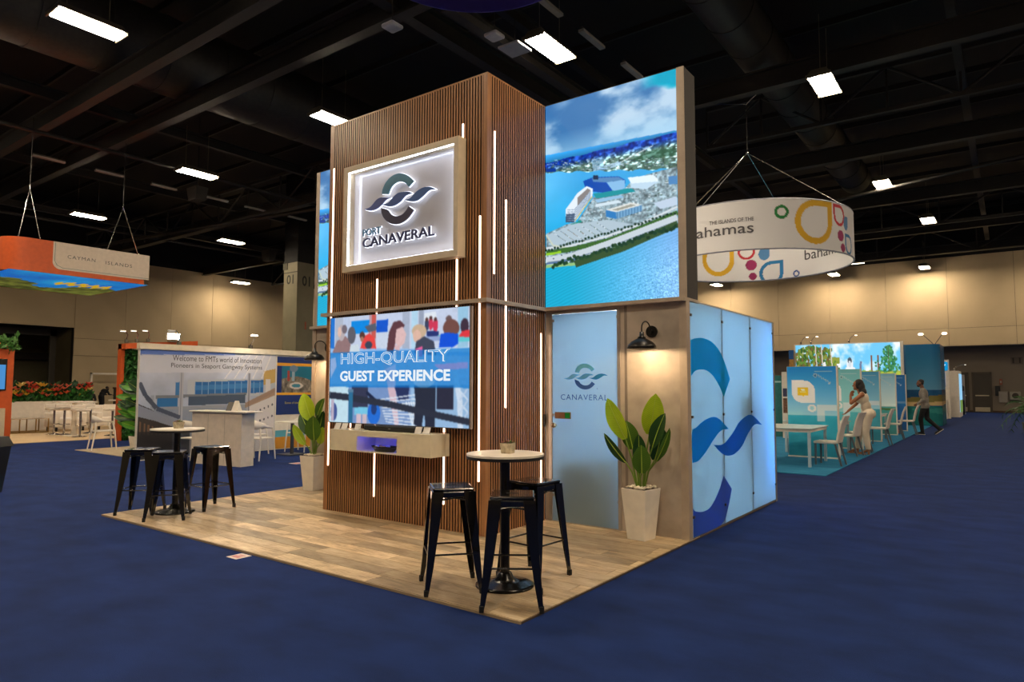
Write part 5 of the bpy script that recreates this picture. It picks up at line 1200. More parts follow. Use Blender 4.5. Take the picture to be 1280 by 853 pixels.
def foliage(name, n, box, size, m, parent, seed=1, up=0.3):
    """many small leaves, each a folded blade, joined in one mesh"""
    g = random.Random(seed); b = MB()
    for k in range(n):
        p = Vector([g.uniform(box[0][i], box[1][i]) for i in range(3)])
        d = Vector((g.gauss(0, 1), g.gauss(0, 1), g.gauss(up, 1))).normalized(); s = size*g.uniform(0.6, 1.3); u = d.cross(Vector((g.gauss(0, 1), g.gauss(0, 1), g.gauss(0, 1)))).normalized()*s*0.28; w = u.cross(d).normalized()*s*0.08
        b.add([p, p+d*s*0.5+u+w, p+d*s, p+d*s*0.5-u+w, p+d*s*0.5], [(0, 1, 4), (1, 2, 4), (2, 3, 4), (3, 0, 4)])
    o = b.build(name, m, parent, recalc=False); o['kind'] = 'stuff'; return o
M_FO = [mat('foliage_bright', (50, 118, 36), 0.6, var=0.15, scale=5, col2=(22, 72, 26)), mat('foliage_dark', (28, 78, 34), 0.6, col2=(12, 44, 20))]
foliage('plant_wall', 1300, ((-0.25, -0.88, 0.05), (0.05, -0.42, 2.55)), 0.13, M_FO[0], t, 4); foliage('plant_wall', 700, ((-0.25, -0.45, 2.05), (0.05, 1.0, 2.55)), 0.12, M_FO[1], t, 5); foliage('plant_wall', 600, ((-0.25, -0.45, 0.05), (0.05, 0.9, 1.1)), 0.13, M_FO[1], t, 6)
for y, z, k in ((8.78, 2.74, 'first'), (9.06, 2.765, 'second'), (9.37, 2.79, 'third')):
    arm_lamp(-19.95, y, z+0.1, '%s small arm lamp from the left on the orange portal' % k, 0.3, 3)
t = thing('flood_light', 'glaring white flood light on the orange portal', 'lamp', (-19.75, 9.95, 2.84))
MB().box((-0.05, -0.1, -0.03), (0.05, 0.1, 0.02)).build('bracket', M_CHROME, t); MB().tube([(0, 0, 0.0), (0.06, 0, 0.1)], 0.015, 6).build('arm', M_CHROME, t)
MB().bbox((0.05, -0.2, 0.04), (0.12, 0.2, 0.24), 0.02).build('head', M_WHT, t); MB().box((0.12, -0.17, 0.06), (0.13, 0.17, 0.22)).build('lens', emat('flood_lens', (255, 246, 230), 90.0), t)

# ---- lounge furniture at the far left
t = thing('orange_tower', 'orange tower with screen and greenery at the left edge', 'tower', (-20.6, 5.6, 0.012))
MB().box((-0.5, -0.75, 0), (0.0, 0.75, 2.45)).build('body', M_ORANGE, t)
MB().box((0.0, -0.62, 1.4), (0.03, 0.6, 2.2)).build('screen_frame', M_BLK, t); MB().box((0.03, -0.6, 1.43), (0.035, 0.57, 2.05)).build('screen', emat('tower_screen', (80, 150, 215), 0.9), t)
MB().box((0.0, -0.75, 0), (0.12, 0.58, 0.95)).build('counter_front', mat('counter_beige', (196, 178, 148), 0.5), t)
foliage('greenery', 420, ((-0.5, -0.75, 2.43), (0.1, 0.82, 2.75)), 0.17, mat('greenery_light', (66, 120, 34), 0.6, col2=(36, 84, 24)), t, 8)
for k in range(7):
    MB().ball((rr.uniform(-0.1, 0.1), -0.6+0.2*k, 2.5+rr.uniform(-0.05, 0.15)), 0.05, 7, 5, (1, 1, 0.8)).build('flower', mat('flower_%d' % (k % 2), ((196, 50, 44), (216, 130, 40))[k % 2], 0.6), t)
t = thing('flower_planter', 'long white planter box crowded with orange and yellow tropical flowers', 'planter', (-27.2, 9.6, 0.012))
MB().box((-0.5, -1.9, 0), (0.2, 1.22, 0.98)).build('box', M_WHT, t)
foliage('greenery', 1700, ((-0.45, -1.85, 0.95), (0.17, 1.2, 1.3)), 0.2, M_FO[0], t, 21, 1.2); foliage('greenery', 500, ((-0.45, -1.85, 1.1), (0.17, 1.2, 1.5)), 0.22, M_FO[1], t, 22, 1.5)
FCOL = [(206, 84, 50), (222, 180, 60), (214, 110, 90), (196, 60, 40), (226, 200, 120)]
for k in range(70):
    y = rr.uniform(-1.85, 1.2); z = rr.uniform(1.12, 1.55); x = rr.uniform(-0.05, 0.26); q = MB()
    for j in range(5):
        a = j*1.257+k; d = Vector((math.cos(a)*0.8, math.sin(a)*0.8, 0.7)).normalized(); p = Vector((x, y, z)); u = Vector((-math.sin(a), math.cos(a), 0))*0.05
        q.add([p, p+d*0.11+u, p+d*0.2, p+d*0.11-u], [(0, 1, 2, 3)])
    q.build('flower', mat('bloom_%d' % (k % 5), FCOL[k % 5], 0.6), t, recalc=False)
M_SOFA = mat('white_leather', (232, 222, 208), 0.45, var=0.02)
def armchair(x, y, w, label):
    t = thing('lounge_chair', label, 'armchair', (x, y, 0.012), 0, 'white lounge seats')
    MB().bbox((-0.42, -w/2, 0.14), (0.42, w/2, 0.44), 0.04).build('seat', M_SOFA, t); MB().bbox((-0.45, -w/2, 0.4), (-0.22, w/2, 0.85), 0.05).build('backrest', M_SOFA, t)
    for s in (-1, 1): MB().bbox((-0.42, s*w/2-0.1, 0.14), (0.42, s*w/2+0.1, 0.62), 0.04).build('armrest', M_SOFA, t)
    for sx in (-0.36, 0.36):
        for sy in (-1, 1): MB().box((sx-0.03, sy*(w/2)-0.03, 0), (sx+0.03, sy*(w/2)+0.03, 0.14)).build('leg', M_BLK, t)
armchair(-25.9, 9.55, 0.8, 'white leather armchair beside the gold coffee table'); armchair(-25.6, 10.98, 1.3, 'white leather sofa behind the chrome bar stools')
t = thing('coffee_table', 'low coffee table with thin gold frame in the lounge', 'table', (-25.9, 8.2, 0.012))
M_GOLD = mat('gold_frame', (150, 116, 50), 0.35, 0.6); q = 0.5
MB().box((-0.42, -0.72, 0.44), (0.42, 0.72, 0.46)).build('table_top', mat('glass_top', (170, 150, 126), 0.2), t)
for sx in (-0.4, 0.4):
    for sy in (-0.7, -0.1, 0.35, 0.7): MB().box((sx-0.015, sy-0.015, 0), (sx+0.015, sy+0.015, 0.44)).build('leg', M_GOLD, t)
    MB().box((sx-0.015, -0.7, 0), (sx+0.015, 0.7, 0.03)).build('runner', M_GOLD, t)
def chrome_stool(x, y, lab):
    t = thing('swivel_stool', lab, 'stool', (x, y, 0.012), 0, 'white swivel stools with chrome columns')
    MB().bbox((-0.2, -0.21, 0.76), (0.2, 0.21, 0.84), 0.03).build('seat', M_SOFA, t); MB().bbox((-0.21, -0.2, 0.84), (-0.15, 0.2, 0.95), 0.02).build('backrest', M_SOFA, t)
    MB().cyl((0, 0, 0.03), (0, 0, 0.76), 0.03, n=12).build('column', M_CHROME, t); MB().lathe([(0, 0), (0.21, 0), (0.2, 0.015), (0.05, 0.04), (0, 0.045)], 20).build('base', M_CHROME, t)
    MB().tube([(0.0, -0.12, 0.33), (0.16, -0.1, 0.33), (0.16, 0.1, 0.33), (0.0, 0.12, 0.33)], 0.011, 6).build('footrest', M_CHROME, t)
for x, y, lab in ((-24.2, 8.6, 'leftmost white swivel stool of the lounge'), (-23.75, 8.72, 'white swivel stool second from the left in the lounge'), (-22.4, 8.65, 'white swivel stool nearest the blue aisle'), (-24.0, 9.56, 'white swivel stool behind the front high table'), (-22.3, 9.5, 'rightmost white swivel stool near the lone white chair')): chrome_stool(x, y, lab)
def high_table(x, y, lab):
    t = thing('high_table', lab, 'table', (x, y, 0.012), 0, 'white high tables of the lounge')
    MB().bbox((-0.35, -0.5, 1.0), (0.35, 0.5, 1.04), 0.01).build('table_top', M_WHT, t); MB().box((-0.05, -0.06, 0.02), (0.05, 0.06, 1.0)).build('post', M_WHT, t); MB().box((-0.25, -0.25, 0), (0.25, 0.25, 0.02)).build('foot', M_WHT, t)
high_table(-23.1, 8.75, 'white high table on a slim post at the left of the lounge'); high_table(-24.9, 11.1, 'white high table further back in front of the dark-clad person')
# low furniture row further back
t = thing('service_counter', 'small cart with a grey box and green label near the back wall', 'cart', (-43.5, 19.2, 0))
MB().box((-0.4, -0.5, 0), (0.4, 0.5, 1.35)).build('body', mat('cart_grey', (66, 74, 64), 0.6), t); MB().box((-0.42, -0.55, 1.35), (0.42, 0.55, 1.45)).build('cart_top', mat('cart_brown', (90, 56, 34), 0.6), t); MB().box((0.4, -0.35, 0.85), (0.42, 0.2, 1.2)).build('label_plate', mat('cart_label', (130, 170, 110), 0.6), t)
MB().bbox((-0.3, -0.3, 1.45), (0.3, 0.3, 2.1), 0.03).build('drink_tank', mat('tank_grey', (96, 90, 80), 0.4), t)
tag(MB().box((-46.0, 18.2, 0), (-45.9, 18.3, 2.35)).box((-46.0, 18.2, 2.25), (-45.9, 21.9, 2.35)).box((-46.0, 21.8, 0), (-45.9, 21.9, 2.35)).build('pipe_stand', M_WHT), 'white pipe frame against the far left wall', 'frame')
# black waste bin
t = thing('waste_bin', 'black bagged waste bin at the left edge of the carpet', 'bin', (-11.9, 3.28, 0), 0.55)
MB().frustum(0, 0.5, 0.7, 0.66, 0.36, 0.46).build('body', mat('bin_black', (14, 14, 15), 0.45), t); MB().frustum(0.66, 0.7, 0.8, 0.6, 0.5, 0.4).build('liner', mat('bin_liner', (18, 18, 20), 0.3), t)
MB().prism([(-0.06, 0.0), (0.0, 0.09), (0.09, 0.12), (0.03, 0.04)], (0.12, -0.205, 0.3), (1, 0, 0), (0, -0.07, 1), (0, -1, 0), 0.004).build('leaf_mark', mat('leaf_mark', (96, 120, 40), 0.5), t)

# ---- orange and cream hanging sign
t = thing('hanging_sign', 'orange and cream rounded box sign hanging over the lounge', 'sign', (-23.0, 8.8, 4.89))
def rrect(x0, x1, y0, y1, r, n=8):
    o = []
    for cx, cy, a0 in ((x1-r, y1-r, 0), (x0+r, y1-r, PI/2), (x0+r, y0+r, PI), (x1-r, y0+r, 1.5*PI)):
        for k in range(n+1): a = a0+PI/2*k/n; o.append((cx+r*math.cos(a), cy+r*math.sin(a)))
    return o
ring_ = rrect(-4.6, 0.0, -2.05, 2.0, 0.55); n = len(ring_)
q = MB().add([(x, y, z) for z in (0.0, 0.98) for x, y in ring_], [(i, (i+1) % n, (i+1) % n+n, i+n) for i in range(n)], True); q.add([(x, y, 0.98) for x, y in ring_], [tuple(range(n))]); q.build('body', M_ORANGE, t)
M_CREAM = mat('sign_cream', (200, 186, 170), 0.6, var=0.02)
def rpoly(y0, y1, z0, z1, r, left=True):
    o = [(y1, z0), (y1, z1), (y0, z1)]+([(y0+r-r*math.cos(a), z0+r-r*math.sin(a)) for a in np.linspace(0, PI/2, 7)] if left else [(y0, z0)]); return o
MB().prism(rpoly(-0.87, 1.45, 0.15, 0.98, 0.22), (0.001, 0, 0), (0, 1, 0), (0, 0, 1), (1, 0, 0), 0.004).build('face_panel', M_CREAM, t)
MB().prism([(1.45, 0.15), (1.95, 0.16), (1.95, 0.98), (1.45, 0.98)], (0.0008, 0, 0), (0, 1, 0), (0, 0, 1), (1, 0, -0.0), 0.003).build('face_panel', M_CREAM, t)
M_TEAL = mat('sign_teal', (70, 120, 122), 0.6)
MB().prism([(1.95, 0.2), (1.95, 0.212), (-0.6, 0.212), (-0.75, 0.28), (-0.81, 0.4), (-0.81, 0.95), (-0.822, 0.95), (-0.822, 0.4), (-0.76, 0.27), (-0.6, 0.2)], (0.0055, 0, 0), (0, 1, 0), (0, 0, 1), (1, 0, 0), 0.002).build('teal_line', M_TEAL, t)
MB().prism([(-4.0, 0.18), (-0.65, 0.18), (-0.65, 0.98), (-4.0, 0.98)], (0, -2.051, 0), (1, 0, 0), (0, 0, 1), (0, -1, 0), 0.004).build('face_panel', M_CREAM, t)
lettering('CAYMAN', (0.006, -0.48, 0.52), (0, 1, 0), (0, 0, 1), (1, 0, 0), 0.78, 0.105, mat('ink_slate', (70, 76, 80), 0.6), t, space=1.2)
lettering('ISLANDS', (0.006, 0.6, 0.5), (0, 1, 0), (0, 0, 1), (1, 0, 0), 0.8, 0.105, MATS['ink_slate'], t, space=1.2)
c = Canvas(120, 80, (24, 120, 200)); nn = fbm(80, 120, 6, 31, 4); c.a[:] = np.array([16, 84, 190.])*(1-nn[..., None])+np.array([40, 180, 226.])*nn[..., None]
mm = c.v > 0.45+0.25*fbm(80, 120, 10, 3, 3)-0.15*np.sin(c.u*9); c.a[mm] = (np.array([96, 100, 40.])*(0.4+1.1*fbm(80, 120, 20, 6, 3)[..., None]))[mm]
for k in range(16): c.ell(0.5+0.025*k, 0.42+0.06*math.sin(k*1.7), 0.018, 0.07, (220, 176, 30))
c.sheet('underside_print', (-0.02, -1.95, -0.002), (0, 3.9, 0), (-4.5, 0, 0), vmat('lit_print', 0.75, 0.5), t)
for ya, yb in ((-1.75, -1.2), (0.65, 1.6)):
    a = (ya+yb)/2-0.05
    for y in (ya, yb): MB().cyl((-0.05, y, 0.98), (-0.05, a, 2.45), 0.012, n=5).build('cable', M_CHROME, t)
    MB().cyl((-0.05, a, 2.45), (-0.05, a, 4.6), 0.01, n=5).build('cable', M_CHROME, t)
# ================================================================ RIGHT: the blue booth behind
tag(MB().box((-9.0, 12.74, 0), (-2.64, 36, 0.012)).build('booth_carpet', carpet_mat('teal_carpet', (44, 120, 156), (30, 98, 136))), 'teal carpet of the blue booth behind the frosted wall', 'carpet')
MB_ = 0.012
# ---- ring sign
RC = (-5.7, 18.8); RR = 2.6; RZ0, RZ1 = 4.86, 6.07
t = thing('ring_sign', 'white ring-shaped hanging sign with colourful shapes', 'sign', (*RC, RZ0))
def ring_canvas(shapes):
    c = Canvas(720, 60, (236, 235, 236))
    # u: angle -180..180, v: 0 top .. 1 bottom; shapes given in degrees and metres up
    def cv(a, z): return ((a+180)/360.0, (RZ1-z)/(RZ1-RZ0))
    k = RR*PI/180.0
    for kind, a, z, w, h, col in shapes:
        if kind == 'dot': c.ell(*cv(a, z), w/k/360, h/(RZ1-RZ0), col)
        elif kind == 'ring': c.ell(*cv(a, z), w/k/360, h/(RZ1-RZ0), col, n=40); c.ell(*cv(a, z), w*0.58/k/360, h*0.58/(RZ1-RZ0), (236, 235, 236), n=40)
        elif kind in ('drop', 'dropl'):
            s = 1 if kind == 'drop' else -1
            for f, cc in ((1.0, col), (0.72, (236, 235, 236))):
                if f < 1 and w < 0.2: continue
                pts = [(s*w*f, h*f)]+[(s*w*f*math.cos(x), -h*f*math.sin(x)) for x in np.linspace(0, PI*1.5, 30)]
                c.poly([cv(a+p/k, z+q) for p, q in pts], cc)
    return c
YEL, RED, GRN, MAG, LBL, BLU = (226, 176, 20), (204, 30, 50), (24, 130, 60), (164, 36, 100), (80, 140, 196), (24, 124, 186)
outer = [('ring', -56.4, 5.74, 0.17, 0.17, GRN), ('drop', -37.6, 5.52, 0.54, 0.54, YEL), ('dropl', -19.0, 5.77, 0.24, 0.27, RED), ('drop', -12, 5.62, 0.12, 0.18, LBL), ('dot', -18.1, 5.27, 0.14, 0.14, MAG), ('dot', -16, 4.98, 0.11, 0.11, MAG), ('dropl', -8.5, 5.1, 0.22, 0.26, BLU)]
rep = [(k, ((a+178+180) % 360)-180, z, w, h, c_) for k, a, z, w, h, c_ in outer]
def bend(r, z1=RZ1, z0=RZ0):
    def fn(u, v):
        a = (u*2-1)*PI; return np.stack([r*np.cos(a), r*np.sin(a), (z1-z0)*(1-v)], -1)
    return fn
M_RING = vmat('ring_print', 0, 0.6)
ring_canvas(outer+rep).sheet('outer_skin', None, None, None, M_RING, t, bend(RR))
inner = [('dropl', 128.4, 5.55, 0.52, 0.52, YEL), ('dropl', 108.9, 5.78, 0.26, 0.24, RED), ('dot', 105.8, 5.36, 0.17, 0.17, MAG), ('dot', 104.9, 5.0, 0.12, 0.12, MAG), ('dropl', 97.2, 5.68, 0.17, 0.19, LBL), ('dropl', 92.7, 5.06, 0.36, 0.38, BLU), ('ring', 75.9, 4.97, 0.1, 0.1, (30, 80, 160))]
ring_canvas(inner).sheet('inner_skin', None, None, None, M_RING, t, bend(RR-0.03))
q = MB(); n = 72
for z in (0, RZ1-RZ0): q.tube([((RR-0.015)*math.cos(2*PI*i/n), (RR-0.015)*math.sin(2*PI*i/n), z) for i in range(n+1)], 0.022, 6)
for i, z in enumerate((0, RZ1-RZ0)):
    MB().tube([((RR-0.015)*math.cos(2*PI*k/n), (RR-0.015)*math.sin(2*PI*k/n), z) for k in range(n+1)], 0.022, 6).build('rim_tube', mat('rim_grey', (150, 152, 170), 0.5), t)
def ring_text(s, a0, a1, z, h, r, inward=False, bold=0.0):
    w = abs(a1-a0)*PI/180*r; vs, fs = text(s, w, h, bold, 0, 1.0); b = MB()
    sg_ = -1 if inward else 1
    b.add([(r*math.cos(R_(a0)+sg_*x/r), r*math.sin(R_(a0)+sg_*x/r), z-RZ0+y) for x, y, _ in vs], fs); b.build('lettering', mat('ring_ink', (84, 82, 88), 0.6), t, recalc=False)
ring_text('THE ISLANDS OF THE', -93.8, -70.6, 5.55, 0.095, RR+0.012, bold=0.008)
ring_text('bahamas', -106.5, -70.7, 5.26, 0.26, RR+0.012, bold=0.004)
ring_text('bahamas', 69.5, 34.0, 5.33, 0.3, RR-0.045, True, bold=0.004)
for k in range(4):
    a = R_(-105+90*k)
    MB().cyl((RR*math.cos(a), RR*math.sin(a), RZ1-RZ0), (0, 0, 8.1-RZ0), 0.012, n=5).build('cable', M_CHROME, t)
MB().cyl((0, 0, 8.1-RZ0), (0, 0, 9.5-RZ0), 0.015, n=5).build('cable', M_CHROME, t); MB().ball((0, 0, 8.1-RZ0), 0.05, 8, 6).build('shackle', M_CHROME, t)
for e_ in ((1.1, -0.5, 10.0-RZ0), (-2.6, -0.5, 10.0-RZ0)): MB().cyl((0, 0, 9.5-RZ0), e_, 0.012, n=5).build('bridle', M_CHROME, t)

# ---- dividing panels with beach prints
def panel_canvas(k):
    tops = ((10, 116, 190), (92, 158, 166), (60, 136, 180), (110, 160, 186), (10, 92, 156)); mids = ((140, 192, 222), (130, 186, 192), (140, 190, 210), (190, 206, 206), (10, 100, 160)); lows = ((40, 150, 176), (70, 160, 170), (60, 150, 170), (60, 140, 140), (12, 90, 150))
    c = Canvas(60, 110, (0, 0, 0)); v = c.v[..., None]; a, b, d = (np.array(x[k], float) for x in (tops, mids, lows))
    c.a[:] = np.where(v < 0.55, a+(b-a)*np.clip(v/0.55, 0, 1), d*(1.05-0.25*(v-0.55)/0.45))
    nn = fbm(110, 60, 10, 40+k, 3, 0.4); c.a += (nn[..., None]-0.5)*24*(v > 0.5)
    if k in (0, 1, 2):
        W_ = (206, 206, 212)
        pts = [(0.09, 0.155)]+[(0.57-0.24+0.24*math.sin(x), 0.275-0.12*math.cos(x)) for x in np.linspace(0, PI/2, 8)]+[(0.57, 0.41)]+[(0.33-0.24*math.sin(x), 0.29+0.12*math.cos(x)) for x in np.linspace(0, PI/2, 8)]
        c.poly(pts, W_); c.rect(0.21, 0.235, 0.44, 0.325, (222, 178, 20)); c.poly([(0.3, 0.325), (0.36, 0.325), (0.33, 0.34)], (222, 178, 20)); c.ell(0.325, 0.26, 0.04, 0.012, (236, 226, 190)); c.rect(0.27, 0.282, 0.38, 0.288, (236, 220, 150))
        c.ell(0.5, 0.466, 0.09, 0.043, W_); c.ell(0.5, 0.466, 0.045, 0.021, b)
        c.rect(0.61, 0.425, 1.0, 0.495, W_, 0.7); c.rect(0.61, 0.495, 0.75, 0.61, W_, 0.7)
    if k == 3: c.poly([(0, 0.55), (1, 0.58), (1, 0.61), (0.3, 0.6)], (70, 110, 60))
    if k == 4: c.rect(0, 0.48, 1, 0.52, (90, 130, 170)); c.rect(0.2, 0.4, 0.7, 0.41, (150, 180, 200))
    # squiggle mark
    c.a = np.clip(c.a*1.22, 0, 255)
    for i in range(7): c.line([(0.6+0.045*i, 0.075+0.016*i), (0.625+0.045*i, 0.11+0.014*i)], 0.014, (196, 214, 226), 0.8)
    c.ell(0.58, 0.1, 0.04, 0.022, (196, 214, 226), 0.8); c.ell(0.58, 0.1, 0.026, 0.013, tops[k]); c.line([(0.56, 0.055), (0.92, 0.055)], 0.016, (196, 214, 226), 0.7); c.ell(0.86, 0.19, 0.016, 0.008, (220, 230, 236)); 
    return c
PY = (15.85, 18.7, 21.7, 25.0, 27.6)
plabs = ('bright blue', 'grey teal', 'mid blue', 'pale sky', 'deep navy'); pord = ('nearest', 'second', 'third', 'fourth', 'last')
for k, y in enumerate(PY):
    t = thing('printed_divider', '%s printed divider panel, %s in the row behind the frosted wall' % (plabs[k], pord[k]), 'panel', (-3.52, y, MB_), 0, 'printed divider panels')
    MB().box((-0.52, 0.0, 0.0), (0.5, 0.06, 1.99)).build('core', mat('panel_core', (190, 186, 180), 0.5), t)
    MB().box((0.5, -0.012, 0.0), (0.53, 0.07, 2.0)).build('edge_post', M_WHT, t); MB().box((-0.52, -0.03, 0.0), (0.53, 0.09, 0.025)).build('base_rail', M_WHT, t)
    panel_canvas(k).sheet('print', (-0.51, -0.004, 1.985), (1.01, 0, 0), (0, 0, -1.955), MATS['printed_vinyl'], t)
# ---- tables and chairs
M_FRM = mat('chair_grey', (112, 118, 124), 0.35, 0.5)
def meet_table(y, lab, w=1.3, d=1.0):
    t = thing('meeting_table', lab, 'table', (-3.75, y, MB_), 0, 'white meeting tables')
    MB().bbox((-w/2, -d/2, 0.715), (w/2, d/2, 0.74), 0.006).build('table_top', mat('table_ivory', (206, 218, 214), 0.25), t); MB().box((-w/2+0.03, -d/2+0.03, 0.66), (w/2-0.03, d/2-0.03, 0.715)).build('apron', M_WHT, t)
    for sx in (-1, 1):
        for sy in (-1, 1): MB().box((sx*(w/2-0.06)-0.025, sy*(d/2-0.06)-0.025, 0), (sx*(w/2-0.06)+0.025, sy*(d/2-0.06)+0.025, 0.66)).build('leg', mat('table_leg', (176, 196, 206), 0.35), t)
    return t
meet_table(14.6, 'white meeting table nearest, before the bright blue panel', 1.3, 1.5); meet_table(17.3, 'white meeting table the woman in white reaches over'); meet_table(20.3, 'white meeting table behind the woman in white'); meet_table(23.3, 'white meeting table before the pale sky panel')
def make_chair():
    t = thing('padded_chair', 'x', 'chair', (0, 0, 0), 0, 'white padded chairs')
    MB().bbox((-0.21, -0.22, 0.42), (0.21, 0.2, 0.47), 0.015).build('seat', M_SOFA, t)
    vs = []
    for z, y in ((0.44, 0.19), (0.62, 0.225), (0.8, 0.27), (0.97, 0.34)): vs += [(-0.205, y, z), (0.205, y, z), (0.205, y+0.035, z), (-0.205, y+0.035, z)]
    fs = [(i*4+k, i*4+(k+1) % 4, i*4+4+(k+1) % 4, i*4+4+k) for i in range(3) for k in range(4)]+[(3, 2, 1, 0), (12, 13, 14, 15)]
    MB().add(vs, fs).build('backrest', M_SOFA, t)
    for sx in (-1, 1):
        MB().hexa([(sx*0.19-0.016, -0.2, 0), (sx*0.19+0.016, -0.2, 0), (sx*0.19+0.016, -0.17, 0), (sx*0.19-0.016, -0.17, 0), (sx*0.19-0.02, -0.2, 0.42), (sx*0.19+0.02, -0.2, 0.42), (sx*0.19+0.02, -0.165, 0.42), (sx*0.19-0.02, -0.165, 0.42)]).build('leg', M_FRM, t)
        MB().hexa([(sx*0.19-0.016, 0.27, 0), (sx*0.19+0.016, 0.27, 0), (sx*0.19+0.016, 0.3, 0), (sx*0.19-0.016, 0.3, 0), (sx*0.19-0.02, 0.16, 0.42), (sx*0.19+0.02, 0.16, 0.42), (sx*0.19+0.02, 0.2, 0.42), (sx*0.19-0.02, 0.2, 0.42)]).build('leg', M_FRM, t)
    return t
ch = make_chair()
for i, (x, y, a, lab) in enumerate(((-2.98, 14.65, -93, 'white padded chair at the aisle end of the nearest meeting table'), (-4.55, 14.5, 90, 'white padded chair on the far left side of the nearest meeting table'), (-4.1, 13.75, 180, 'white padded chair in front of the nearest meeting table, left'),
                                    (-3.05, 16.95, -100, 'white padded chair just left of the woman in white'), (-3.0, 18.1, -85, 'white padded chair partly behind the woman in white'), (-2.9, 20.5, -92, 'white padded chair right behind the woman in white'),
                                    (-2.9, 23.2, -88, 'white padded chair before the pale sky panel'), (-2.8, 25.6, -90, 'white padded chair right beside the walking man'), (-5.2, 16.6, 60, 'white padded chair far left beyond the bright blue panel'))):
    if i == 0: ch.location = (x, y, MB_); ch.rotation_euler = (0, 0, R_(a)); ch['label'] = lab
    else: dup(ch, (x, y, MB_), R_(a), lab)
# clutter on the table
rr = random.Random(9)
CW = ('brown cup', 'red tumbler', 'pale box', 'clear tub', 'amber bottle')
for k, (x, y, col, h) in enumerate(((-3.25, 17.05, (130, 60, 36), 0.14), (-3.35, 17.25, (190, 60, 50), 0.1), (-3.5, 17.1, (200, 190, 180), 0.12), (-3.4, 17.5, (176, 196, 206), 0.09), (-3.6, 17.4, (150, 90, 40), 0.17))):
    t = thing('table_item', 'small %s on the table under the woman\'s hand' % CW[k], 'tableware', (x, y, MB_+0.74))
    MB().lathe([(0, 0), (0.035, 0), (0.045, h*0.7), (0.03, h), (0, h)], 12).build('vessel', mat('item_%d' % k, col, 0.4), t); MB().cyl((0, 0, h), (0, 0, h+0.015), 0.025, n=10).build('cap', M_WHT, t)
t = thing('dark_carton', 'dark brown box on the teal carpet under the woman\'s table', 'box', (-3.85, 17.0, MB_))
MB().box((-0.25, -0.3, 0), (0.25, 0.3, 0.36)).build('carton', mat('carton_brown', (54, 34, 26), 0.7), t); MB().box((-0.25, -0.02, 0.36), (0.25, 0.02, 0.363)).build('tape', mat('tape', (110, 80, 50), 0.5), t)
t = thing('draped_table', 'small table under a bright orange cloth before the curved wall', 'table', (-3.47, 25.8, MB_))
q = MB(); n = 40; prof = ((0.0, 0.78, 0), (0.3, 0.78, 0), (0.33, 0.74, 0.01), (0.35, 0.4, 0.035), (0.37, 0.02, 0.06))
vs = [((r+w*math.sin(7*2*PI*i/n))*math.cos(2*PI*i/n), (r+w*math.sin(7*2*PI*i/n))*math.sin(2*PI*i/n), z) for r, z, w in prof for i in range(n)]
q.add(vs, [(j*n+i, j*n+(i+1) % n, (j+1)*n+(i+1) % n, (j+1)*n+i) for j in range(4) for i in range(n)], True); q.build('orange_cloth', mat('cloth_orange', (214, 84, 30), 0.8), t); MB().cyl((0, 0, 0), (0, 0, 0.77), 0.04, n=10).build('column', M_FRM, t)

# ---- lit landscape screen and curved wall
def beach_picture():
    W_, H_ = 200, 90; c = Canvas(W_, H_, (150, 210, 240)); u, v = c.u, c.v; n = fbm(H_, W_, 5, 17, 5, 2)
    cl_ = np.clip((n-0.45)*4, 0, 1)[..., None]; c.a[:] = np.array([110, 196, 238.])*(1-cl_)+np.array([236, 244, 248.])*cl_
    c.a[v > 0.42] = (np.array([170, 176, 80.])*(0.7+0.6*n[..., None]))[v > 0.42]
    g = random.Random(4)
    for k in range(420):
        x = g.uniform(0, 0.36); y = g.uniform(0.02+0.35*abs(x-0.18), 0.5); c.ell(x, y, 0.012, 0.03, g.choice([(70, 110, 40), (96, 130, 50), (50, 90, 40), (130, 140, 60), (110, 90, 50)]))
    for k in range(60): c.ell(g.uniform(0.35, 0.43), g.uniform(0.22, 0.45), 0.012, 0.03, g.choice([(90, 130, 50), (140, 150, 60)]))
    for x in (0.2, 0.26, 0.35): c.line([(x, 0.0), (x+0.02, 0.5)], 0.01, (206, 196, 180))
    c.rect(0.41, 0.31, 0.445, 0.37, (240, 244, 246)); c.ell(0.29, 0.33, 0.012, 0.06, (226, 226, 226))
    c.ell(0.535, 0.33, 0.03, 0.12, (226, 232, 236)); c.ell(0.535, 0.26, 0.02, 0.05, (70, 84, 96)); c.ell(0.535, 0.32, 0.014, 0.06, (206, 214, 220)); c.poly([(0.47, 0.46), (0.6, 0.46), (0.58, 0.36), (0.5, 0.36)], (232, 238, 240)); c.line([(0.64, 0.28), (0.63, 0.46)], 0.02, (110, 120, 150))
    for x in (0.73, 0.79): c.rect(x, 0.18, x+0.018, 0.47, (126, 84, 56))
    for k in range(200):
        t_ = g.random(); c.ell(0.895+g.gauss(0, 1)*0.05*(0.25+t_), 0.05+0.4*t_, 0.01, 0.018, g.choice([(60, 130, 80), (80, 150, 90), (40, 110, 70)]))
    c.line([(0.895, 0.05), (0.895, 0.46)], 0.008, (80, 70, 50))
    for k in range(200): c.ell(g.random(), g.uniform(0.43, 1), 0.02, 0.03, g.choice([(130, 170, 50), (170, 180, 60), (190, 170, 80), (100, 140, 50)]), 0.7)
    return c
t = thing('landscape_screen', 'wide lit screen with trees and meadow behind the divider panels', 'LED screen', (-5.5, 31, MB_))
MB().box((-2.06, 0.01, 0), (2.06, 0.3, 3.4)).build('cabinet', M_WHT, t)
beach_picture().sheet('screen', (-2.0, 0.0, 3.36), (3.98, 0, 0), (0, 0, -2.7), vmat('beach_screen', 1.15, 0.4), t)
MB().box((1.98, -0.02, 0), (2.08, 0.012, 3.4)).build('edge_post', M_WHT, t)
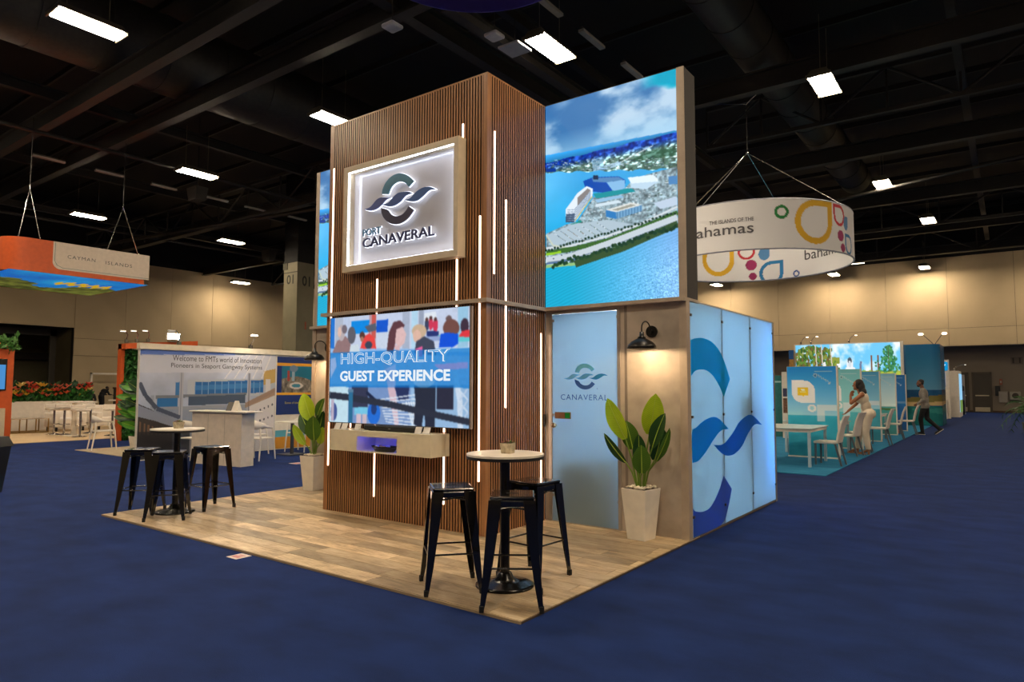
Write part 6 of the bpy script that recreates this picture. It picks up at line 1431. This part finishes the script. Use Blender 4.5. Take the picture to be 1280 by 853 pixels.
for k, x in enumerate((-5.4, -6.9, -7.3)):
    arm_lamp(x, 31.15, 3.5+MB_, ('right', 'middle', 'left')[k]+' small arm lamp on top of the landscape screen', 0.3, 8)
c = Canvas(90, 100, (0, 0, 0)); v = c.v[..., None]; c.a[:] = np.where(v < 0.56, np.array([6, 96, 150.])+(np.array([90, 150, 186.])-np.array([6, 96, 150.]))*np.clip(v/0.56, 0, 1), np.array([10, 74, 120.])); 
c.poly([(0, 0.66), (0.4, 0.62), (1, 0.62), (1, 0.72), (0, 0.72)], (120, 110, 56)); c.poly([(0, 0.71), (1, 0.7), (1, 0.74), (0, 0.76)], (200, 170, 120)); c.rect(0, 0.76, 1, 1, (24, 112, 112)); nn = fbm(100, 90, 12, 77, 4, 0.6); c.a += (nn[..., None]-0.5)*40*(v > 0.56); c.poly([(0, 0.8), (0.5, 0.78), (1, 0.9), (0.4, 0.86)], (60, 150, 140), 0.6)
t = thing('curved_wall', 'curved blue wall printed with sea and sand behind the walking man', 'booth wall', (-2.75, 32, MB_))
def cbend(u, v):
    s = u*3.2; x = np.zeros_like(s); y = np.zeros_like(s); L1 = 0.85; r = 0.35; La = r*PI/2
    x = np.where(s < L1, -0.7+s, np.where(s < L1+La, -0.7+L1+r*np.sin(np.clip((s-L1)/r, 0, PI/2)), -0.7+L1+r)); y = np.where(s < L1, 0, np.where(s < L1+La, r-r*np.cos(np.clip((s-L1)/r, 0, PI/2)), r+s-L1-La))
    return np.stack([x, y, 3.3*(1-v)], -1)
c.sheet('print', None, None, None, vmat('gloss_print', 0, 0.25), t, cbend)
MB().box((-0.95, 0.0, 0), (-0.7, 1.8, 3.3)).build('return_wall', mat('wall_petrol', (20, 92, 140), 0.4), t); MB().box((-0.7, 0.36, 0), (0.45, 1.85, 3.28)).build('core', mat('panel_core', (190, 186, 180), 0.5), t)
t = thing('twin_lamp', 'pair of small spot lamps on a forked stem above the curved wall', 'lamp', (-2.45, 32.3, 3.3+MB_))
MB().tube([(0, 0, -0.02), (-0.15, 0, 0.15), (-0.4, 0, 0.42)], 0.014, 6).build('arm', M_CHROME, t); MB().tube([(0, 0, -0.02), (0.12, 0, 0.15), (0.3, 0, 0.42)], 0.014, 6).build('arm', M_CHROME, t)
for x in (-0.46, 0.36): MB().ball((x, 0, 0.43), 0.07, 10, 6, (1.4, 1, 0.7)).build('head', emat('spot_head', (255, 240, 214), 6.0), t)

# ---- further booths in the distance
t = thing('white_booth', 'white exhibit wall with a round-cornered blue logo sign and monitor in the distance', 'booth wall', (-2.75, 40.5, 0))
MB().box((-0.9, 0, 0), (0.26, 0.3, 2.97)).build('wall_board', M_WHT, t)
MB().bbox((-0.5, -0.06, 2.42), (0.22, 0.0, 2.86), 0.05).build('logo_plate', emat('logo_blue', (20, 150, 210), 0.9), t); lettering('oxy', (-0.36, -0.062, 2.56), (1, 0, 0), (0, 0, 1), (0, -1, 0), 0.5, 0.17, emat('logo_white', (235, 250, 255), 1.2), t, bold=0.02)
MB().box((-0.5, -0.05, 1.6), (0.1, 0.0, 2.3)).build('monitor', emat('monitor_pale', (150, 170, 200), 0.6), t); MB().prism([(-0.25, 0), (0.05, 0), (-0.05, 0.2), (-0.15, 0.3)], (0, -0.052, 1.62), (1, 0, 0), (0, 0, 1), (0, -1, 0), 0.002).build('monitor_figure', mat('ink_dark', (58, 54, 56), 0.6), t)
MB().box((-0.7, -0.55, 0), (0.15, -0.05, 0.95)).build('counter', mat('counter_white', (214, 208, 202), 0.5), t); MB().cyl((-0.25, -0.552, 0.7), (-0.25, -0.556, 0.7), 0.08, n=16).build('counter_mark', mat('mark_grey', (110, 130, 160), 0.5), t)
t = thing('lightbox_wall', 'white end wall with a bright landscape lightbox on its side', 'booth wall', (-2.4, 42.6, 0))
MB().box((-0.25, 0, 0), (0.2, 2.5, 2.45)).build('wall_board', M_WHT, t); MB().box((0.2, 0.15, 0.25), (0.215, 2.4, 2.3)).build('lightbox', emat('lightbox_sky', (150, 205, 240), 1.0), t); MB().box((0.215, 0.15, 0.25), (0.217, 2.4, 0.9)).build('lightbox_grass', emat('lightbox_grass', (120, 150, 80), 0.8), t)
arm_lamp(-2.4, 43.0, 2.56, 'arm lamp on top of the distant white end wall', 0.5, 3)
c = Canvas(30, 60, (150, 150, 160)); v = c.v[..., None]; c.a[:] = np.array([176, 168, 170.])*(1-v)+np.array([120, 130, 150.])*v; c.poly([(0, 0.3), (0.5, 0.24), (1, 0.3), (1, 0.42), (0, 0.42)], (50, 52, 66)); c.rect(0, 0.42, 1, 1, (110, 122, 150))
t = thing('mountain_poster', 'grey mountain poster panel beside the far exit doors', 'poster', (-2.42, 48, 0))
MB().box((-0.2, 0.0, 0), (0.22, 0.05, 2.32)).build('board', M_WHT, t); c.sheet('print', (-0.19, -0.003, 2.3), (0.4, 0, 0), (0, 0, -2.25), MATS['printed_vinyl'], t)
t = thing('dark_bin', 'dark tall bin standing before the mountain poster', 'bin', (-2.4, 47.0, 0))
MB().bbox((-0.2, -0.2, 0), (0.2, 0.2, 0.85), 0.04).build('body', M_BLK, t); MB().frustum(0.85, 0.3, 1.1, 0.1).build('lid', M_BLK, t)
t = thing('beach_poster', 'narrow poster with blue top and sandy scene left of the landscape screen', 'poster', (-7.85, 30.8, MB_))
MB().box((0.12, 0, 0), (0.3, 0.1, 3.15)).build('board', mat('sand_print', (176, 130, 60), 0.5, var=0.12), t); MB().box((0.11, -0.005, 2.75), (0.31, 0, 3.15)).build('blue_head', mat('poster_blue', (10, 84, 150), 0.5), t)
t = thing('teal_banner', 'slim teal banner panel seen just beyond the frosted wall', 'banner', (-5.9, 22.0, MB_))
MB().box((-0.5, 0, 0), (0.17, 0.05, 1.9)).build('board', mat('banner_teal', (30, 112, 110), 0.5, var=0.06), t); MB().box((-0.12, -0.004, 1.68), (0.12, 0, 1.73)).build('line_mark', mat('mark_pale', (150, 190, 186), 0.5), t)
t = thing('photo_banner', 'slim white banner with dark photographs beside the teal banner', 'banner', (-5.35, 21.5, MB_))
MB().box((-0.28, 0, 0), (0.25, 0.05, 2.0)).build('board', M_WHT, t); MB().box((-0.25, -0.004, 0.75), (0.22, 0, 1.2)).build('photo', mat('photo_brown', (110, 74, 50), 0.6, var=0.2, scale=14), t); MB().box((-0.25, -0.004, 1.25), (0.22, 0, 1.5)).build('photo', mat('photo_blue', (56, 58, 90), 0.6), t)
# palm at the right edge
t = thing('potted_palm', 'green palm with arching fronds at the right edge', 'plant', (0.5, 28.5, 0))
MB().lathe([(0, 0), (0.2, 0), (0.26, 0.4), (0.23, 0.4), (0, 0.36)], 18).build('pot', mat('pot_dark', (50, 44, 40), 0.6), t); MB().cyl((0, 0, 0.35), (0, 0, 0.8), 0.04, 0.03, 8).build('trunk', MATS['fig_bark'], t)
M_PALM = mat('palm_green', (52, 104, 34), 0.5, col2=(26, 66, 22))
for k in range(16):
    a = k*2.4; el = 1.2-0.075*k; ln = 0.95; pts = []; q = MB()
    for i in range(8):
        s = i/7; r = ln*s*math.cos(el)*1.0; z = 0.8+ln*s*math.sin(el)*1.1-0.75*s*s*(1.2-el*0.5); pts.append(Vector((r*math.cos(a), r*math.sin(a), z)))
    q.tube(pts, [0.012]*7+[0.004], 5)
    for i in range(1, 8):
        for sgn in (-1, 1):
            p = pts[i]; d = (pts[i]-pts[i-1]).normalized(); sd = d.cross(Vector((0, 0, 1))).normalized()*sgn; tip = p+sd*0.22+d*0.16+Vector((0, 0, -0.1)); w = d*0.022
            q.add([p-w, p+w, tip], [(0, 1, 2)])
    q.build('frond', M_PALM, t, recalc=False)
# ================================================================ PEOPLE
class Body:
    """closed shapes fused into one continuous skin"""
    def __init__(s): s.b = MB()
    def cap(s, p0, p1, r0, r1):
        s.b.cyl(p0, p1, r0, r1, n=14); s.b.ball(p0, r0, 14, 8); s.b.ball(p1, r1, 14, 8); return s
    def chain(s, pts, rs):
        for i in range(len(pts)-1): s.cap(pts[i], pts[i+1], rs[i], rs[i+1])
        return s
    def ell(s, c, sc): s.b.ball(c, 1.0, 18, 12, sc); return s
    def hand(s, wrist, d, side, curl=0.35, size=1.0):
        """palm, four fingers of different length and a thumb leaving the side of the palm"""
        w = Vector(wrist); d = Vector(d).normalized(); sd = Vector(side); sd = (sd-d*sd.dot(d)).normalized(); n = d.cross(sd)
        for q in (-0.028, 0.0, 0.028): s.cap(w+sd*q*0.5*size, w+d*0.075*size+sd*q*size, 0.016*size, 0.014*size)
        for q, ln in ((-0.034, 0.06), (-0.012, 0.075), (0.011, 0.07), (0.032, 0.055)):
            a = w+d*0.08*size+sd*q*size; b = a+(d+n*curl*0.5).normalized()*ln*0.5*size; c = b+(d+n*curl*1.6).normalized()*ln*0.5*size
            s.chain([a, b, c], [0.0105*size, 0.0095*size, 0.008*size])
        a = w+d*0.02*size-sd*0.03*size; b = a+(d*0.7-sd*0.8).normalized()*0.035*size; c = b+(d+n*0.3-sd*0.2).normalized()*0.03*size
        s.chain([a, b, c], [0.013*size, 0.011*size, 0.009*size]); return s
    def fuse(s, name, voxel=0.009, smooth=3):
        me = s.b.mesh(name); o = bpy.data.objects.new(name, me); COL.objects.link(o)
        r = o.modifiers.new('r', 'REMESH'); r.mode = 'VOXEL'; r.voxel_size = voxel; r.use_smooth_shade = True
        q = o.modifiers.new('s', 'SMOOTH'); q.factor = 0.5; q.iterations = smooth
        dg = bpy.context.evaluated_depsgraph_get(); m2 = bpy.data.meshes.new_from_object(o.evaluated_get(dg)); bpy.data.objects.remove(o); m2.name = name
        m2.materials.clear(); return m2
def head(B, c, s=1.0, yaw=0.0):
    """skull, jaw, nose, brow, ears; face looks along local +x turned by yaw"""
    R = Matrix.Rotation(yaw, 3, 'Z'); c = Vector(c)
    def P(x, y, z): return c+R @ Vector((x, y, z))*s
    B.ell(P(0, 0, 0.015), (0.096*s, 0.077*s, 0.105*s)); B.ell(P(0.03, 0, -0.055), (0.062*s, 0.055*s, 0.062*s)); B.cap(P(0.085, 0, 0.01), P(0.108, 0, -0.022), 0.01*s, 0.015*s)
    B.ell(P(0.078, 0, 0.04), (0.02*s, 0.05*s, 0.014*s)); B.ell(P(0.088, 0, -0.058), (0.012*s, 0.022*s, 0.007*s)); B.ell(P(0.09, 0, -0.07), (0.011*s, 0.02*s, 0.007*s)); B.ell(P(0.07, 0, -0.098), (0.022*s, 0.022*s, 0.02*s))
    for q in (-1, 1): B.ell(P(-0.005, q*0.077, 0.0), (0.018*s, 0.009*s, 0.03*s))
    return P
def dress(me, mats, pick):
    for m in mats: me.materials.append(m)
    me.polygons.foreach_set('material_index', [pick(p.center) for p in me.polygons]); me.polygons.foreach_set('use_smooth', [True]*len(me.polygons))
def eyes(P, par, s=1.0):
    for q in (-1, 1): MB().ball(P(0.083, q*0.033, 0.018), 0.011*s, 8, 6).build('eye', mat('eye_dark', (30, 24, 22), 0.2), par)
def blob(name, items, m, parent, voxel=0.012):
    B = Body()
    for c, sc in items: B.ell(c, sc)
    me = B.fuse(name, voxel, 2); me.materials.append(m); o = bpy.data.objects.new(name, me); COL.objects.link(o); o.parent = parent; return o
M_SK1 = mat('skin_brown', (150, 94, 62), 0.5, var=0.03); M_SK2 = mat('skin_deep', (112, 72, 52), 0.5, var=0.03); M_HAIR = mat('hair_black', (22, 17, 15), 0.6, var=0.1, bump=0.4, bscale=60)
M_CRM = mat('cream_fabric', (222, 206, 184), 0.8, var=0.02); M_BLZ = mat('grey_tweed', (136, 130, 122), 0.85, var=0.08, scale=40); M_TRS = mat('black_cloth', (16, 16, 18), 0.8); M_SHOE = mat('shoe_tan', (168, 118, 84), 0.5); M_SHB = mat('shoe_black', (20, 20, 22), 0.5)

# ---- woman in white leaning over the table
t = thing('person', 'person in white sleeveless top and trousers reaching over a meeting table', 'person', (-2.82, 17.45, MB_), PI)
B = Body(); P = head(B, (0.05, 0, 1.585), 1.0, 0.12)
B.chain([(0.0, 0, 1.4), (0.03, 0, 1.52)], [0.055, 0.05])
B.ell((-0.06, 0, 1.27), (0.115, 0.155, 0.16)); B.ell((0.02, 0.065, 1.235), (0.07, 0.07, 0.07)); B.ell((0.02, -0.065, 1.235), (0.07, 0.07, 0.07)); B.ell((-0.11, 0, 1.09), (0.105, 0.135, 0.14)); B.ell((-0.16, 0, 0.93), (0.125, 0.165, 0.14))
for q in (-1, 1): B.ell((-0.205, q*0.08, 0.92), (0.095, 0.09, 0.11))
for q in (-1, 1): B.cap((-0.05, q*0.09, 1.38), (-0.06, q*0.17, 1.37), 0.055, 0.055)
L_el, L_wr = (0.16, 0.24, 1.17), (0.19, 0.12, 1.33); Rr_el, Rr_wr = (0.13, -0.2, 1.14), (0.3, -0.14, 0.97)
B.chain([(-0.06, 0.18, 1.37), L_el, L_wr], [0.05, 0.04, 0.027]); B.chain([(-0.05, -0.18, 1.37), Rr_el, Rr_wr], [0.05, 0.04, 0.027])
B.hand(L_wr, (-0.25, -0.35, 0.75), (0.5, 0.5, 0.3), 0.6); B.hand(Rr_wr, (0.6, 0.1, -0.6), (0.1, 1, 0.1), 0.5)
B.chain([(-0.17, 0.09, 0.9), (-0.1, 0.1, 0.52), (-0.14, 0.1, 0.14)], [0.105, 0.075, 0.06]); B.chain([(-0.16, -0.09, 0.9), (0.05, -0.1, 0.52), (0.12, -0.1, 0.14)], [0.105, 0.075, 0.06])
for x, y in ((-0.14, 0.1), (0.12, -0.1)): B.chain([(x, y, 0.16), (x+0.01, y, 0.1), (x+0.13, y, 0.035), (x+0.17, y, 0.03)], [0.038, 0.035, 0.03, 0.022])
me = B.fuse('body')
def pickw(c):
    if c.z < 0.115: return 0
    if c.z < 1.045: return 1 if (c.x < 0.2 and not (c.x > 0.06 and c.y < -0.08 and c.z > 0.8)) else 0
    if c.z > 1.435 or (abs(c.y) > 0.155): return 0
    if c.x > 0.105: return 0
    if c.z > 1.36 and abs(c.y) < 0.07 and c.x > -0.02: return 0
    return 1
dress(me, [M_SK1, M_CRM], pickw); o = link('body', me, M_SK1, t)
blob('hair', [(P(-0.03, 0, 0.045), (0.098, 0.09, 0.098)), (P(-0.075, 0, -0.06), (0.08, 0.1, 0.15)), (P(-0.11, 0.02, -0.18), (0.075, 0.105, 0.13)), (P(-0.13, 0.03, -0.28), (0.06, 0.085, 0.08)), (P(0.01, 0.07, 0.0), (0.035, 0.022, 0.09))], M_HAIR, t)
eyes(P, t)
MB().tube([(-0.2, -0.0, 1.055), (-0.11, 0.139, 1.055), (-0.01, 0.06, 1.055), (-0.01, -0.06, 1.055), (-0.11, -0.139, 1.055), (-0.2, 0.0, 1.055)], 0.008, 6).build('waistband', M_CRM, t)
for x, y in ((-0.14, 0.1), (0.12, -0.1)):
    sh = MB(); sh.box((x+0.04, y-0.042, 0.0), (x+0.21, y+0.042, 0.022)); sh.build('shoe', M_SHOE, t); MB().frustum(0.0, 0.035, 0.09, 0.055, c=(x-0.01, y)).build('heel', M_SHOE, t); MB().tube([(x+0.1, y-0.045, 0.02), (x+0.1, y, 0.075), (x+0.1, y+0.045, 0.02)], 0.011, 6).build('strap', M_SHOE, t)

# ---- man in a grey blazer walking
t = thing('person', 'person in grey blazer and black trousers walking past the curved wall', 'person', (-2.36, 26.1, 0.0), PI)
B = Body(); P = head(B, (0.06, 0, 1.69), 1.02)
B.chain([(0.0, 0, 1.48), (0.035, 0, 1.62)], [0.065, 0.06])
B.ell((-0.02, 0, 1.33), (0.135, 0.19, 0.2)); B.ell((-0.04, 0, 1.1), (0.125, 0.165, 0.18)); B.ell((-0.06, 0, 0.96), (0.135, 0.17, 0.13))
for q in (-1, 1): B.cap((-0.02, q*0.08, 1.47), (-0.02, q*0.19, 1.44), 0.07, 0.065)
B.chain([(-0.02, 0.205, 1.43), (-0.06, 0.265, 1.16), (0.13, 0.24, 1.02)], [0.066, 0.055, 0.042]); B.hand((0.13, 0.24, 1.02), (0.7, -0.1, -0.5), (0, 0.3, 1), 0.8)
B.chain([(-0.02, -0.205, 1.43), (-0.1, -0.26, 1.16), (-0.03, -0.25, 0.93)], [0.066, 0.055, 0.042]); B.hand((-0.03, -0.25, 0.93), (0.2, 0, -1), (1, 0, 0.1), 0.6)
B.chain([(-0.05, 0.09, 0.95), (0.08, 0.09, 0.52), (0.04, 0.09, 0.1)], [0.105, 0.072, 0.055]); B.chain([(-0.06, -0.09, 0.95), (-0.09, -0.09, 0.53), (-0.42, -0.09, 0.2)], [0.105, 0.072, 0.055])
B.chain([(0.03, 0.09, 0.06), (0.2, 0.09, 0.04)], [0.045, 0.035]); B.chain([(-0.44, -0.09, 0.15), (-0.32, -0.09, 0.045)], [0.045, 0.035])
me = B.fuse('body')
def pickm(c):
    if c.z > 1.535: return 0
    if c.z < 0.87 and not (abs(c.y) > 0.2): return 2
    if c.x > 0.155 and c.z < 1.1 and c.y > 0.1: return 0
    if c.z < 0.905 and c.y < -0.2: return 0
    if c.x > 0.09 and abs(c.y) < 0.035: return 3
    return 1
dress(me, [M_SK2, M_BLZ, M_TRS, M_CRM], pickm); link('body', me, M_SK2, t)
blob('hair', [(P(-0.025, 0, 0.06), (0.09, 0.08, 0.075)), (P(-0.05, 0, 0.0), (0.055, 0.078, 0.06))], M_HAIR, t); blob('beard', [(P(0.05, 0, -0.085), (0.05, 0.052, 0.042)), (P(0.0, 0.06, -0.04), (0.025, 0.02, 0.05)), (P(0.0, -0.06, -0.04), (0.025, 0.02, 0.05))], M_HAIR, t)
eyes(P, t)
for (a, b) in (((-0.01, 0.09), (0.24, 0.0)), ):
    MB().bbox((-0.03, 0.045, 0.0), (0.25, 0.135, 0.07), 0.02).build('shoe', M_SHB, t); MB().box((-0.03, 0.043, 0.0), (0.25, 0.137, 0.018)).build('sole', M_WHT, t)
sh = MB().bbox((-0.06, -0.045, 0.0), (0.22, 0.045, 0.07), 0.02).xf(Matrix.Translation((-0.49, -0.09, 0.15)) @ Matrix.Rotation(R_(38), 4, 'Y')); sh.build('shoe', M_SHB, t)
so = MB().box((-0.06, -0.047, -0.004), (0.22, 0.047, 0.012)).xf(Matrix.Translation((-0.49, -0.09, 0.15)) @ Matrix.Rotation(R_(38), 4, 'Y')); so.build('sole', M_WHT, t)

# ---- staff member in black at the back of the lounge, seen from behind, bending
t = thing('person', 'person all in black bending over the cart at the back', 'person', (-43.6, 17.95, 0.0), R_(105))
B = Body(); P = head(B, (0.32, 0, 1.38), 1.0)
B.chain([(0.18, 0, 1.28), (0.27, 0, 1.33)], [0.065, 0.06]); B.ell((0.12, 0, 1.2), (0.17, 0.2, 0.17)); B.ell((0.0, 0, 1.05), (0.14, 0.17, 0.17)); B.ell((-0.05, 0, 0.93), (0.14, 0.18, 0.14))
for q in (-1, 1):
    B.cap((0.14, q*0.1, 1.28), (0.15, q*0.19, 1.25), 0.07, 0.065); B.chain([(0.15, q*0.2, 1.25), (0.25, q*0.27, 1.02), (0.45, q*0.2, 1.0)], [0.065, 0.052, 0.04]); B.hand((0.45, q*0.2, 1.0), (1, -q*0.2, 0), (0, q, 0.2), 0.7)
    B.chain([(-0.05, q*0.09, 0.9), (0.0, q*0.1, 0.5), (-0.04, q*0.1, 0.1)], [0.11, 0.08, 0.06]); B.chain([(-0.05, q*0.1, 0.06), (0.14, q*0.1, 0.04)], [0.045, 0.035])
me = B.fuse('body', 0.012); dress(me, [M_SK2, M_TRS], lambda c: 0 if (c.z > 1.36 or c.x > 0.43) else 1); link('body', me, M_SK2, t); blob('hair', [(P(-0.03, 0, 0.05), (0.085, 0.08, 0.08))], M_HAIR, t); eyes(P, t)
MB().bbox((-0.1, 0.05, 0), (0.18, 0.15, 0.07), 0.02).build('shoe', M_SHB, t); MB().bbox((-0.1, -0.15, 0), (0.18, -0.05, 0.07), 0.02).build('shoe', M_SHB, t)

# ---- seated visitor whose head shows above the flowers
t = thing('person', 'seated person in dark shirt, head just above the flower planter', 'person', (-39.0, 15.45, 0.0), R_(-20))
B = Body(); P = head(B, (0.06, 0, 1.29), 1.0)
B.chain([(0.0, 0, 1.1), (0.03, 0, 1.22)], [0.065, 0.06]); B.ell((-0.02, 0, 0.96), (0.13, 0.19, 0.19)); B.ell((-0.04, 0, 0.74), (0.13, 0.17, 0.18)); B.ell((-0.03, 0, 0.62), (0.16, 0.18, 0.12))
for q in (-1, 1):
    B.cap((-0.02, q*0.1, 1.09), (-0.02, q*0.19, 1.05), 0.07, 0.065); B.chain([(-0.02, q*0.2, 1.05), (0.02, q*0.27, 0.8), (0.25, q*0.2, 0.72)], [0.065, 0.052, 0.04]); B.hand((0.25, q*0.2, 0.72), (1, -q*0.3, -0.1), (0, q, 0.2), 0.5)
    B.chain([(0.0, q*0.1, 0.6), (0.42, q*0.11, 0.58), (0.42, q*0.11, 0.1)], [0.1, 0.075, 0.055]); B.chain([(0.41, q*0.11, 0.06), (0.6, q*0.11, 0.04)], [0.045, 0.035])
me = B.fuse('body', 0.012); dress(me, [M_SK1, M_TRS], lambda c: 0 if (c.z > 1.14 or (c.x > 0.23 and c.z > 0.66)) else 1); link('body', me, M_SK1, t); blob('hair', [(P(-0.025, 0, 0.06), (0.09, 0.08, 0.075)), (P(-0.05, 0, 0.0), (0.055, 0.078, 0.06))], M_HAIR, t); eyes(P, t)
t2 = thing('round_stool', 'dark round stool under the seated person behind the flowers', 'stool', (-39.0, 15.45, 0.0))
MB().cyl((0, 0, 0.45), (0, 0, 0.505), 0.2, n=20).build('seat', M_TRS, t2); MB().cyl((0, 0, 0), (0, 0, 0.45), 0.04, n=12).build('column', M_CHROME, t2)
